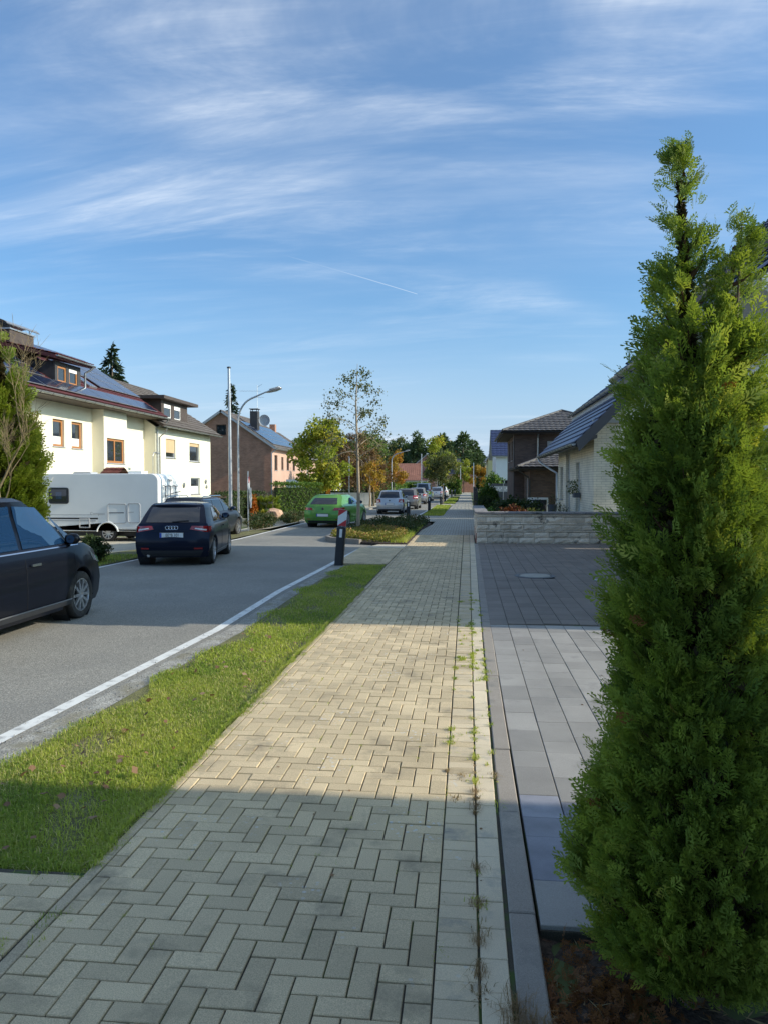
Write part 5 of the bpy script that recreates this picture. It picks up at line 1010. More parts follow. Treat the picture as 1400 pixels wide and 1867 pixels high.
def wheel(par, x, y, r, w, spokes, side, style='alloy'):
    key = (r, w, spokes, style)
    if key not in WHEELS:
        t = MB(); t.lathe([(r*.66, -w*.42), (r*.72, -w*.5), (r*.93, -w*.5), (r*.985, -w*.42), (r, -w*.25), (r, w*.25), (r*.985, w*.42), (r*.93, w*.5), (r*.72, w*.5), (r*.66, w*.42)], axis='X', n=32)
        d = MB(); d.lathe([(r*.69, w*.46), (r*.645, w*.47), (r*.62, w*.36), (r*.61, -w*.3)], axis='X', n=28); d.lathe([(r*.17, w*.30), (r*.16, w*.40), (.001, w*.42)], axis='X', n=16)
        for k in range(spokes):
            for da in ((-.10, .10) if style == 'twin' else (0,)):
                a = 2*math.pi*k/spokes+da; p0 = (w*.38, r*.12*math.cos(a), r*.12*math.sin(a)); p1 = (w*.43, r*.64*math.cos(a+da*.6), r*.64*math.sin(a+da*.6)); d.beam(p0, p1, r*(.085 if style == 'twin' else 1.0/spokes*1.15), w*.13, up=(1, 0, 0))
        k = MB(); k.lathe([(r*.62, w*.12), (.001, w*.12)], axis='X', n=24); k.lathe([(r*.62, -w*.2), (.001, -w*.2)], axis='X', n=24)
        WHEELS[key] = (mesh_of('tyre', t, smooth=40), mesh_of('rim', d, smooth=35), mesh_of('brake_disc', k))
        for me, mm in zip(WHEELS[key], ('rubber', 'alloy', 'dark_metal')): me.materials.append(MATS[mm])
    ty, ri, bd = WHEELS[key]; o = obj('wheel', ty, 'rubber', par, local=True); o.location = (x, y, r); o.rotation_euler = (0, 0, 0 if side > 0 else math.pi)
    obj('rim', ri, 'alloy', o, local=True); obj('brake_disc', bd, 'dark_metal', o, local=True); return o
class Car:
    """hull lofted from closed plan outlines stacked upwards; local axes: x right, y forward, z up, origin below the middle"""
    def __init__(s, name, label, loc, rotz, P, group=None):
        s.P = P; s.t = thing(name, label, 'car', loc, rotz, group); LOC[s.t.name] = (0, 0, 0); L_, W_, H_ = P['L'], P['W']/2, P['H']; s.L, s.W, s.H = L_, W_, H_
        be, gc = P['belt'], P.get('gc', .2); s.be = be; s.ra = P['R']+P.get('archgap', .045); s.wy = (-L_/2+P['ro'], L_/2-P['fo'])
        low = [(gc, .955), (gc+.10, .985), (.50, 1.0), (.62, 1.0), (.74, .995), (be-.05, .965), (be, .925)]
        s.lowz = [q[0] for q in low]; s.roofw = P.get('roofw', .70); up = [(be+.015, .905), (be+(H_-be)*.35, .845), (be+(H_-be)*.70, .775), (H_-.065, s.roofw+.03), (H_-.025, s.roofw-.04)]
        s.zw = [q[0] for q in low+up]; s.ww = [q[1]*W_ for q in low+up]
        R_ = P['rear']; s.rz, s.ry = [q[0] for q in R_], [-L_/2+q[1] for q in R_]            # rear outline: height, distance in from the bumper
        s.fz = [gc, .35, .5, .66, be-.12, be]; s.fy = [L_/2-.07, L_/2-.005, L_/2, L_/2-.03, L_/2-.10, L_/2-.16]
        c0, c1 = P['cowl'], P['wtop']; s.gz, s.gy = [be+.015, be+(H_-be)*.5, H_-.065, H_-.025], [L_/2-c0, L_/2-(c0+c1)*.5+.04, L_/2-c1, L_/2-c1-.10]
        s.build()
    def w(s, z): return float(np.interp(z, s.zw, s.ww))
    def yr(s, z): return float(np.interp(z, s.rz, s.ry))
    def yf(s, z): return float(np.interp(z, s.fz, s.fy)) if z <= s.be else float(np.interp(z, s.gz, s.gy))
    def hw(s, y, z):
        a, b = s.yr(z), s.yf(z); ta = min(1, max(0, 1-(y-a)/.75)); tb = min(1, max(0, 1-(b-y)/(1.15 if z <= s.be else .8))); return s.w(z)*(1-.085*ta**2.2-(.16 if z <= s.be else .12)*tb**2)
    def drop(s, y, z):
        """bonnet falls towards the nose"""
        if z < .6 or z > s.be+.001: return z
        c = s.L/2-s.P['cowl']; f = min(1, max(0, (y-c)/(s.L/2-c))); return z-(z-.6)/(s.be-.6)*s.P.get('nose', .24)*f**1.35
    def rear(s, x, z, off=0.):
        u = x/s.hw(s.yr(z)+.0, z); return (x, s.yr(z)+.05*u*u+.085*abs(u)**7-off, z)
    def side(s, y, z, sg=1, off=0.): return (sg*(s.hw(y, z)+off), y, z)
    def build(s):
        P = s.P; NU = 13; us = np.linspace(-1, 1, NU); rows = []; st = sorted(set([round(q, 3) for q in np.linspace(0, 1, 15)]))
        arch = [w_+s.ra*math.cos(a) for w_ in s.wy for a in np.linspace(0, math.pi, 11)]; stn = sorted([-s.L/2+.14+(s.L-.5)*q for q in st]+arch); stn = [y for i, y in enumerate(stn) if i == 0 or y-stn[i-1] > .012]
        def arched(y, z, k):
            for w_ in s.wy:
                d = abs(y-w_)
                if d <= s.ra+1e-6: z = max(z, P['R']+math.sqrt(max(0, s.ra**2-d*d))+.012*k)
            return z
        for k, z in enumerate(s.zw):
            a, b = s.yr(z), s.yf(z); loop = []; lowr = z <= s.be+1e-6; ya, yb = a+.135, b-(.20 if lowr else .16)
            for u in us: x = u*s.hw(a, z); loop.append(s.rear(x, z))
            ys_ = [ya+(yb-ya)*(y-stn[0])/(stn[-1]-stn[0]) for y in stn]
            if lowr: ys_ = [y if abs(y) < s.L/2-.5 else y for y in ys_]
            for y in ys_: zz = arched(y, s.drop(y, z), k) if k < 5 else s.drop(y, z); loop.append((s.hw(y, z), y, zz))
            hb = s.hw(b, z)
            for u in us[::-1]: x = u*hb*.985; yy = b-(.10 if lowr else .05)*u*u-.10*abs(u)**6; loop.append((x, yy, s.drop(yy, z)))
            for y in ys_[::-1]: zz = arched(y, s.drop(y, z), k) if k < 5 else s.drop(y, z); loop.append((-s.hw(y, z), y, zz))
            rows.append(loop)
        m_ = MB(); n = len(rows[0]); m_.add([p for r_ in rows for p in r_], [(k*n+i, k*n+(i+1) % n, (k+1)*n+(i+1) % n, (k+1)*n+i) for k in range(len(rows)-1) for i in range(n)])
        top = rows[-1]; ns = len(stn); right = [top[NU-1]]+top[NU:NU+ns]+[top[NU+ns]]; left = [top[0]]+top[2*NU+ns:][::-1]+[top[2*NU+ns-1]]; crown = []
        for p, q in zip(left, right): crown.append([(p[0]+(q[0]-p[0])*f, p[1]+(q[1]-p[1])*f, p[2]+.025*(1-(2*f-1)**2)) for f in np.linspace(0, 1, 9)])
        crown.insert(0, [(top[int(round(f*(NU-1)))][0], top[int(round(f*(NU-1)))][1], top[0][2]) for f in np.linspace(0, 1, 9)]); crown.append([(lambda q: (q[0], q[1], q[2]))(top[NU+ns+int(round((1-f)*(NU-1)))]) for f in np.linspace(0, 1, 9)])
        m_.grid(crown); s.body = obj('body', m_, P['paint'], s.t, 38, local=True)
        u_ = MB().box(-s.W*.80, s.W*.80, -s.L/2+.25, s.L/2-.25, P.get('gc', .2)-.02, P.get('gc', .2)+.10)
        for w_ in s.wy:
            for sg in (-1, 1): u_.lathe([(.001, sg*(s.W-.30)), (s.ra+.03, sg*(s.W-.30)), (s.ra+.03, sg*(s.W*.93))], (0, w_, P['R']), 'X', 20)
        obj('underbody', u_, 'black_plastic', s.t, local=True)
        for w_ in s.wy:
            for sg in (-1, 1): wheel(s.t, sg*(s.W-P.get('tw', .2)/2-.02), w_, P['R'], P.get('tw', .2), P.get('spokes', 5), sg, P.get('style', 'twin'))
    def patch(s, name, fn, q, m, off=.006, par=None, nu=8, nv=4, th=0.):
        """quad q = four (a, b) corners mapped through fn(a, b, off)"""
        m_ = MB(); g_ = []
        for j in range(nv+1):
            r_ = []
            for i in range(nu+1):
                f, g = i/nu, j/nv; a = (q[0][0]*(1-f)+q[1][0]*f)*(1-g)+(q[3][0]*(1-f)+q[2][0]*f)*g; b = (q[0][1]*(1-f)+q[1][1]*f)*(1-g)+(q[3][1]*(1-f)+q[2][1]*f)*g; r_.append(fn(a, b, off))
            g_.append(r_)
        m_.grid(g_); e_ = [g_[0], [fn2 for fn2 in g_[-1]]]
        return obj(name, m_, m, par or s.t, 50, local=True)
    def sidefn(s, sg): return lambda y, z, off: (sg*(s.hw(y, z)+off), y, s.drop(y, z))
    def rearfn(s): return lambda x, z, off: s.rear(x, z, off)
    def windows(s, qs, m='glass_car'):
        for sg in (-1, 1):
            for q in qs: s.patch('window', s.sidefn(sg), q, m, .007, s.t)
    def windscreen(s, m='glass_car'):
        z0, z1 = s.be+.04, s.H-.075; m_ = []
        def fn(u, z, off): b = s.yf(z); hb = s.hw(b, z)*.985; x = u*hb; return (x, b-.05*u*u-.10*abs(u)**6+off, z)
        s.patch('windscreen', fn, [(-.88, z0), (.88, z0), (.86, z1), (-.86, z1)], m, .008)
    def mirror(s, y, z, m):
        for sg in (-1, 1):
            x = s.hw(y, z)+.10; o = obj('mirror', MB().lathe([(.001, -.10), (.055, -.09), (.075, -.02), (.07, .05), (.03, .09), (.001, .10)], (sg*x, y, z+.04), 'X', 12).beam((sg*(x-.12), y+.02, z-.02), (sg*x, y, z+.01), .05, .04), m, s.t, 60, local=True); obj('mirror_glass', MB().lathe([(.058, -.001), (.001, 0)], (sg*x, y-.072, z+.04), 'Y', 12), 'glass_tint', o, local=True)
    def plate(s, z, body=None, w=.52, h=.11, x=0., band=True):
        y = s.rear(0, z)[1]-.014; pl = obj('number_plate', MB().box(x-w/2, x+w/2, y-.006, y+.02, z-h/2, z+h/2), 'white_print', s.t, local=True)
        obj('plate_border', MB().box(x-w/2-.01, x+w/2+.01, y-.003, y+.02, z-h/2-.01, z+h/2+.01), 'ink', pl, local=True)
        if band: obj('plate_band', MB().box(x-w/2+.002, x-w/2+.042, y-.0085, y-.004, z-h/2+.003, z+h/2-.003), 'blue_print', pl, local=True)
        if body: text('plate_lettering', body, h*.92, 'ink', pl, (x+.018, y-.0075, z), (R(90), 0, 0), .001, sx=.78)
    def seam(s, pts, sg, m='black'):
        obj('panel_gap', MB().tube([s.sidefn(sg)(y, z, .0005) for y, z in pts], .004, 4), m, s.body, local=True)
    def doors(s, yl, z0, z1):
        for sg in (-1, 1):
            for y in yl: s.seam([(y, z0+(z1-z0)*i/6) for i in range(7)], sg)
def rear_std(be, H, lean=.42, bump=.0): return [(.18, .10), (.28, .03), (.42, .0), (.62, .005), (.70, .04), (be-.05, .07), (be, .09), (be+.03, .11), (be+(H-be)*.5, .11+lean*.48), (H-.07, .11+lean), (H-.02, .14+lean)]

# ---------------- near black people carrier, cut by the left edge
P = dict(L=4.42, W=1.83, H=1.70, belt=1.04, R=.325, ro=.86, fo=.90, cowl=.80, wtop=1.78, rear=rear_std(1.04, 1.70, .20), paint='paint_black', roofw=.74, spokes=10, style='single', gc=.19, nose=.22)
c = Car('parked_car', 'black people carrier with silver wheels, cut off at the edge of the road view', (-6.16, 8.76, ZR), R(.5), P)
c.windows([[(-1.05, 1.06), (-.10, 1.06), (-.12, 1.58), (-.90, 1.56)], [(-.02, 1.06), (1.06, 1.06), (.60, 1.55), (-.04, 1.58)], [(1.13, 1.06), (1.42, 1.06), (1.16, 1.24), (.86, 1.44)], [(-1.95, 1.08), (-1.15, 1.05), (-.95, 1.51), (-1.75, 1.47)]], 'glass_tint'); c.windscreen()
c.mirror(1.10, 1.07, 'paint_black'); c.doors([-.06, 1.12, -1.10], .32, 1.0)
for sg in (-1, 1):
    c.patch('sill_trim', c.sidefn(sg), [(-1.0, .24), (1.0, .24), (1.0, .31), (-1.0, .31)], 'black_plastic', .012); c.patch('chrome_strip', c.sidefn(sg), [(-1.0, .305), (1.0, .305), (1.0, .322), (-1.0, .322)], 'chrome', .016)
    c.patch('belt_strip', c.sidefn(sg), [(-2.0, 1.018), (1.30, 1.018), (1.30, 1.032), (-2.0, 1.032)], 'chrome', .006)
    for y in (.12, -.95): h_ = obj('door_handle', MB().beam(c.side(y-.1, .86, sg, .03), c.side(y+.1, .86, sg, .03), .02, .03), 'chrome', c.t, local=True)
    c.patch('headlight', c.sidefn(sg), [(1.76, .80), (2.0, .76), (1.98, .88), (1.62, .93)], 'lamp_smoke', .005); c.seam([(-1.9, .80), (-.5, .83), (.6, .85), (1.5, .86)], sg, 'paint_black')
c.plate(.86)
for sg in (-1, 1): c.patch('tail_light', c.rearfn(), [(sg*.55, .85), (sg*.86, .85), (sg*.84, 1.0), (sg*.55, 1.0)], 'tail_red', .008)

# ---------------- navy hatchback waiting across the lane
P = dict(L=3.97, W=1.74, H=1.42, belt=.95, R=.315, ro=.68, fo=.80, cowl=1.02, wtop=1.88, rear=rear_std(.95, 1.42, .50), paint='paint_navy', roofw=.70, spokes=5, gc=.20)
ang = R(9.5)
c = Car('hatchback', 'navy blue hatchback with red tail lights and roof spoiler, stopped beside the motorhome', (0, 0, ZR), ang, P); f_ = Vector((-math.sin(ang), math.cos(ang), 0)); cc = Vector((-6.55, 16.55, ZR))+f_*1.98; c.t.location = cc
c.windows([[(-1.02, .975), (-.30, .975), (-.34, 1.31), (-.78, 1.28)], [(-.24, .975), (.78, .975), (.28, 1.30), (-.28, 1.32)]], 'glass_tint'); c.windscreen(); c.mirror(.78, 1.0, 'paint_navy'); c.doors([-.26, .86], .30, .92)
c.patch('rear_window', c.rearfn(), [(-.60, .985), (.60, .985), (.54, 1.315), (-.54, 1.315)], 'glass_car', .008); m_ = MB(); g0 = [[(x, c.rear(x, 1.36)[1]-.16*k+.10, 1.415-.028*k-.03*(x/.6)**2) for x in np.linspace(-.58, .58, 9)] for k in (0, 1)]; g1 = [[(x, y, z-.035) for x, y, z in r_] for r_ in g0]; m_.grid(g0); m_.grid(g1); m_.grid([g0[1], g1[1]]); obj('roof_spoiler', m_, 'paint_navy', c.t, 40, local=True); obj('aerial', MB().tube([(0, -.95, 1.43), (0, -1.02, 1.56)], .006, 5), 'ink', c.t, local=True)
for sg in (-1, 1):
    tl = c.patch('tail_light', c.rearfn(), [(sg*.40, .83), (sg*.80, .76), (sg*.80, .90), (sg*.44, .91)], 'tail_red', .010); c.patch('tail_light_side', c.sidefn(sg), [(-1.83, .77), (-1.62, .80), (-1.60, .90), (-1.83, .90)], 'tail_red', .008, tl); c.patch('light_bar', c.rearfn(), [(sg*.50, .84), (sg*.76, .80), (sg*.76, .83), (sg*.52, .865)], 'lamp_clear', .014, tl)
    c.patch('reflector', c.rearfn(), [(sg*.50, .385), (sg*.68, .385), (sg*.68, .42), (sg*.50, .42)], 'tail_red', .012)
    c.patch('belt_strip', c.sidefn(sg), [(-1.1, .945), (.85, .945), (.85, .957), (-1.1, .957)], 'ink', .006); c.patch('sill_highlight', c.sidefn(sg), [(-.95, .27), (.95, .27), (.95, .285), (-.95, .285)], 'zinc', .008); obj('door_handle', MB().beam(c.side(-.15, .84, sg, .03), c.side(.05, .84, sg, .03), .02, .03), 'paint_navy', c.t, local=True)
c.patch('lower_bumper', c.rearfn(), [(-.62, .22), (.62, .22), (.70, .36), (-.70, .36)], 'black_plastic', .010); obj('bumper_edge', MB().tube([c.rear(x, .44, .012) for x in np.linspace(-.72, .72, 13)], .008, 5), 'paint_navy', c.t, local=True); obj('exhaust', MB().tube([(-.52, -1.92, .24), (-.52, -1.75, .25)], .035, 10), 'chrome', c.t, local=True); c.plate(.70, 'BE*B 101'); obj('rear_wiper', MB().tube([(0, c.rear(0, 1.0)[1]-.03, 1.0), (.2, c.rear(.2, 1.02)[1]-.03, 1.02), (.36, c.rear(.36, 1.03)[1]-.03, 1.025)], .009, 5), 'ink', c.t, local=True)
em = MB()
for k in range(4): em.tube([(-.096+k*.064+.042*math.cos(a), c.rear(0, .87)[1]-.012, .865+.042*math.sin(a)) for a in np.linspace(0, 2*math.pi, 17)], .0065, 5)
obj('ring_emblem', em, 'chrome', c.t, local=True); obj('boot_line', MB().tube([c.rear(x, .795, .003) for x in np.linspace(-.42, .42, 9)], .004, 4), 'ink', c.t, local=True)

# ---------------- dark estate parked behind
P = dict(L=4.7, W=1.83, H=1.47, belt=.95, R=.32, ro=1.0, fo=.88, cowl=1.15, wtop=2.05, rear=rear_std(.95, 1.47, .62), paint='paint_bluegrey', roofw=.70, gc=.2)
c = Car('estate_car', 'dark grey estate car parked beyond the navy hatchback', (-9.3, 26.3, -.12), R(-1), P); c.windows([[(-1.95, 1.0), (-1.0, .975), (-1.0, 1.36), (-1.55, 1.33)], [(-.94, .975), (-.05, .975), (-.1, 1.38), (-.92, 1.37)], [(.02, .975), (1.05, .975), (.5, 1.36), (-.02, 1.38)]]); c.windscreen(); c.mirror(.95, 1.0, 'paint_bluegrey'); c.patch('rear_window', c.rearfn(), [(-.6, .99), (.6, .99), (.52, 1.36), (-.52, 1.36)], 'glass_car', .008)
obj('roof_rail', MB().tube([(.60, -1.5, 1.46), (.61, -1.4, 1.50), (.62, .2, 1.51), (.61, .32, 1.46)], .014, 6).tube([(-.60, -1.5, 1.46), (-.61, -1.4, 1.50), (-.62, .2, 1.51), (-.61, .32, 1.46)], .014, 6), 'chrome', c.t, local=True); c.plate(.80); c.doors([-.02, -.97, 1.1], .32, .92)
for sg in (-1, 1): c.patch('tail_light', c.rearfn(), [(sg*.50, .76), (sg*.85, .76), (sg*.83, .92), (sg*.50, .92)], 'tail_red', .008); c.patch('window_trim', c.sidefn(sg), [(-1.9, 1.375), (.3, 1.385), (.3, 1.40), (-1.6, 1.39)], 'chrome', .004); c.patch('headlight', c.sidefn(sg), [(1.9, .66), (2.2, .62), (2.15, .74), (1.75, .78)], 'lamp_clear', .006)

# ---------------- bright green coupe
P = dict(L=4.26, W=1.81, H=1.40, belt=.94, R=.325, ro=.82, fo=.86, cowl=1.12, wtop=2.02, rear=rear_std(.94, 1.40, .55), paint='paint_green', roofw=.68, gc=.19, tw=.235)
c = Car('coupe', 'bright green coupe steering around the planted island', (-5.72, 34.0, ZR), R(-8), P); c.windows([[(-1.0, .985), (-.35, .965), (-.38, 1.27), (-.72, 1.22)], [(-.30, .965), (.78, .965), (.22, 1.28), (-.34, 1.30)]], 'glass_tint'); c.windscreen('glass_tint'); c.mirror(.74, .99, 'ink'); c.doors([-.32, .88], .32, .90)
c.patch('rear_window', c.rearfn(), [(-.60, .985), (.60, .985), (.50, 1.25), (-.50, 1.25)], 'glass_car', .008); c.patch('lower_bumper', c.rearfn(), [(-.66, .20), (.66, .20), (.70, .30), (-.70, .30)], 'black_plastic', .010); c.plate(.53, None); c.patch('plate_recess', c.rearfn(), [(-.40, .44), (.40, .44), (.34, .62), (-.34, .62)], 'paint_green', .004); obj('emblem', MB().lathe([(.055, 0), (.045, -.012), (.001, -.012)], (0, c.rear(0, .80)[1]-.002, .80), 'Y', 16), 'dark_metal', c.t, local=True)
obj('bumper_edge', MB().tube([c.rear(x, .42, .008) for x in np.linspace(-.78, .78, 13)], .012, 5), 'paint_green', c.t, local=True); obj('aerial', MB().tube([(0, -1.1, 1.41), (0, -1.18, 1.50)], .008, 5), 'ink', c.t, local=True)
for sg in (-1, 1): tl = c.patch('tail_light', c.rearfn(), [(sg*.44, .73), (sg*.86, .74), (sg*.85, .85), (sg*.50, .84)], 'tail_red', .010); c.patch('tail_light_side', c.sidefn(sg), [(-1.97, .75), (-1.74, .80), (-1.74, .85), (-1.97, .85)], 'tail_red', .008, tl); c.patch('reflector', c.rearfn(), [(sg*.55, .345), (sg*.72, .345), (sg*.72, .37), (sg*.55, .37)], 'tail_red', .012)

# ---------------- the queue further on
def small_car(name, label, x, y, rz, P, win='glass_car', tail=(.52, .72, .92), lp=True):
    c = Car(name, label, (x, y, ZR), rz, P, 'cars parked along the kerb further on'); be, H = P['belt'], P['H']; L_ = P['L']; b0 = -L_/2+.75
    c.windows([[(b0, be+.03), (-.12, be+.03), (-.14, H-.10), (b0+.45, H-.13)], [(-.05, be+.03), (L_/2-P['cowl']-.12, be+.03), (L_/2-P['wtop']+.02, H-.11), (-.08, H-.10)]], win); c.windscreen(win); c.mirror(L_/2-P['cowl']-.15, be+.03, P['paint'])
    c.patch('rear_window', c.rearfn(), [(-.60, be+.035), (.60, be+.035), (.52, H-.10), (-.52, H-.10)], 'glass_car', .008); c.plate(P.get('pz', .62)); c.patch('lower_bumper', c.rearfn(), [(-.68, .2), (.68, .2), (.72, .31), (-.72, .31)], 'black_plastic', .010)
    for sg in (-1, 1): t_ = c.patch('tail_light', c.rearfn(), [(sg*tail[0], tail[1]), (sg*.86, tail[1]), (sg*.83, tail[2]), (sg*(tail[0]+.05), tail[2])], 'tail_red', .010); c.patch('tail_lens', c.rearfn(), [(sg*(tail[0]+.1), tail[1]+.04), (sg*.78, tail[1]+.04), (sg*.76, tail[1]+.10), (sg*(tail[0]+.1), tail[1]+.10)], 'lamp_clear', .014, t_)
    obj('emblem', MB().lathe([(.05, 0), (.04, -.012), (.001, -.012)], (0, c.rear(0, .83)[1]-.002, .83), 'Y', 12), 'dark_metal', c.t, local=True); return c
B = dict(L=3.95, W=1.66, H=1.46, belt=.96, R=.30, ro=.68, fo=.80, cowl=1.05, wtop=1.85, roofw=.72, gc=.22)
small_car('hatchback', 'silver hatchback, nearest of the parked queue, round tail lights', -4.62, 48.45, R(-1), dict(B, rear=rear_std(.96, 1.46, .34), paint='paint_silver'))
small_car('family_car', 'brownish grey hatchback half hidden by the silver hatchback in the queue', -4.35, 57.6, R(-1), dict(B, L=4.2, W=1.76, H=1.50, rear=rear_std(.96, 1.50, .36), paint='paint_grey'), tail=(.50, .78, 1.0))
small_car('family_car', 'light grey hatchback ahead of the brownish one in the parked queue', -4.45, 71.8, R(-1), dict(B, L=4.1, W=1.72, H=1.50, rear=rear_std(.96, 1.50, .34), paint='paint_steel', pz=.55))
pv = small_car('patrol_van', 'tall silver van with yellow-green flank stripe in the parked queue', -4.55, 83.5, R(-1), dict(B, L=4.6, W=1.85, H=1.92, belt=1.15, rear=rear_std(1.15, 1.92, .20), paint='paint_silver', roofw=.80), tail=(.60, .95, 1.3))
for sg in (-1, 1): pv.patch('flank_stripe', pv.sidefn(sg), [(-2.0, .55), (1.6, .55), (1.6, .95), (-2.0, 1.05)], 'paint_neon', .006)
pv.patch('rear_stripe', pv.rearfn(), [(.30, .72), (.85, .72), (.85, 1.08), (.30, 1.08)], 'paint_neon', .012)
small_car('family_car', 'silver saloon with red lights ahead of the striped van', -3.55, 93.5, R(-1), dict(B, L=4.4, W=1.76, H=1.45, rear=rear_std(.96, 1.45, .75), paint='paint_silver'), tail=(.45, .74, .93))
small_car('family_car', 'white car at the far end of the parked queue', -3.3, 104, R(-1), dict(B, L=4.2, W=1.76, H=1.47, rear=rear_std(.96, 1.47, .4), paint='paint_white'), tail=(.5, .74, .93))
small_car('family_car', 'dark car far down the street on the left side of the queue', -5.2, 112, R(-1), dict(B, L=4.2, W=1.76, H=1.47, rear=rear_std(.96, 1.47, .4), paint='paint_bluegrey'))

# ---------------- motorhome, rear towards the street
MH = thing('motorhome', 'white motorhome with bicycle rack standing across the drive of the cream house', 'motorhome', (-12.4, 28.7, -.45)); zb = -.45
def rrect(x0, x1, z0, z1, r0, n=6):
    """rounded rectangle outline (x, z); r0 = (bl, br, tr, tl)"""
    P = []
    for (cx, cz), r_, a0 in zip(((x0, z0), (x1, z0), (x1, z1), (x0, z1)), r0, (180, 270, 0, 90)):
        ox, oz = cx+(r_ if cx == x0 else -r_), cz+(r_ if cz == z0 else -r_); P += [(ox+r_*math.cos(R(a0+90*i/n)), oz+r_*math.sin(R(a0+90*i/n))) for i in range(n+1)]
    return P
Y0, Y1, XA, XZ = 28.45, 30.65, -17.4, -11.75
prof = rrect(XA, XZ, -.05, 2.19, (.05, .10, .28, .5)); wa = -13.82; arch_ = [(wa+.40*math.cos(t), -.12+.40*math.sin(t)) for t in np.linspace(math.pi*1.0, 0, 13)]
bl = [p for p in prof if p[1] > -.04]; prof2 = [(XA, -.05)]+[(x, max(z, -.05)) for x, z in arch_]+[(XZ-.02, -.05)]+[p for p in prof if p[1] > .0]
m_ = MB(); n = len(prof2); rings = [(Y0+.06, .975), (Y0+.015, .993), (Y0, 1.), (Y1, 1.), (Y1-.0+.015-.03, 1.)]
cxz = ((XA+XZ)/2, 1.05); rows = [[(cxz[0]+(x-cxz[0])*k_, y, cxz[1]+(z-cxz[1])*k_) for x, z in prof2] for y, k_ in ((Y0, .985), (Y0+.02, .996), (Y0+.06, 1.), (Y1-.06, 1.), (Y1, .985))]
m_.add([p for r_ in rows for p in r_], [(k_*n+i, k_*n+(i+1) % n, (k_+1)*n+(i+1) % n, (k_+1)*n+i) for k_ in range(4) for i in range(n)]); m_.add(rows[0], [tuple(range(n))[::-1]]); m_.add(rows[-1], [tuple(range(n))]); obj('body', m_, 'motorhome_white', MH, 30) if 'motorhome_white' in MATS else (mat('motorhome_white', (.82, .83, .81), .35, .03, 1.5), obj('body', m_, 'motorhome_white', MH, 30))
def frame_on(name, x0, x1, z0, z1, r_, m, th=.012, w=.018, y=Y0, par=None): P = rrect(x0, x1, z0, z1, (r_,)*4); return obj(name, MB().tube([(x, y-.004, z) for x, z in P]+[(P[0][0], y-.004, P[0][1])], w, 5), m, par or MH, 60)
def plate_on(name, x0, x1, z0, z1, r_, m, th=.012, par=None, y=Y0): return obj(name, MB().extr([(x, y-th, z) for x, z in rrect(x0, x1, z0, z1, (r_,)*4)], (0, th, 0)), m, par or MH)
w_ = plate_on('window', -16.20, -15.38, 1.02, 1.65, .10, 'black_plastic', .03); obj('pane', MB().quad(*[(x, Y0-.034, z) for x, z in ((-16.12, 1.1), (-15.46, 1.1), (-15.46, 1.58), (-16.12, 1.58))]), 'glass_car', w_); obj('curtain', MB().quad(*[(x, Y0-.036, z) for x, z in ((-15.9, 1.2), (-15.66, 1.2), (-15.66, 1.48), (-15.9, 1.48))]), 'glass_tint', w_)
frame_on('locker_door', -13.80, -13.06, .28, 1.02, .08, 'grey_panel'); frame_on('locker_door', -12.98, -12.50, .30, 1.04, .08, 'grey_panel'); frame_on('service_hatch', -14.95, -14.55, .10, .44, .02, 'grey_panel', w=.025)
for i, (x0, x1, z, h_, mm) in enumerate(((-16.6, -14.45, .585, .02, 'grey_panel'), (-16.6, -14.2, .42, .06, 'ink'), (-16.6, -14.3, .34, .04, 'grey_panel'), (-13.75, -13.15, .66, .03, 'ink'), (-12.95, -12.75, .69, .025, 'grey_panel'))): obj('stripe', MB().box(x0, x1, Y0-.006, Y0+.001, z, z+h_), mm, MH)
text('lettering', 'Compact', .16, 'grey_panel', MH, (-14.22+12.4, Y0-.008-28.7, .64+.45), (R(90), 0, 0), .001); text('rear_lettering', 'CADRA', .13, 'ink', MH, (XZ+.012+12.4, 29.6-28.7, 1.93+.45), (R(90), 0, R(90)), .001)
P = rrect(wa-.58, wa+.58, -.3, .5, (.02, .02, .5, .5), 8); fl_ = [(x, z) for x, z in P if z > -.06]; obj('wheel_trim', MB().tube([(wa+.43*math.cos(t), Y0-.008, -.12+.43*math.sin(t)) for t in np.linspace(math.pi*.95, .05*math.pi, 15)], .032, 6), 'motorhome_white', MH, 60)
wh = wheel(MH, wa+12.4, Y0+.12-28.7, .33, .21, 9, 1, 'single'); wh.rotation_euler = (0, 0, R(-90)); wh2 = wheel(MH, wa+12.4, Y1-.12-28.7, .33, .21, 9, 1, 'single'); wh2.rotation_euler = (0, 0, R(90)); w3 = wheel(MH, -17.0+12.4, Y0+.12-28.7, .33, .21, 9, 1, 'single'); w3.rotation_euler = (0, 0, R(-90))
obj('underbody', MB().box(XA+.1, XZ-.2, Y0+.35, Y1-.35, -.25, -.04), 'black_plastic', MH); obj('roof_hatch', MB().box(-13.3, -12.75, 29.2, 29.8, 2.17, 2.30), 'motorhome_white', MH); obj('roof_hatch', MB().extr([(x, 29.2, z) for x, z in rrect(-15.6, -14.85, 2.15, 2.27, (.02, .02, .08, .08))], (0, .6, 0)), 'grey_panel', MH)
obj('tail_light', MB().box(XZ-.02, XZ+.02, Y0+.05, Y0+.20, .20, .55).box(XZ-.16, XZ-.02, Y0-.012, Y0+.02, .24, .50), 'tail_red', MH); obj('tail_lens', MB().box(XZ-.14, XZ-.04, Y0-.018, Y0, .33, .42), 'lamp_clear', MH); obj('tail_light', MB().box(XZ-.02, XZ+.02, Y1-.2, Y1-.05, .20, .55), 'tail_red', MH)
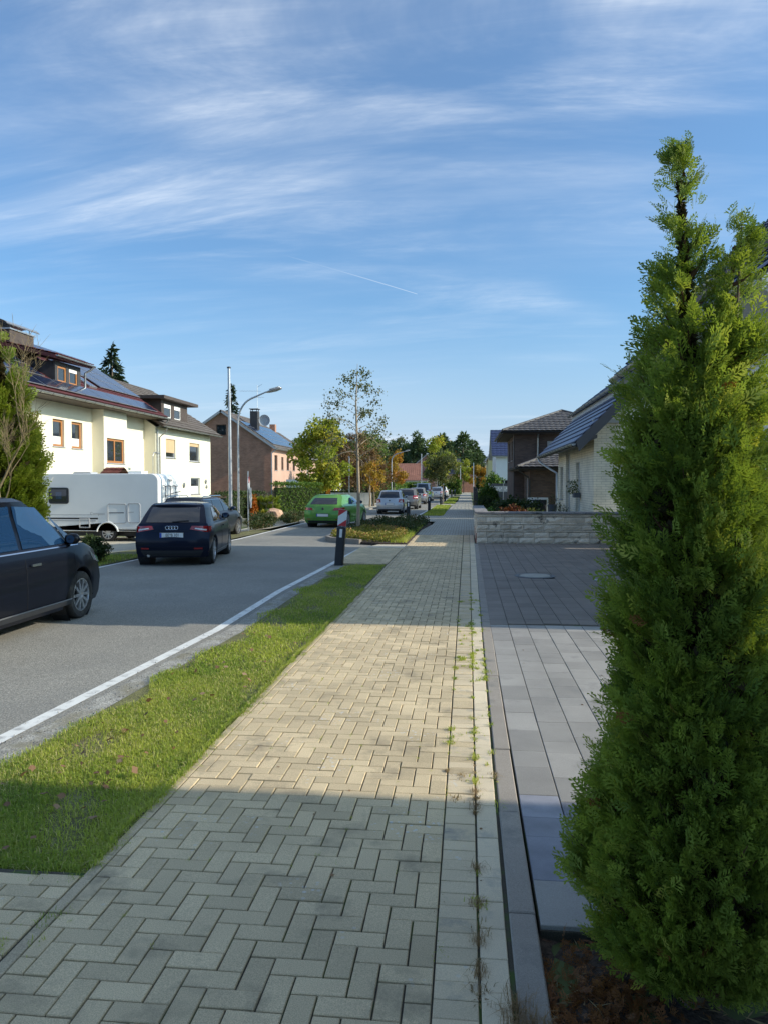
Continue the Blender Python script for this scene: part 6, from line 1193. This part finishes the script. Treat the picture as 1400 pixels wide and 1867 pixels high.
obj('rear_bumper', MB().box(XZ-.15, XZ+.04, Y0+.02, Y1-.02, -.2, .1), 'motorhome_white', MH); obj('side_rail', MB().tube([(-16.0, Y0-.03, 2.05), (-16.35, Y0-.03, 1.6), (-16.3, Y0-.03, -.1)], .015, 6), 'white_paint', MH)
rk = MB()
for y in (28.85, 29.35, 29.9): rk.tube([(XZ+.02, y, 1.75), (XZ+.12, y, 1.7), (XZ+.14, y, .65), (XZ+.55, y, .60)], .016, 6)
for z in (.62, 1.05, 1.35, 1.7): rk.tube([(XZ+.13, 28.75, z), (XZ+.13, 30.1, z)], .014, 6)
for x in (XZ+.25, XZ+.48): rk.box(x-.04, x+.04, 28.6, 30.3, .58, .62)
for y, z in ((28.85, 1.2), (29.35, 1.4), (29.9, 1.15)): rk.tube([(XZ+.13, y, z), (XZ+.5, y+.1, z+.1)], .016, 6)
obj('bicycle_rack', rk, 'dark_metal', MH, 60)

# ================================================================== street furniture
def bollard(label, x, y, h=.86, lean=(0, 0), plate=False, z=-.03, w=.19):
    t = thing('bollard', label, 'bollard', (x, y, z), 0, 'black bollards with white reflectors along the street'); t.rotation_euler = (lean[1], lean[0], 0); LOC[t.name] = (0, 0, 0)
    P = rrect(-w/2, w/2, -w/2, w/2, (.03,)*4, 3); m_ = MB().prism(P, -.1, h-.02); m_.add([(px*.86, py*.86, h) for px, py in P]+[(px, py, h-.02) for px, py in P], [tuple(range(len(P)))]+[(i, (i+1) % len(P), len(P)+(i+1) % len(P), len(P)+i) for i in range(len(P))]); obj('post', m_, 'black_plastic', t, 40, local=True)
    obj('reflector', MB().extr([(px, -w/2-.004, pz) for px, pz in rrect(-.025, .035, h-.24, h-.05, (.008,)*4, 2)], (0, .006, 0)), 'white_print', t, local=True)
    if plate:
        s = MB().box(-.10, .10, -.015, .0, h+.015, h+.39); pl = obj('delineator_plate', s, 'white_print', t, local=True); obj('plate_bracket', MB().tube([(.0, .02, h-.25), (.0, .02, h+.3)], .014, 6), 'galv', t, local=True); a, b = h+.018, h+.387
        obj('red_stripe', MB().add([(-.098, -.018, b), (-.098, -.018, b-.15), (.098, -.018, b-.005), (.098, -.018, b)], [(0, 1, 2, 3)]), 'red_print', pl, local=True); obj('red_stripe', MB().add([(-.098, -.018, a), (.098, -.018, a), (.098, -.018, a+.15), (-.098, -.018, a+.005)], [(0, 1, 2, 3)]), 'red_print', pl, local=True)
    return t
bollard('black bollard with red and white striped plate, leaning beside the road line', -2.86, 17.15, .86, (.075, -.03), True)
bollard('black bollard standing in the far end of the planted island', -2.92, 38.75, .92)
bollard('black bollard on the grass strip just after the island', -2.46, 51, .95)
bollard('slim dark bollard by the pale crossing strip', -2.24, 67.5, .95); bollard('dark bollard on the second grass strip in front of the cyclist', -2.18, 78.3, .95)
bollard('first of the two dark bollards close together far down the walk', -2.05, 106.7, 1.0); bollard('second of the two dark bollards close together far down the walk', -1.75, 115, 1.0)
bollard('dark bollard at the left road edge by the navy hatchback', -8.32, 19.3, .75, z=-.06)
def lamp(label, x, y, h, reach, z=-.1, r0=.055):
    t = thing('street_lamp', label, 'street lamp', (x, y, z), 0, 'curved street lamps on the left side'); hb = h-z-1.35
    P = [(0, 0, -.2), (0, 0, hb*.4), (0, 0, hb)]+[(reach*.55*(1-math.cos(a)), 0, hb+.95*math.sin(a)) for a in np.linspace(.25, 1.2, 7)]; l = P[-1]; P.append((reach-.3, 0, l[2]+.26)); obj('pole', MB().tube(P, [r0*1.2, r0]+[r0*.8]*(len(P)-3)+[r0*.6], 10), 'galv', t, 60, local=True)
    a = Vector(P[-1]); b = a+Vector((.62, 0, .16)); m_ = MB(); d = (b-a).normalized(); s = Vector((0, 1, 0)); u = d.cross(s)*-1; rows = []
    for f, w_, hh in ((0, .04, .04), (.2, .10, .07), (.6, .14, .09), (.95, .11, .06), (1, .05, .03)): c_ = a.lerp(b, f); rows.append([c_+s*w_*math.cos(q)+u*hh*math.sin(q)*(1 if math.sin(q) > 0 else .5) for q in np.linspace(0, 2*math.pi, 13)[:-1]])
    n = 12; m_.add([p for r_ in rows for p in r_], [(k*n+i, k*n+(i+1) % n, (k+1)*n+(i+1) % n, (k+1)*n+i) for k in range(4) for i in range(n)]+[tuple(range(n))[::-1], tuple(range(4*n, 5*n))]); hd = obj('lamp_head', m_, 'galv', t, 50, local=True); c_ = a.lerp(b, .55)-u*.045; obj('lamp_glass', MB().extr([c_-d*.2-s*.08, c_+d*.2-s*.08, c_+d*.2+s*.08, c_-d*.2+s*.08], -u*.03), 'white_print', hd, local=True); return t
lamp('curved street lamp beside the flagpole in front of the brick house', -8.82, 29.2, 5.55, 1.42, r0=.045); lamp('curved street lamp before the terracotta roof', -8.55, 88, 5.7, 1.75, r0=.07)
t = thing('flagpole', 'tall plain white flagpole next to the nearer street lamp', 'flagpole', (-8.95, 28.6, -.12)); obj('mast', MB().tube([(-8.95, 28.6, -.2), (-8.95, 28.6, 2), (-8.98, 28.6, 6.2)], [.075, .07, .05], 12), 'galv', t, 60); obj('cap', MB().lathe([(.001, 6.26), (.075, 6.24), (.075, 6.19), (.05, 6.18)], (-8.98, 28.6, 0), n=12), 'dark_metal', t)
t = thing('road_sign', 'white and red traffic signs seen edge-on beside the lamp post', 'sign', (-8.55, 29.6, -.12)); obj('pole', MB().tube([(-8.55, 29.6, -.2), (-8.55, 29.6, 2.3)], .03, 8), 'galv', t)
def disc(x, y, z, r, ang, mt, par, nm, n=18, sq=1.):
    c_, s_ = math.cos(ang), math.sin(ang); m_ = MB(); m_.extr([(x+c_*r*math.cos(a), y+s_*r*math.cos(a), z+r*sq*math.sin(a)) for a in np.linspace(0, 2*math.pi, n+1)[:-1]], (-s_*.012, c_*.012, 0)); return obj(nm, m_, mt, par)
disc(-8.50, 29.55, 1.75, .30, R(99), 'white_print', t, 'sign_plate'); disc(-8.42, 29.52, 1.25, .34, R(98), 'grey_panel', t, 'sign_plate', 6, 1.35); disc(-8.49, 29.53, 1.95, .13, R(99), 'red_print', t, 'sign_mark')
one('street_post', MB().tube([(-9.4, 61.5, -.2), (-9.4, 61.5, 3.9)], .05, 8).tube([(-9.4, 61.5, 3.9), (-9.4, 61.4, 3.95)], .06, 8), 'galv', 'grey post between the yellow tree and the bare brown tree', 'post')
one('white_post', MB().tube([(.82, 92, -.1), (.80, 92, 4.3)], .05, 8), 'white_paint', 'slender white pole at the right edge of the far walk', 'post'); one('signal_post', MB().tube([(-1.15, 140, -.1), (-1.15, 140, 5.2)], .07, 8), 'galv', 'grey pole where the walk ends', 'post'); one('street_post', MB().tube([(-6.9, 118, -.1), (-6.9, 118, 6.4)], .07, 8), 'galv', 'thin grey pole before the white gable', 'post')
t = thing('warning_lamp', 'orange round warning lamp on a low barrier behind the green coupe', 'warning lamp', (-11.2, 62, 0)); obj('lamp_disc', MB().lathe([(.001, -.06), (.22, -.05), (.25, 0), (.22, .05), (.001, .06)], (-11.2, 62, 1.38), 'Y', 16), 'orange_lens', t) if 'orange_lens' in MATS else (mat('orange_lens', (.75, .26, .01), .3, .05, 5), obj('lamp_disc', MB().lathe([(.001, -.06), (.22, -.05), (.25, 0), (.22, .05), (.001, .06)], (-11.2, 62, 1.38), 'Y', 16), 'orange_lens', t)); obj('lamp_box', MB().box(-11.38, -11.02, 61.92, 62.08, .95, 1.16), 'orange_lens', t); obj('stand', MB().tube([(-11.2, 62, -.1), (-11.2, 62, .98)], .03, 6), 'galv', t)
# garage and white garden fences on the left
g_ = thing('garage', 'pale garage with white ribbed door under the yellow tree', 'garage', (-15, 74, -.4)); m_ = MB(); wall(m_, (-16.6, 70), (1, 0), 4.2, -.5, 2.2, [(.5, 3.7, -.4, 1.75)], .1, (0, 1)); wall(m_, (-12.4, 70), (0, 1), 6, -.5, 2.2); m_.quad((-16.6, 70, 2.2), (-12.4, 70, 2.2), (-12.4, 76, 2.2), (-16.6, 76, 2.2)); obj('wall', m_, 'white_paint', g_); d_ = MB(); [d_.box(-16.1, -12.9, 70.06, 70.1, -.4+i*.215, -.4+i*.215+.205) for i in range(10)]; obj('door', d_, 'white_paint', g_)
f_ = thing('white_fence', 'white solid garden fence behind the silver hatchback', 'fence', (-9.8, 64, 0)); [obj('fence_board', MB().box(-11.6+i*.62, -11.6+i*.62+.60, 64, 64.04, .05, 1.05), 'white_paint', f_) for i in range(6)]; [obj('post', MB().box(-11.65+i*1.24, -11.6+i*1.24+.04, 64.05, 64.12, -.1, 1.1), 'dark_metal', f_) for i in range(4)]
f_ = thing('dark_fence', 'dark green wire fence along the right edge of the far walk', 'fence', (.62, 55, 0)); [obj('post', MB().box(.60, .65, 46+i*2.4, 46.05+i*2.4, -.1, 1.55), 'dark_metal', f_) for i in range(11)]; m_ = MB(); [m_.beam((.625, 46, .1+j*.14), (.625, 70, .1+j*.14), .012) for j in range(11)]; obj('wires', m_, 'dark_metal', f_)['kind'] = 'stuff'; m_ = MB(); [m_.beam((.625, 46+i*.12, .05), (.625, 46+i*.12, 1.5), .008) for i in range(200)]; obj('bars', m_, 'dark_metal', f_)['kind'] = 'stuff'
# heat pump, plant pots and window box by the white brick house
h_ = thing('heat_pump', 'white framed heat pump with black fan beside the dark brick wall', 'heat pump', (3.3, 38.2, -.05)); m_ = MB(); m_.box(2.98, 3.95, 38.0, 38.4, .05, 1.12); obj('casing', m_, 'white_paint', h_); obj('fan_panel', MB().box(3.08, 3.86, 37.98, 37.998, .12, 1.02), 'black_plastic', h_); fn_ = MB(); fn_.lathe([(.36, 0), (.38, -.02), (.36, -.03)], (3.47, 37.975, .57), 'Y', 20); [fn_.beam((3.47, 37.965, .57), (3.47+.36*math.cos(a), 37.965, .57+.36*math.sin(a)), .02, .01) for a in np.linspace(0, math.pi*2, 13)]; obj('fan_guard', fn_, 'dark_metal', h_)
def pot(label, x, y, r, h, plant, n, m='cover_dark', z=-.05):
    t = thing('plant_pot', label, 'plant pot', (x, y, z)); obj('pot', MB().lathe([(.001, 0), (r*.72, 0), (r, h*.9), (r*1.08, h*.9), (r*1.08, h), (r*.9, h), (r*.88, h*.9), (.001, h*.88)], (x, y, z), n=18), 'terracotta_pot', t, 40)
    az = rng.uniform(0, 6.28, n); q = rng.uniform(0, 1, n); pos = np.stack([np.cos(az)*r*1.6*q, np.sin(az)*r*1.6*q, h+plant*rng.uniform(0, 1, n)*(1-.4*q)], 1); obj('plant', leaves(pos, .07, .6, m, 'plant', .35), m, t, local=True); obj('stems', MB().tube([(x, y, z+h*.85), (x+.02, y, z+h+plant*.8)], .012, 5).tube([(x+.05, y, z+h*.85), (x+r, y+.05, z+h+plant*.6)], .01, 5).tube([(x-.05, y, z+h*.85), (x-r, y-.05, z+h+plant*.7)], .01, 5), 'bark', t); return t
pot('large dark pot with upright plant in front of the dark brick porch', 2.62, 36.2, .30, .55, .75, 320, 'box_dark'); pot('dark pot with yellowing leaves at the corner of the white brick house', 3.95, 33.4, .22, .35, .75, 340, 'olive'); pot('black low pot with green plant beside the tall window', 4.05, 32.0, .26, .30, .65, 300, 'olive'); pot('small potted plant at the far downpipe of the white brick house', 3.9, 35.9, .2, .9, .5, 160, 'box_dark')
t = thing('window_box', 'hanging basket with trailing plant on the white brick street wall', 'flower box', (4.1, 29.6, 1.3)); obj('basket', MB().box(4.0, 4.22, 29.35, 29.85, 1.28, 1.46), 'terracotta_pot', t); n = 240; pos = np.stack([rng.normal(-.08, .12, n), rng.normal(0, .22, n), rng.uniform(.12, .62, n)], 1); obj('plant', leaves(pos, .07, .2, 'olive', 'plant'), 'olive', t, local=True)['kind'] = 'stuff'

# ================================================================== plants placed
bush('dark round box bush at the left road edge in front of the motorhome', -8.75, 17.2, -.06, .36, .36, .62, 'box_dark', 4200, .045, cat='shrub', name='shrub')
pr = [(.05, .75), (.6, .95), (1.5, 1.0), (2.6, .92), (3.8, .85), (4.8, .70), (5.6, .45), (6.3, .25), (6.65, .05)]
make_thuja('huge sunlit thuja column left of the motorhome', (-14.15, 22.2, -.45), pr, None, 430, 12, .46, 12, 'thuja_gold', 0); make_thuja('thuja column at the left frame edge next to the huge sunlit one', (-16.1, 21.6, -.45), [(h*1.04, r) for h, r in pr], None, 200, 10, .5, 13, 'thuja_gold', 0)
def bare_tree(label, x, y, h, z, seed, m='bark_moss', r=.09):
    rnd.seed(seed); t = thing('bare_tree', label, 'tree', (x, y, z)); tk = MB(); tips = []; tk.tube([(0, 0, -.1), (.03, 0, h*.2), (-.10, 0, h*.40)], [r*1.1, r*.95, r*.85], 10); branchy(tk, (-.10, 0, h*.38), (-.55, .1, 1), r*.6, h*.22, 3, tips, .45, .25, .8, (2, 3), 4, 6); branchy(tk, (-.08, 0, h*.39), (.45, 0, 1), r*.65, h*.27, 3, tips, .4, .35, .8, (2, 3), 4, 6); branchy(tk, (.0, 0, h*.3), (.6, -.3, .8), r*.4, h*.2, 3, tips, .5, .2, .8, (2, 3), 4, 6)
    obj('trunk', tk, m, t, 60, local=True); tw = MB()
    for p, d, lv in tips:
        if lv > 1: continue
        for _ in range(2): q = (d+Vector((rnd.gauss(0, .6), rnd.gauss(0, .6), rnd.gauss(.1, .5)))).normalized(); l_ = rnd.uniform(.15, .4)*h/5; tw.tube([p, p+q*l_*.5+Vector((0, 0, .02)), p+q*l_+Vector((0, 0, .05))], [.005, .004, .002], 3, cap=False)
    obj('twigs', tw, m, t, local=True); return t
bare_tree('bare pruned tree with mossy branches before the huge thuja column', -11.75, 18.4, 5.4, -.45, 5, r=.05)
# street trees
def sparse_tree():
    rnd.seed(3); x, y = -4.12, 29.2; t = thing('tree', 'slender young tree with sparse leaves rising from the planted island', 'tree', (x, y, .02)); tk = MB(); tips = []; H = 6.35
    tk.tube([(0, 0, -.1), (.02, 0, 1.5), (-.03, .02, 3.2), (-.08, 0, 4.8), (-.02, 0, H)], [.075, .062, .05, .03, .006], 8)
    for i in range(24):
        f = i/24; z = 2.75+f*3.3; az = i*2.4+rnd.uniform(-.3, .3); ln = (1.85*(1-f)**.9+.45)*rnd.uniform(.7, 1.1); branchy(tk, (-.05, 0, z), (math.cos(az), math.sin(az), .75), .016*(1.2-f), ln*.55, 2, tips, .38, -.05, .68, (2, 3), 3, 4, .35)
    branchy(tk, (-.05, 0, 3.55), (-1, .05, .55), .022, 1.25, 1, tips, .3, -.2, .6, (2, 3), 4, 5, .9); branchy(tk, (-.05, 0, 3.0), (-1, -.1, .35), .022, 1.1, 1, tips, .3, -.2, .6, (2, 3), 4, 5, .8)
    obj('trunk', tk, 'bark_pale', t, 60, local=True); P = np.array([tuple(p) for p, d, lv in tips for _ in range(4)]); P = P+rng.normal(0, .09, P.shape); keep = rng.uniform(0, 1, len(P)) < .75; obj('crown', leaves(P[keep], .085, -.6, 'olive', 'crown', .75), 'olive', t, local=True)
sparse_tree()
leafy_tree('dense yellow-green autumn tree behind the green coupe', -10.9, 57.5, 7.0, 2.15, 1.0, 'autumn_yellow', 9000, .23, seed=4, clump=44, tr=.11, zbase=-.1)
leafy_tree('leafless brown-twigged tree right of the yellow-green one', -9.6, 66, 6.3, 2.5, 1.2, 'brown_twigs', 7000, .17, 'bark', 5, .5, clump=40, dens=.2, zbase=-.1)
leafy_tree('low brown and gold tree beside the bare brown one', -7.6, 63, 4.6, 1.6, .9, 'brown_twigs', 4000, .17, 'bark', 6, .5, clump=26, dens=.2, zbase=0)
leafy_tree('small golden tree at the left kerb behind the silver hatchback', -7.6, 60.5, 4.2, 1.25, 1.1, 'autumn_gold', 1800, .16, 'bark_pale', 15, .6, clump=22, dens=.2, zbase=0)
leafy_tree('green birch rising behind the brown twigs', -10.2, 80, 7.6, 2.3, 1.4, 'hedge', 5000, .24, seed=7, clump=34)
leafy_tree('yellow street tree before the terracotta roof', -9.4, 100, 6.3, 1.7, 2.0, 'autumn_gold', 4000, .24, 'bark_pale', 8, .6, clump=26)
leafy_tree('round green street tree with yellow top beside the cyclist', -2.1, 68.5, 4.6, 1.55, 1.75, 'olive', 4200, .17, 'bark', 9, .5, clump=30, tr=.06, zbase=-.02)
leafy_tree('tall yellow crown behind the round green street tree', -5.5, 135, 9.8, 3.0, 2.4, 'autumn_yellow', 3600, .36, seed=10, clump=26, zbase=0)
leafy_tree('pale yellow tree by the pole at the end of the walk', -.6, 150, 6.8, 1.9, 1.2, 'autumn_yellow', 2200, .32, seed=11, clump=20, zbase=0); leafy_tree('orange tree in the garden left of the terracotta roof', -20, 142, 8.2, 3.2, 1.5, 'autumn_gold', 3000, .38, seed=12, clump=24); leafy_tree('golden bush tree at the right end of the street', 2.6, 150, 6.0, 2.2, .8, 'autumn_gold', 2200, .34, seed=13, clump=20, zbase=0); leafy_tree('yellow garden tree left of the terracotta roofed house', -13.5, 118, 4.8, 1.8, .8, 'autumn_yellow', 2600, .26, seed=14, clump=22)
leafy_tree('rust-coloured oak crown standing out from the pine wood', 1.0-6, 212, 14.2, 4.2, 3, 'autumn_gold', 2600, .7, seed=18, clump=28, zbase=0)
# the pine wood behind the houses
pv = [conifer_mesh(14, 3.3, 2600, .75, 'pine', 40+i, 18, .08, True) for i in range(4)]; rnd.seed(5)
kinds = ['broad pine', 'tall pine', 'leaning pine', 'ragged pine']
spots = []
for i in range(56): spots.append((-62+i*1.2+rnd.uniform(-.8, .8), 205+rnd.uniform(-6, 20)+(-14 if i % 3 == 0 else 0)))
spots += [(7.5, 200), (11.5, 205), (3.5, 222), (15, 215), (20, 225)]
for i, (x, y) in enumerate(spots):
    s_ = rnd.uniform(.88, 1.08)*(.82 if x > 2 else 1)*(.95 if x < -40 else 1)*.97; nth = (['1st', '2nd', '3rd'][i] if i < 3 else f'{i+1}st' if i % 10 == 0 and i > 19 else f'{i+1}nd' if i % 10 == 1 and i > 19 else f'{i+1}rd' if i % 10 == 2 and i > 19 else f'{i+1}th')
    t = conifer(f'dark green pine, {nth} from the left in the wood behind the houses', x, y, 14, pv[i % 4], 'pine', 3.6, 'pines of the wood', 'pine', 'pine_tree', -.2, rnd.uniform(0, 6)); t.scale = (s_, s_, s_)
me = conifer_mesh(13.5, 4.2, 5200, .42, 'spruce', 61, 20, .1); conifer('dark spruce rising behind the solar roof', -28.6, 60, 13.5, me, 'spruce', 2.6, name='spruce_tree', cat='spruce'); me = conifer_mesh(14.4, 2.9, 4600, .42, 'spruce', 62, 24, .05); conifer('narrow dark spruce behind the ridge of the brick house', -28.6, 92, 14.4, me, 'spruce', 2, name='spruce_tree', cat='spruce')
# hedges and shrubs
hedge('clipped low hedge in front of the pale yellow house', (-12.6, 38), (-12.0, 44), .8, 1.75, 'box_dark', 3600, .10); hedge('clipped green hedge wall below the brick house', (-13.2, 52), (-10.6, 55), .9, 2.0, 'hedge', 5000, .11, z=-.2)
for i in range(6):
    x = -12.45+i*.37; me, _, _ = thuja_mesh('crown', [(.05, .26), (.5, .32), (1.1, .25), (1.55, .10), (1.75, .02)], None, 42, 10, .22, 70+i, 'thuja_gold')
    t = thing('young_thuja', ['young thuja closest to the lamp post, before the brick gable', 'second young thuja right of the orange shrub', 'middle-left young thuja of the row before the brick gable', 'middle-right young thuja of the row before the brick gable', 'young thuja last but one before the clipped hedge wall', 'young thuja touching the clipped hedge wall'][i], 'thuja', (x, 41.5, -.25), 0, 'young thujas below the brick gable'); obj('crown', me, 'thuja_gold', t, local=True); obj('trunk', MB().tube([(0, 0, -.1), (0, 0, 1.5)], [.03, .01], 6), 'bark', t, local=True)
bush('small orange shrub between the lamp post and the young thujas', -11.55, 41.0, -.25, .22, .24, 1.45, 'orange_leaf', 500, .09, cat='shrub', name='shrub'); bush('low dark shrub row right of the navy hatchback', -8.55, 31.5, -.06, .55, 2.0, .62, 'cover_dark', 2600, .07, cat='shrub', name='shrub'); bush('brownish low hedge left of the green coupe', -8.25, 36.2, -.04, .45, 2.4, .50, 'cover_dark', 2600, .07, cat='shrub', name='shrub')
b_ = stone('pink sandstone boulder with a house number at the left kerb', -9.45, 37.2, -.02, .48, 'sandstone', 9, .85, 'boulder', 1., .6); b_.name = 'boulder'; text('number', '74', .22, 'ink', b_, (.02, -.33, .28), (R(78), 0, R(-8)), .004); one('retaining_kerb', MB().box(-11.2, -8.2, 36.8, 37.1, -.3, .08), 'drive_sand', 'pale stone edging under the sandstone boulder', 'edging')
# planting on the island
def cover(label, n, poly, h, size, m, z=.02, cat='ground cover'):
    P = np.array(poly); lo, hi = P.min(0), P.max(0); q = rng.uniform(lo, hi, (n*3, 2)); ins = np.zeros(len(q), bool)
    for (x0, y0), (x1, y1) in zip(poly, poly[1:]+poly[:1]): ins ^= ((y0 > q[:, 1]) != (y1 > q[:, 1])) & (q[:, 0] < (x1-x0)*(q[:, 1]-y0)/(y1-y0+1e-9)+x0)
    q = q[ins][:n]; hh = h*(.65+.25*np.sin(q[:, 0]*3+q[:, 1]*1.3)+.2*np.sin(q[:, 0]*7-q[:, 1]*3)); pos = np.column_stack([q, z+hh*rng.uniform(.0, 1, len(q))**.55]); o = obj('ground_cover', leaves(pos, size, .3, m, 'ground_cover', tone=np.clip((pos[:, 2]-z)/h*.7+rng.normal(.05, .2, len(q)), 0, 1)), m); tag(o, label, cat, kind='stuff')
cover('yellow-green ground cover with pinkish tips on the near half of the island', 9000, [(-4.4, 24.8), (-4.1, 24.2), (-3.2, 23.35), (-2.6, 23.0), (-2.0, 23.2), (-1.95, 25.5), (-2.2, 28.6), (-4.5, 28.6)], .26, .07, 'cover_gold'); cover('dark green ground cover on the far half of the island', 8000, [(-4.5, 28.4), (-2.2, 28.6), (-1.8, 27), (-1.78, 30), (-1.62, 34.1), (-2.1, 36.2), (-2.9, 37), (-3.7, 36.4), (-4.4, 34)], .32, .075, 'cover_dark')
V, F, tn = grass_patch(5200, rect_sample(-2.3, -1.79, 23.0, 33.5), zc(.0), .08, .20, .006); o = obj('grass', npmesh('grass', V, F, tn, 'grass'), 'grass'); tag(o, 'grass fringe of the island beside the brick walk', 'grass', kind='stuff')
# garden behind the wall
bush('wide dark green juniper behind the garden wall', 1.95, 31.0, -.05, 1.05, .9, 1.35, 'box_dark', 2600, .10, cat='shrub', name='shrub', lump=.3); bush('red-leaved shrub close behind the garden wall', 1.55, 26.0, -.05, .62, .4, 1.12, 'red_shrub', 1100, .10, cat='shrub', name='shrub'); bush('yellowish flowering shrub next to the red-leaved one', 2.15, 26.3, -.05, .45, .4, 1.08, 'olive', 800, .09, cat='shrub', name='shrub'); bush('clipped green bush by the dark wire fence', 1.35, 50, -.05, .75, .75, 1.75, 'hedge', 2200, .13, lump=.12); bush('dark lower bush in front of the clipped green one', 1.15, 45.5, -.05, .5, .6, 1.15, 'box_dark', 1300, .10); bush('tall green garden shrub far right of the walk', 2.4, 70, -.05, .9, .9, 2.9, 'hedge', 1800, .18, name='shrub', cat='shrub'); bush('small lawn-green bush in the garden behind the wall', 1.25, 36.5, -.05, .5, .8, .75, 'hedge', 900, .10)
stone('round white garden stone on the capping end of the wall', .78, 30.5, .35, .16, 'white_paint', 31, .8); stone('white ball stone beside the large dark pot', 2.85, 34.0, .85, .11, 'white_paint', 32, 1.); one('plinth', MB().box(.62, 1.05, 30.3, 30.75, -.05, .46), 'garden_stone', 'short stone plinth carrying the white garden stone', 'plinth'); one('plinth', MB().box(2.7, 3.0, 33.86, 34.14, -.05, .92), 'dark_panel', 'dark box plinth carrying the white ball stone', 'plinth')
hedge('yellow-green clipped hedge across the end of the street', (-4.6, 132), (-.9, 132), 1.2, 2.3, 'hedge', 2600, .26, z=0.); hedge('long dark hedge before the white gabled house', (-18, 140), (-7, 141), 1.2, 2.2, 'hedge', 3600, .28, z=-.3); hedge('silvery green hedge behind the parked queue', (-10.8, 84), (-10.2, 92), 1.0, 1.9, 'olive', 2600, .2, z=-.2); hedge('dark hedge below the brown-twigged tree', (-13.6, 68), (-9.4, 70), 1., 1.6, 'box_dark', 2400, .16, z=-.2); hedge('green hedge at the left kerb beyond the lamp', (-10.5, 96), (-9.6, 118), 1., 2.0, 'hedge', 3000, .25, z=-.2)
# ---------------- cyclist riding away
def cyclist():
    x, y = -2.95, 98; b = thing('bicycle', 'dark bicycle ridden away down the street edge', 'bicycle', (x, y, ZR)); 
    for yy, nm in ((-.52, 'wheel'), (.52, 'wheel')): w_ = obj(nm, MB().lathe([(.345+.02*math.cos(a), .02*math.sin(a)) for a in np.linspace(0, 2*math.pi, 9)], (0, yy, .365), 'X', 24), 'rubber', b, 60, local=True); sp = MB(); [sp.beam((0, yy, .365), (0, yy+.33*math.cos(a), .365+.33*math.sin(a)), .006) for a in np.linspace(0, 2*math.pi, 13)[:-1]]; obj('spokes', sp, 'chrome', w_, local=True)
    fr = MB(); A, Bk, Cr, Hd, St = (0, -.52, .365), (0, 0, .30), (0, -.12, .85), (0, .38, .88), (0, .52, .365)
    for p, q in ((A, Bk), (Bk, Cr), (A, Cr), (Cr, (0, .36, .80)), (Bk, (0, .37, .78)), (Hd, St), (Cr, (0, -.14, .98))): fr.tube([p, q], .018, 6)
    obj('frame', fr, 'dark_metal', b, local=True); obj('saddle', MB().lathe([(.001, -.14), (.07, -.10), (.06, 0), (.02, .14)], (0, -.14, 1.0), 'Y', 8), 'black_plastic', b, local=True); obj('handlebar', MB().tube([(-.29, .32, 1.06), (-.1, .40, 1.04), (0, .39, .98), (.1, .40, 1.04), (.29, .32, 1.06)], .014, 6), 'dark_metal', b, local=True); obj('rear_light', MB().box(-.03, .03, -.33, -.30, .78, .84), 'tail_red', b, local=True)
    J = {'pel': (0, -.14, 1.04), 'chest': (0, .06, 1.42), 'neck': (0, .12, 1.56), 'head': (0, .15, 1.72), 'lsh': (-.19, .08, 1.48), 'rsh': (.19, .08, 1.48), 'lel': (-.27, .16, 1.25), 'rel': (.27, .16, 1.25), 'lha': (-.28, .32, 1.09), 'rha': (.28, .32, 1.09), 'lhi': (-.10, -.10, .98), 'rhi': (.10, -.10, .98), 'lkn': (-.12, .24, .80), 'rkn': (.12, .10, .60), 'lan': (-.11, .08, .42), 'ran': (.11, -.04, .20), 'lto': (-.11, .22, .38), 'rto': (.11, .10, .15)}
    Rd = dict(pel=.15, chest=.16, neck=.06, head=.09, lsh=.075, rsh=.075, lel=.05, rel=.05, lha=.04, rha=.04, lhi=.095, rhi=.095, lkn=.065, rkn=.065, lan=.045, ran=.045, lto=.04, rto=.04); E_ = [('pel', 'chest'), ('chest', 'neck'), ('neck', 'head'), ('chest', 'lsh'), ('chest', 'rsh'), ('lsh', 'lel'), ('rsh', 'rel'), ('lel', 'lha'), ('rel', 'rha'), ('pel', 'lhi'), ('pel', 'rhi'), ('lhi', 'lkn'), ('rhi', 'rkn'), ('lkn', 'lan'), ('rkn', 'ran'), ('lan', 'lto'), ('ran', 'rto')]
    ks = list(J); me = bpy.data.meshes.new('person'); me.from_pydata([J[k] for k in ks], [(ks.index(a), ks.index(c_)) for a, c_ in E_], []); o = bpy.data.objects.new('person', me); link(o); o.location = (x, y, ZR); me.materials.append(MATS['cloth_black']); sk = o.modifiers.new('skin', 'SKIN'); sv = me.skin_vertices[0].data
    for i, k in enumerate(ks): sv[i].radius = (Rd[k],)*2; sv[i].use_root = k == 'pel'
    o.modifiers.new('sub', 'SUBSURF').levels = 2; o.modifiers['sub'].render_levels = 2; tag(o, 'cyclist in black clothes and pale helmet seen from behind', 'person'); LOC[o.name] = (0, 0, 0)
    obj('helmet', MB().lathe([(.001, .13), (.07, .12), (.115, .06), (.13, -.01), (.12, -.03)], (0, .14, 1.76), n=16), 'white_paint', o, 60, local=True)
cyclist()
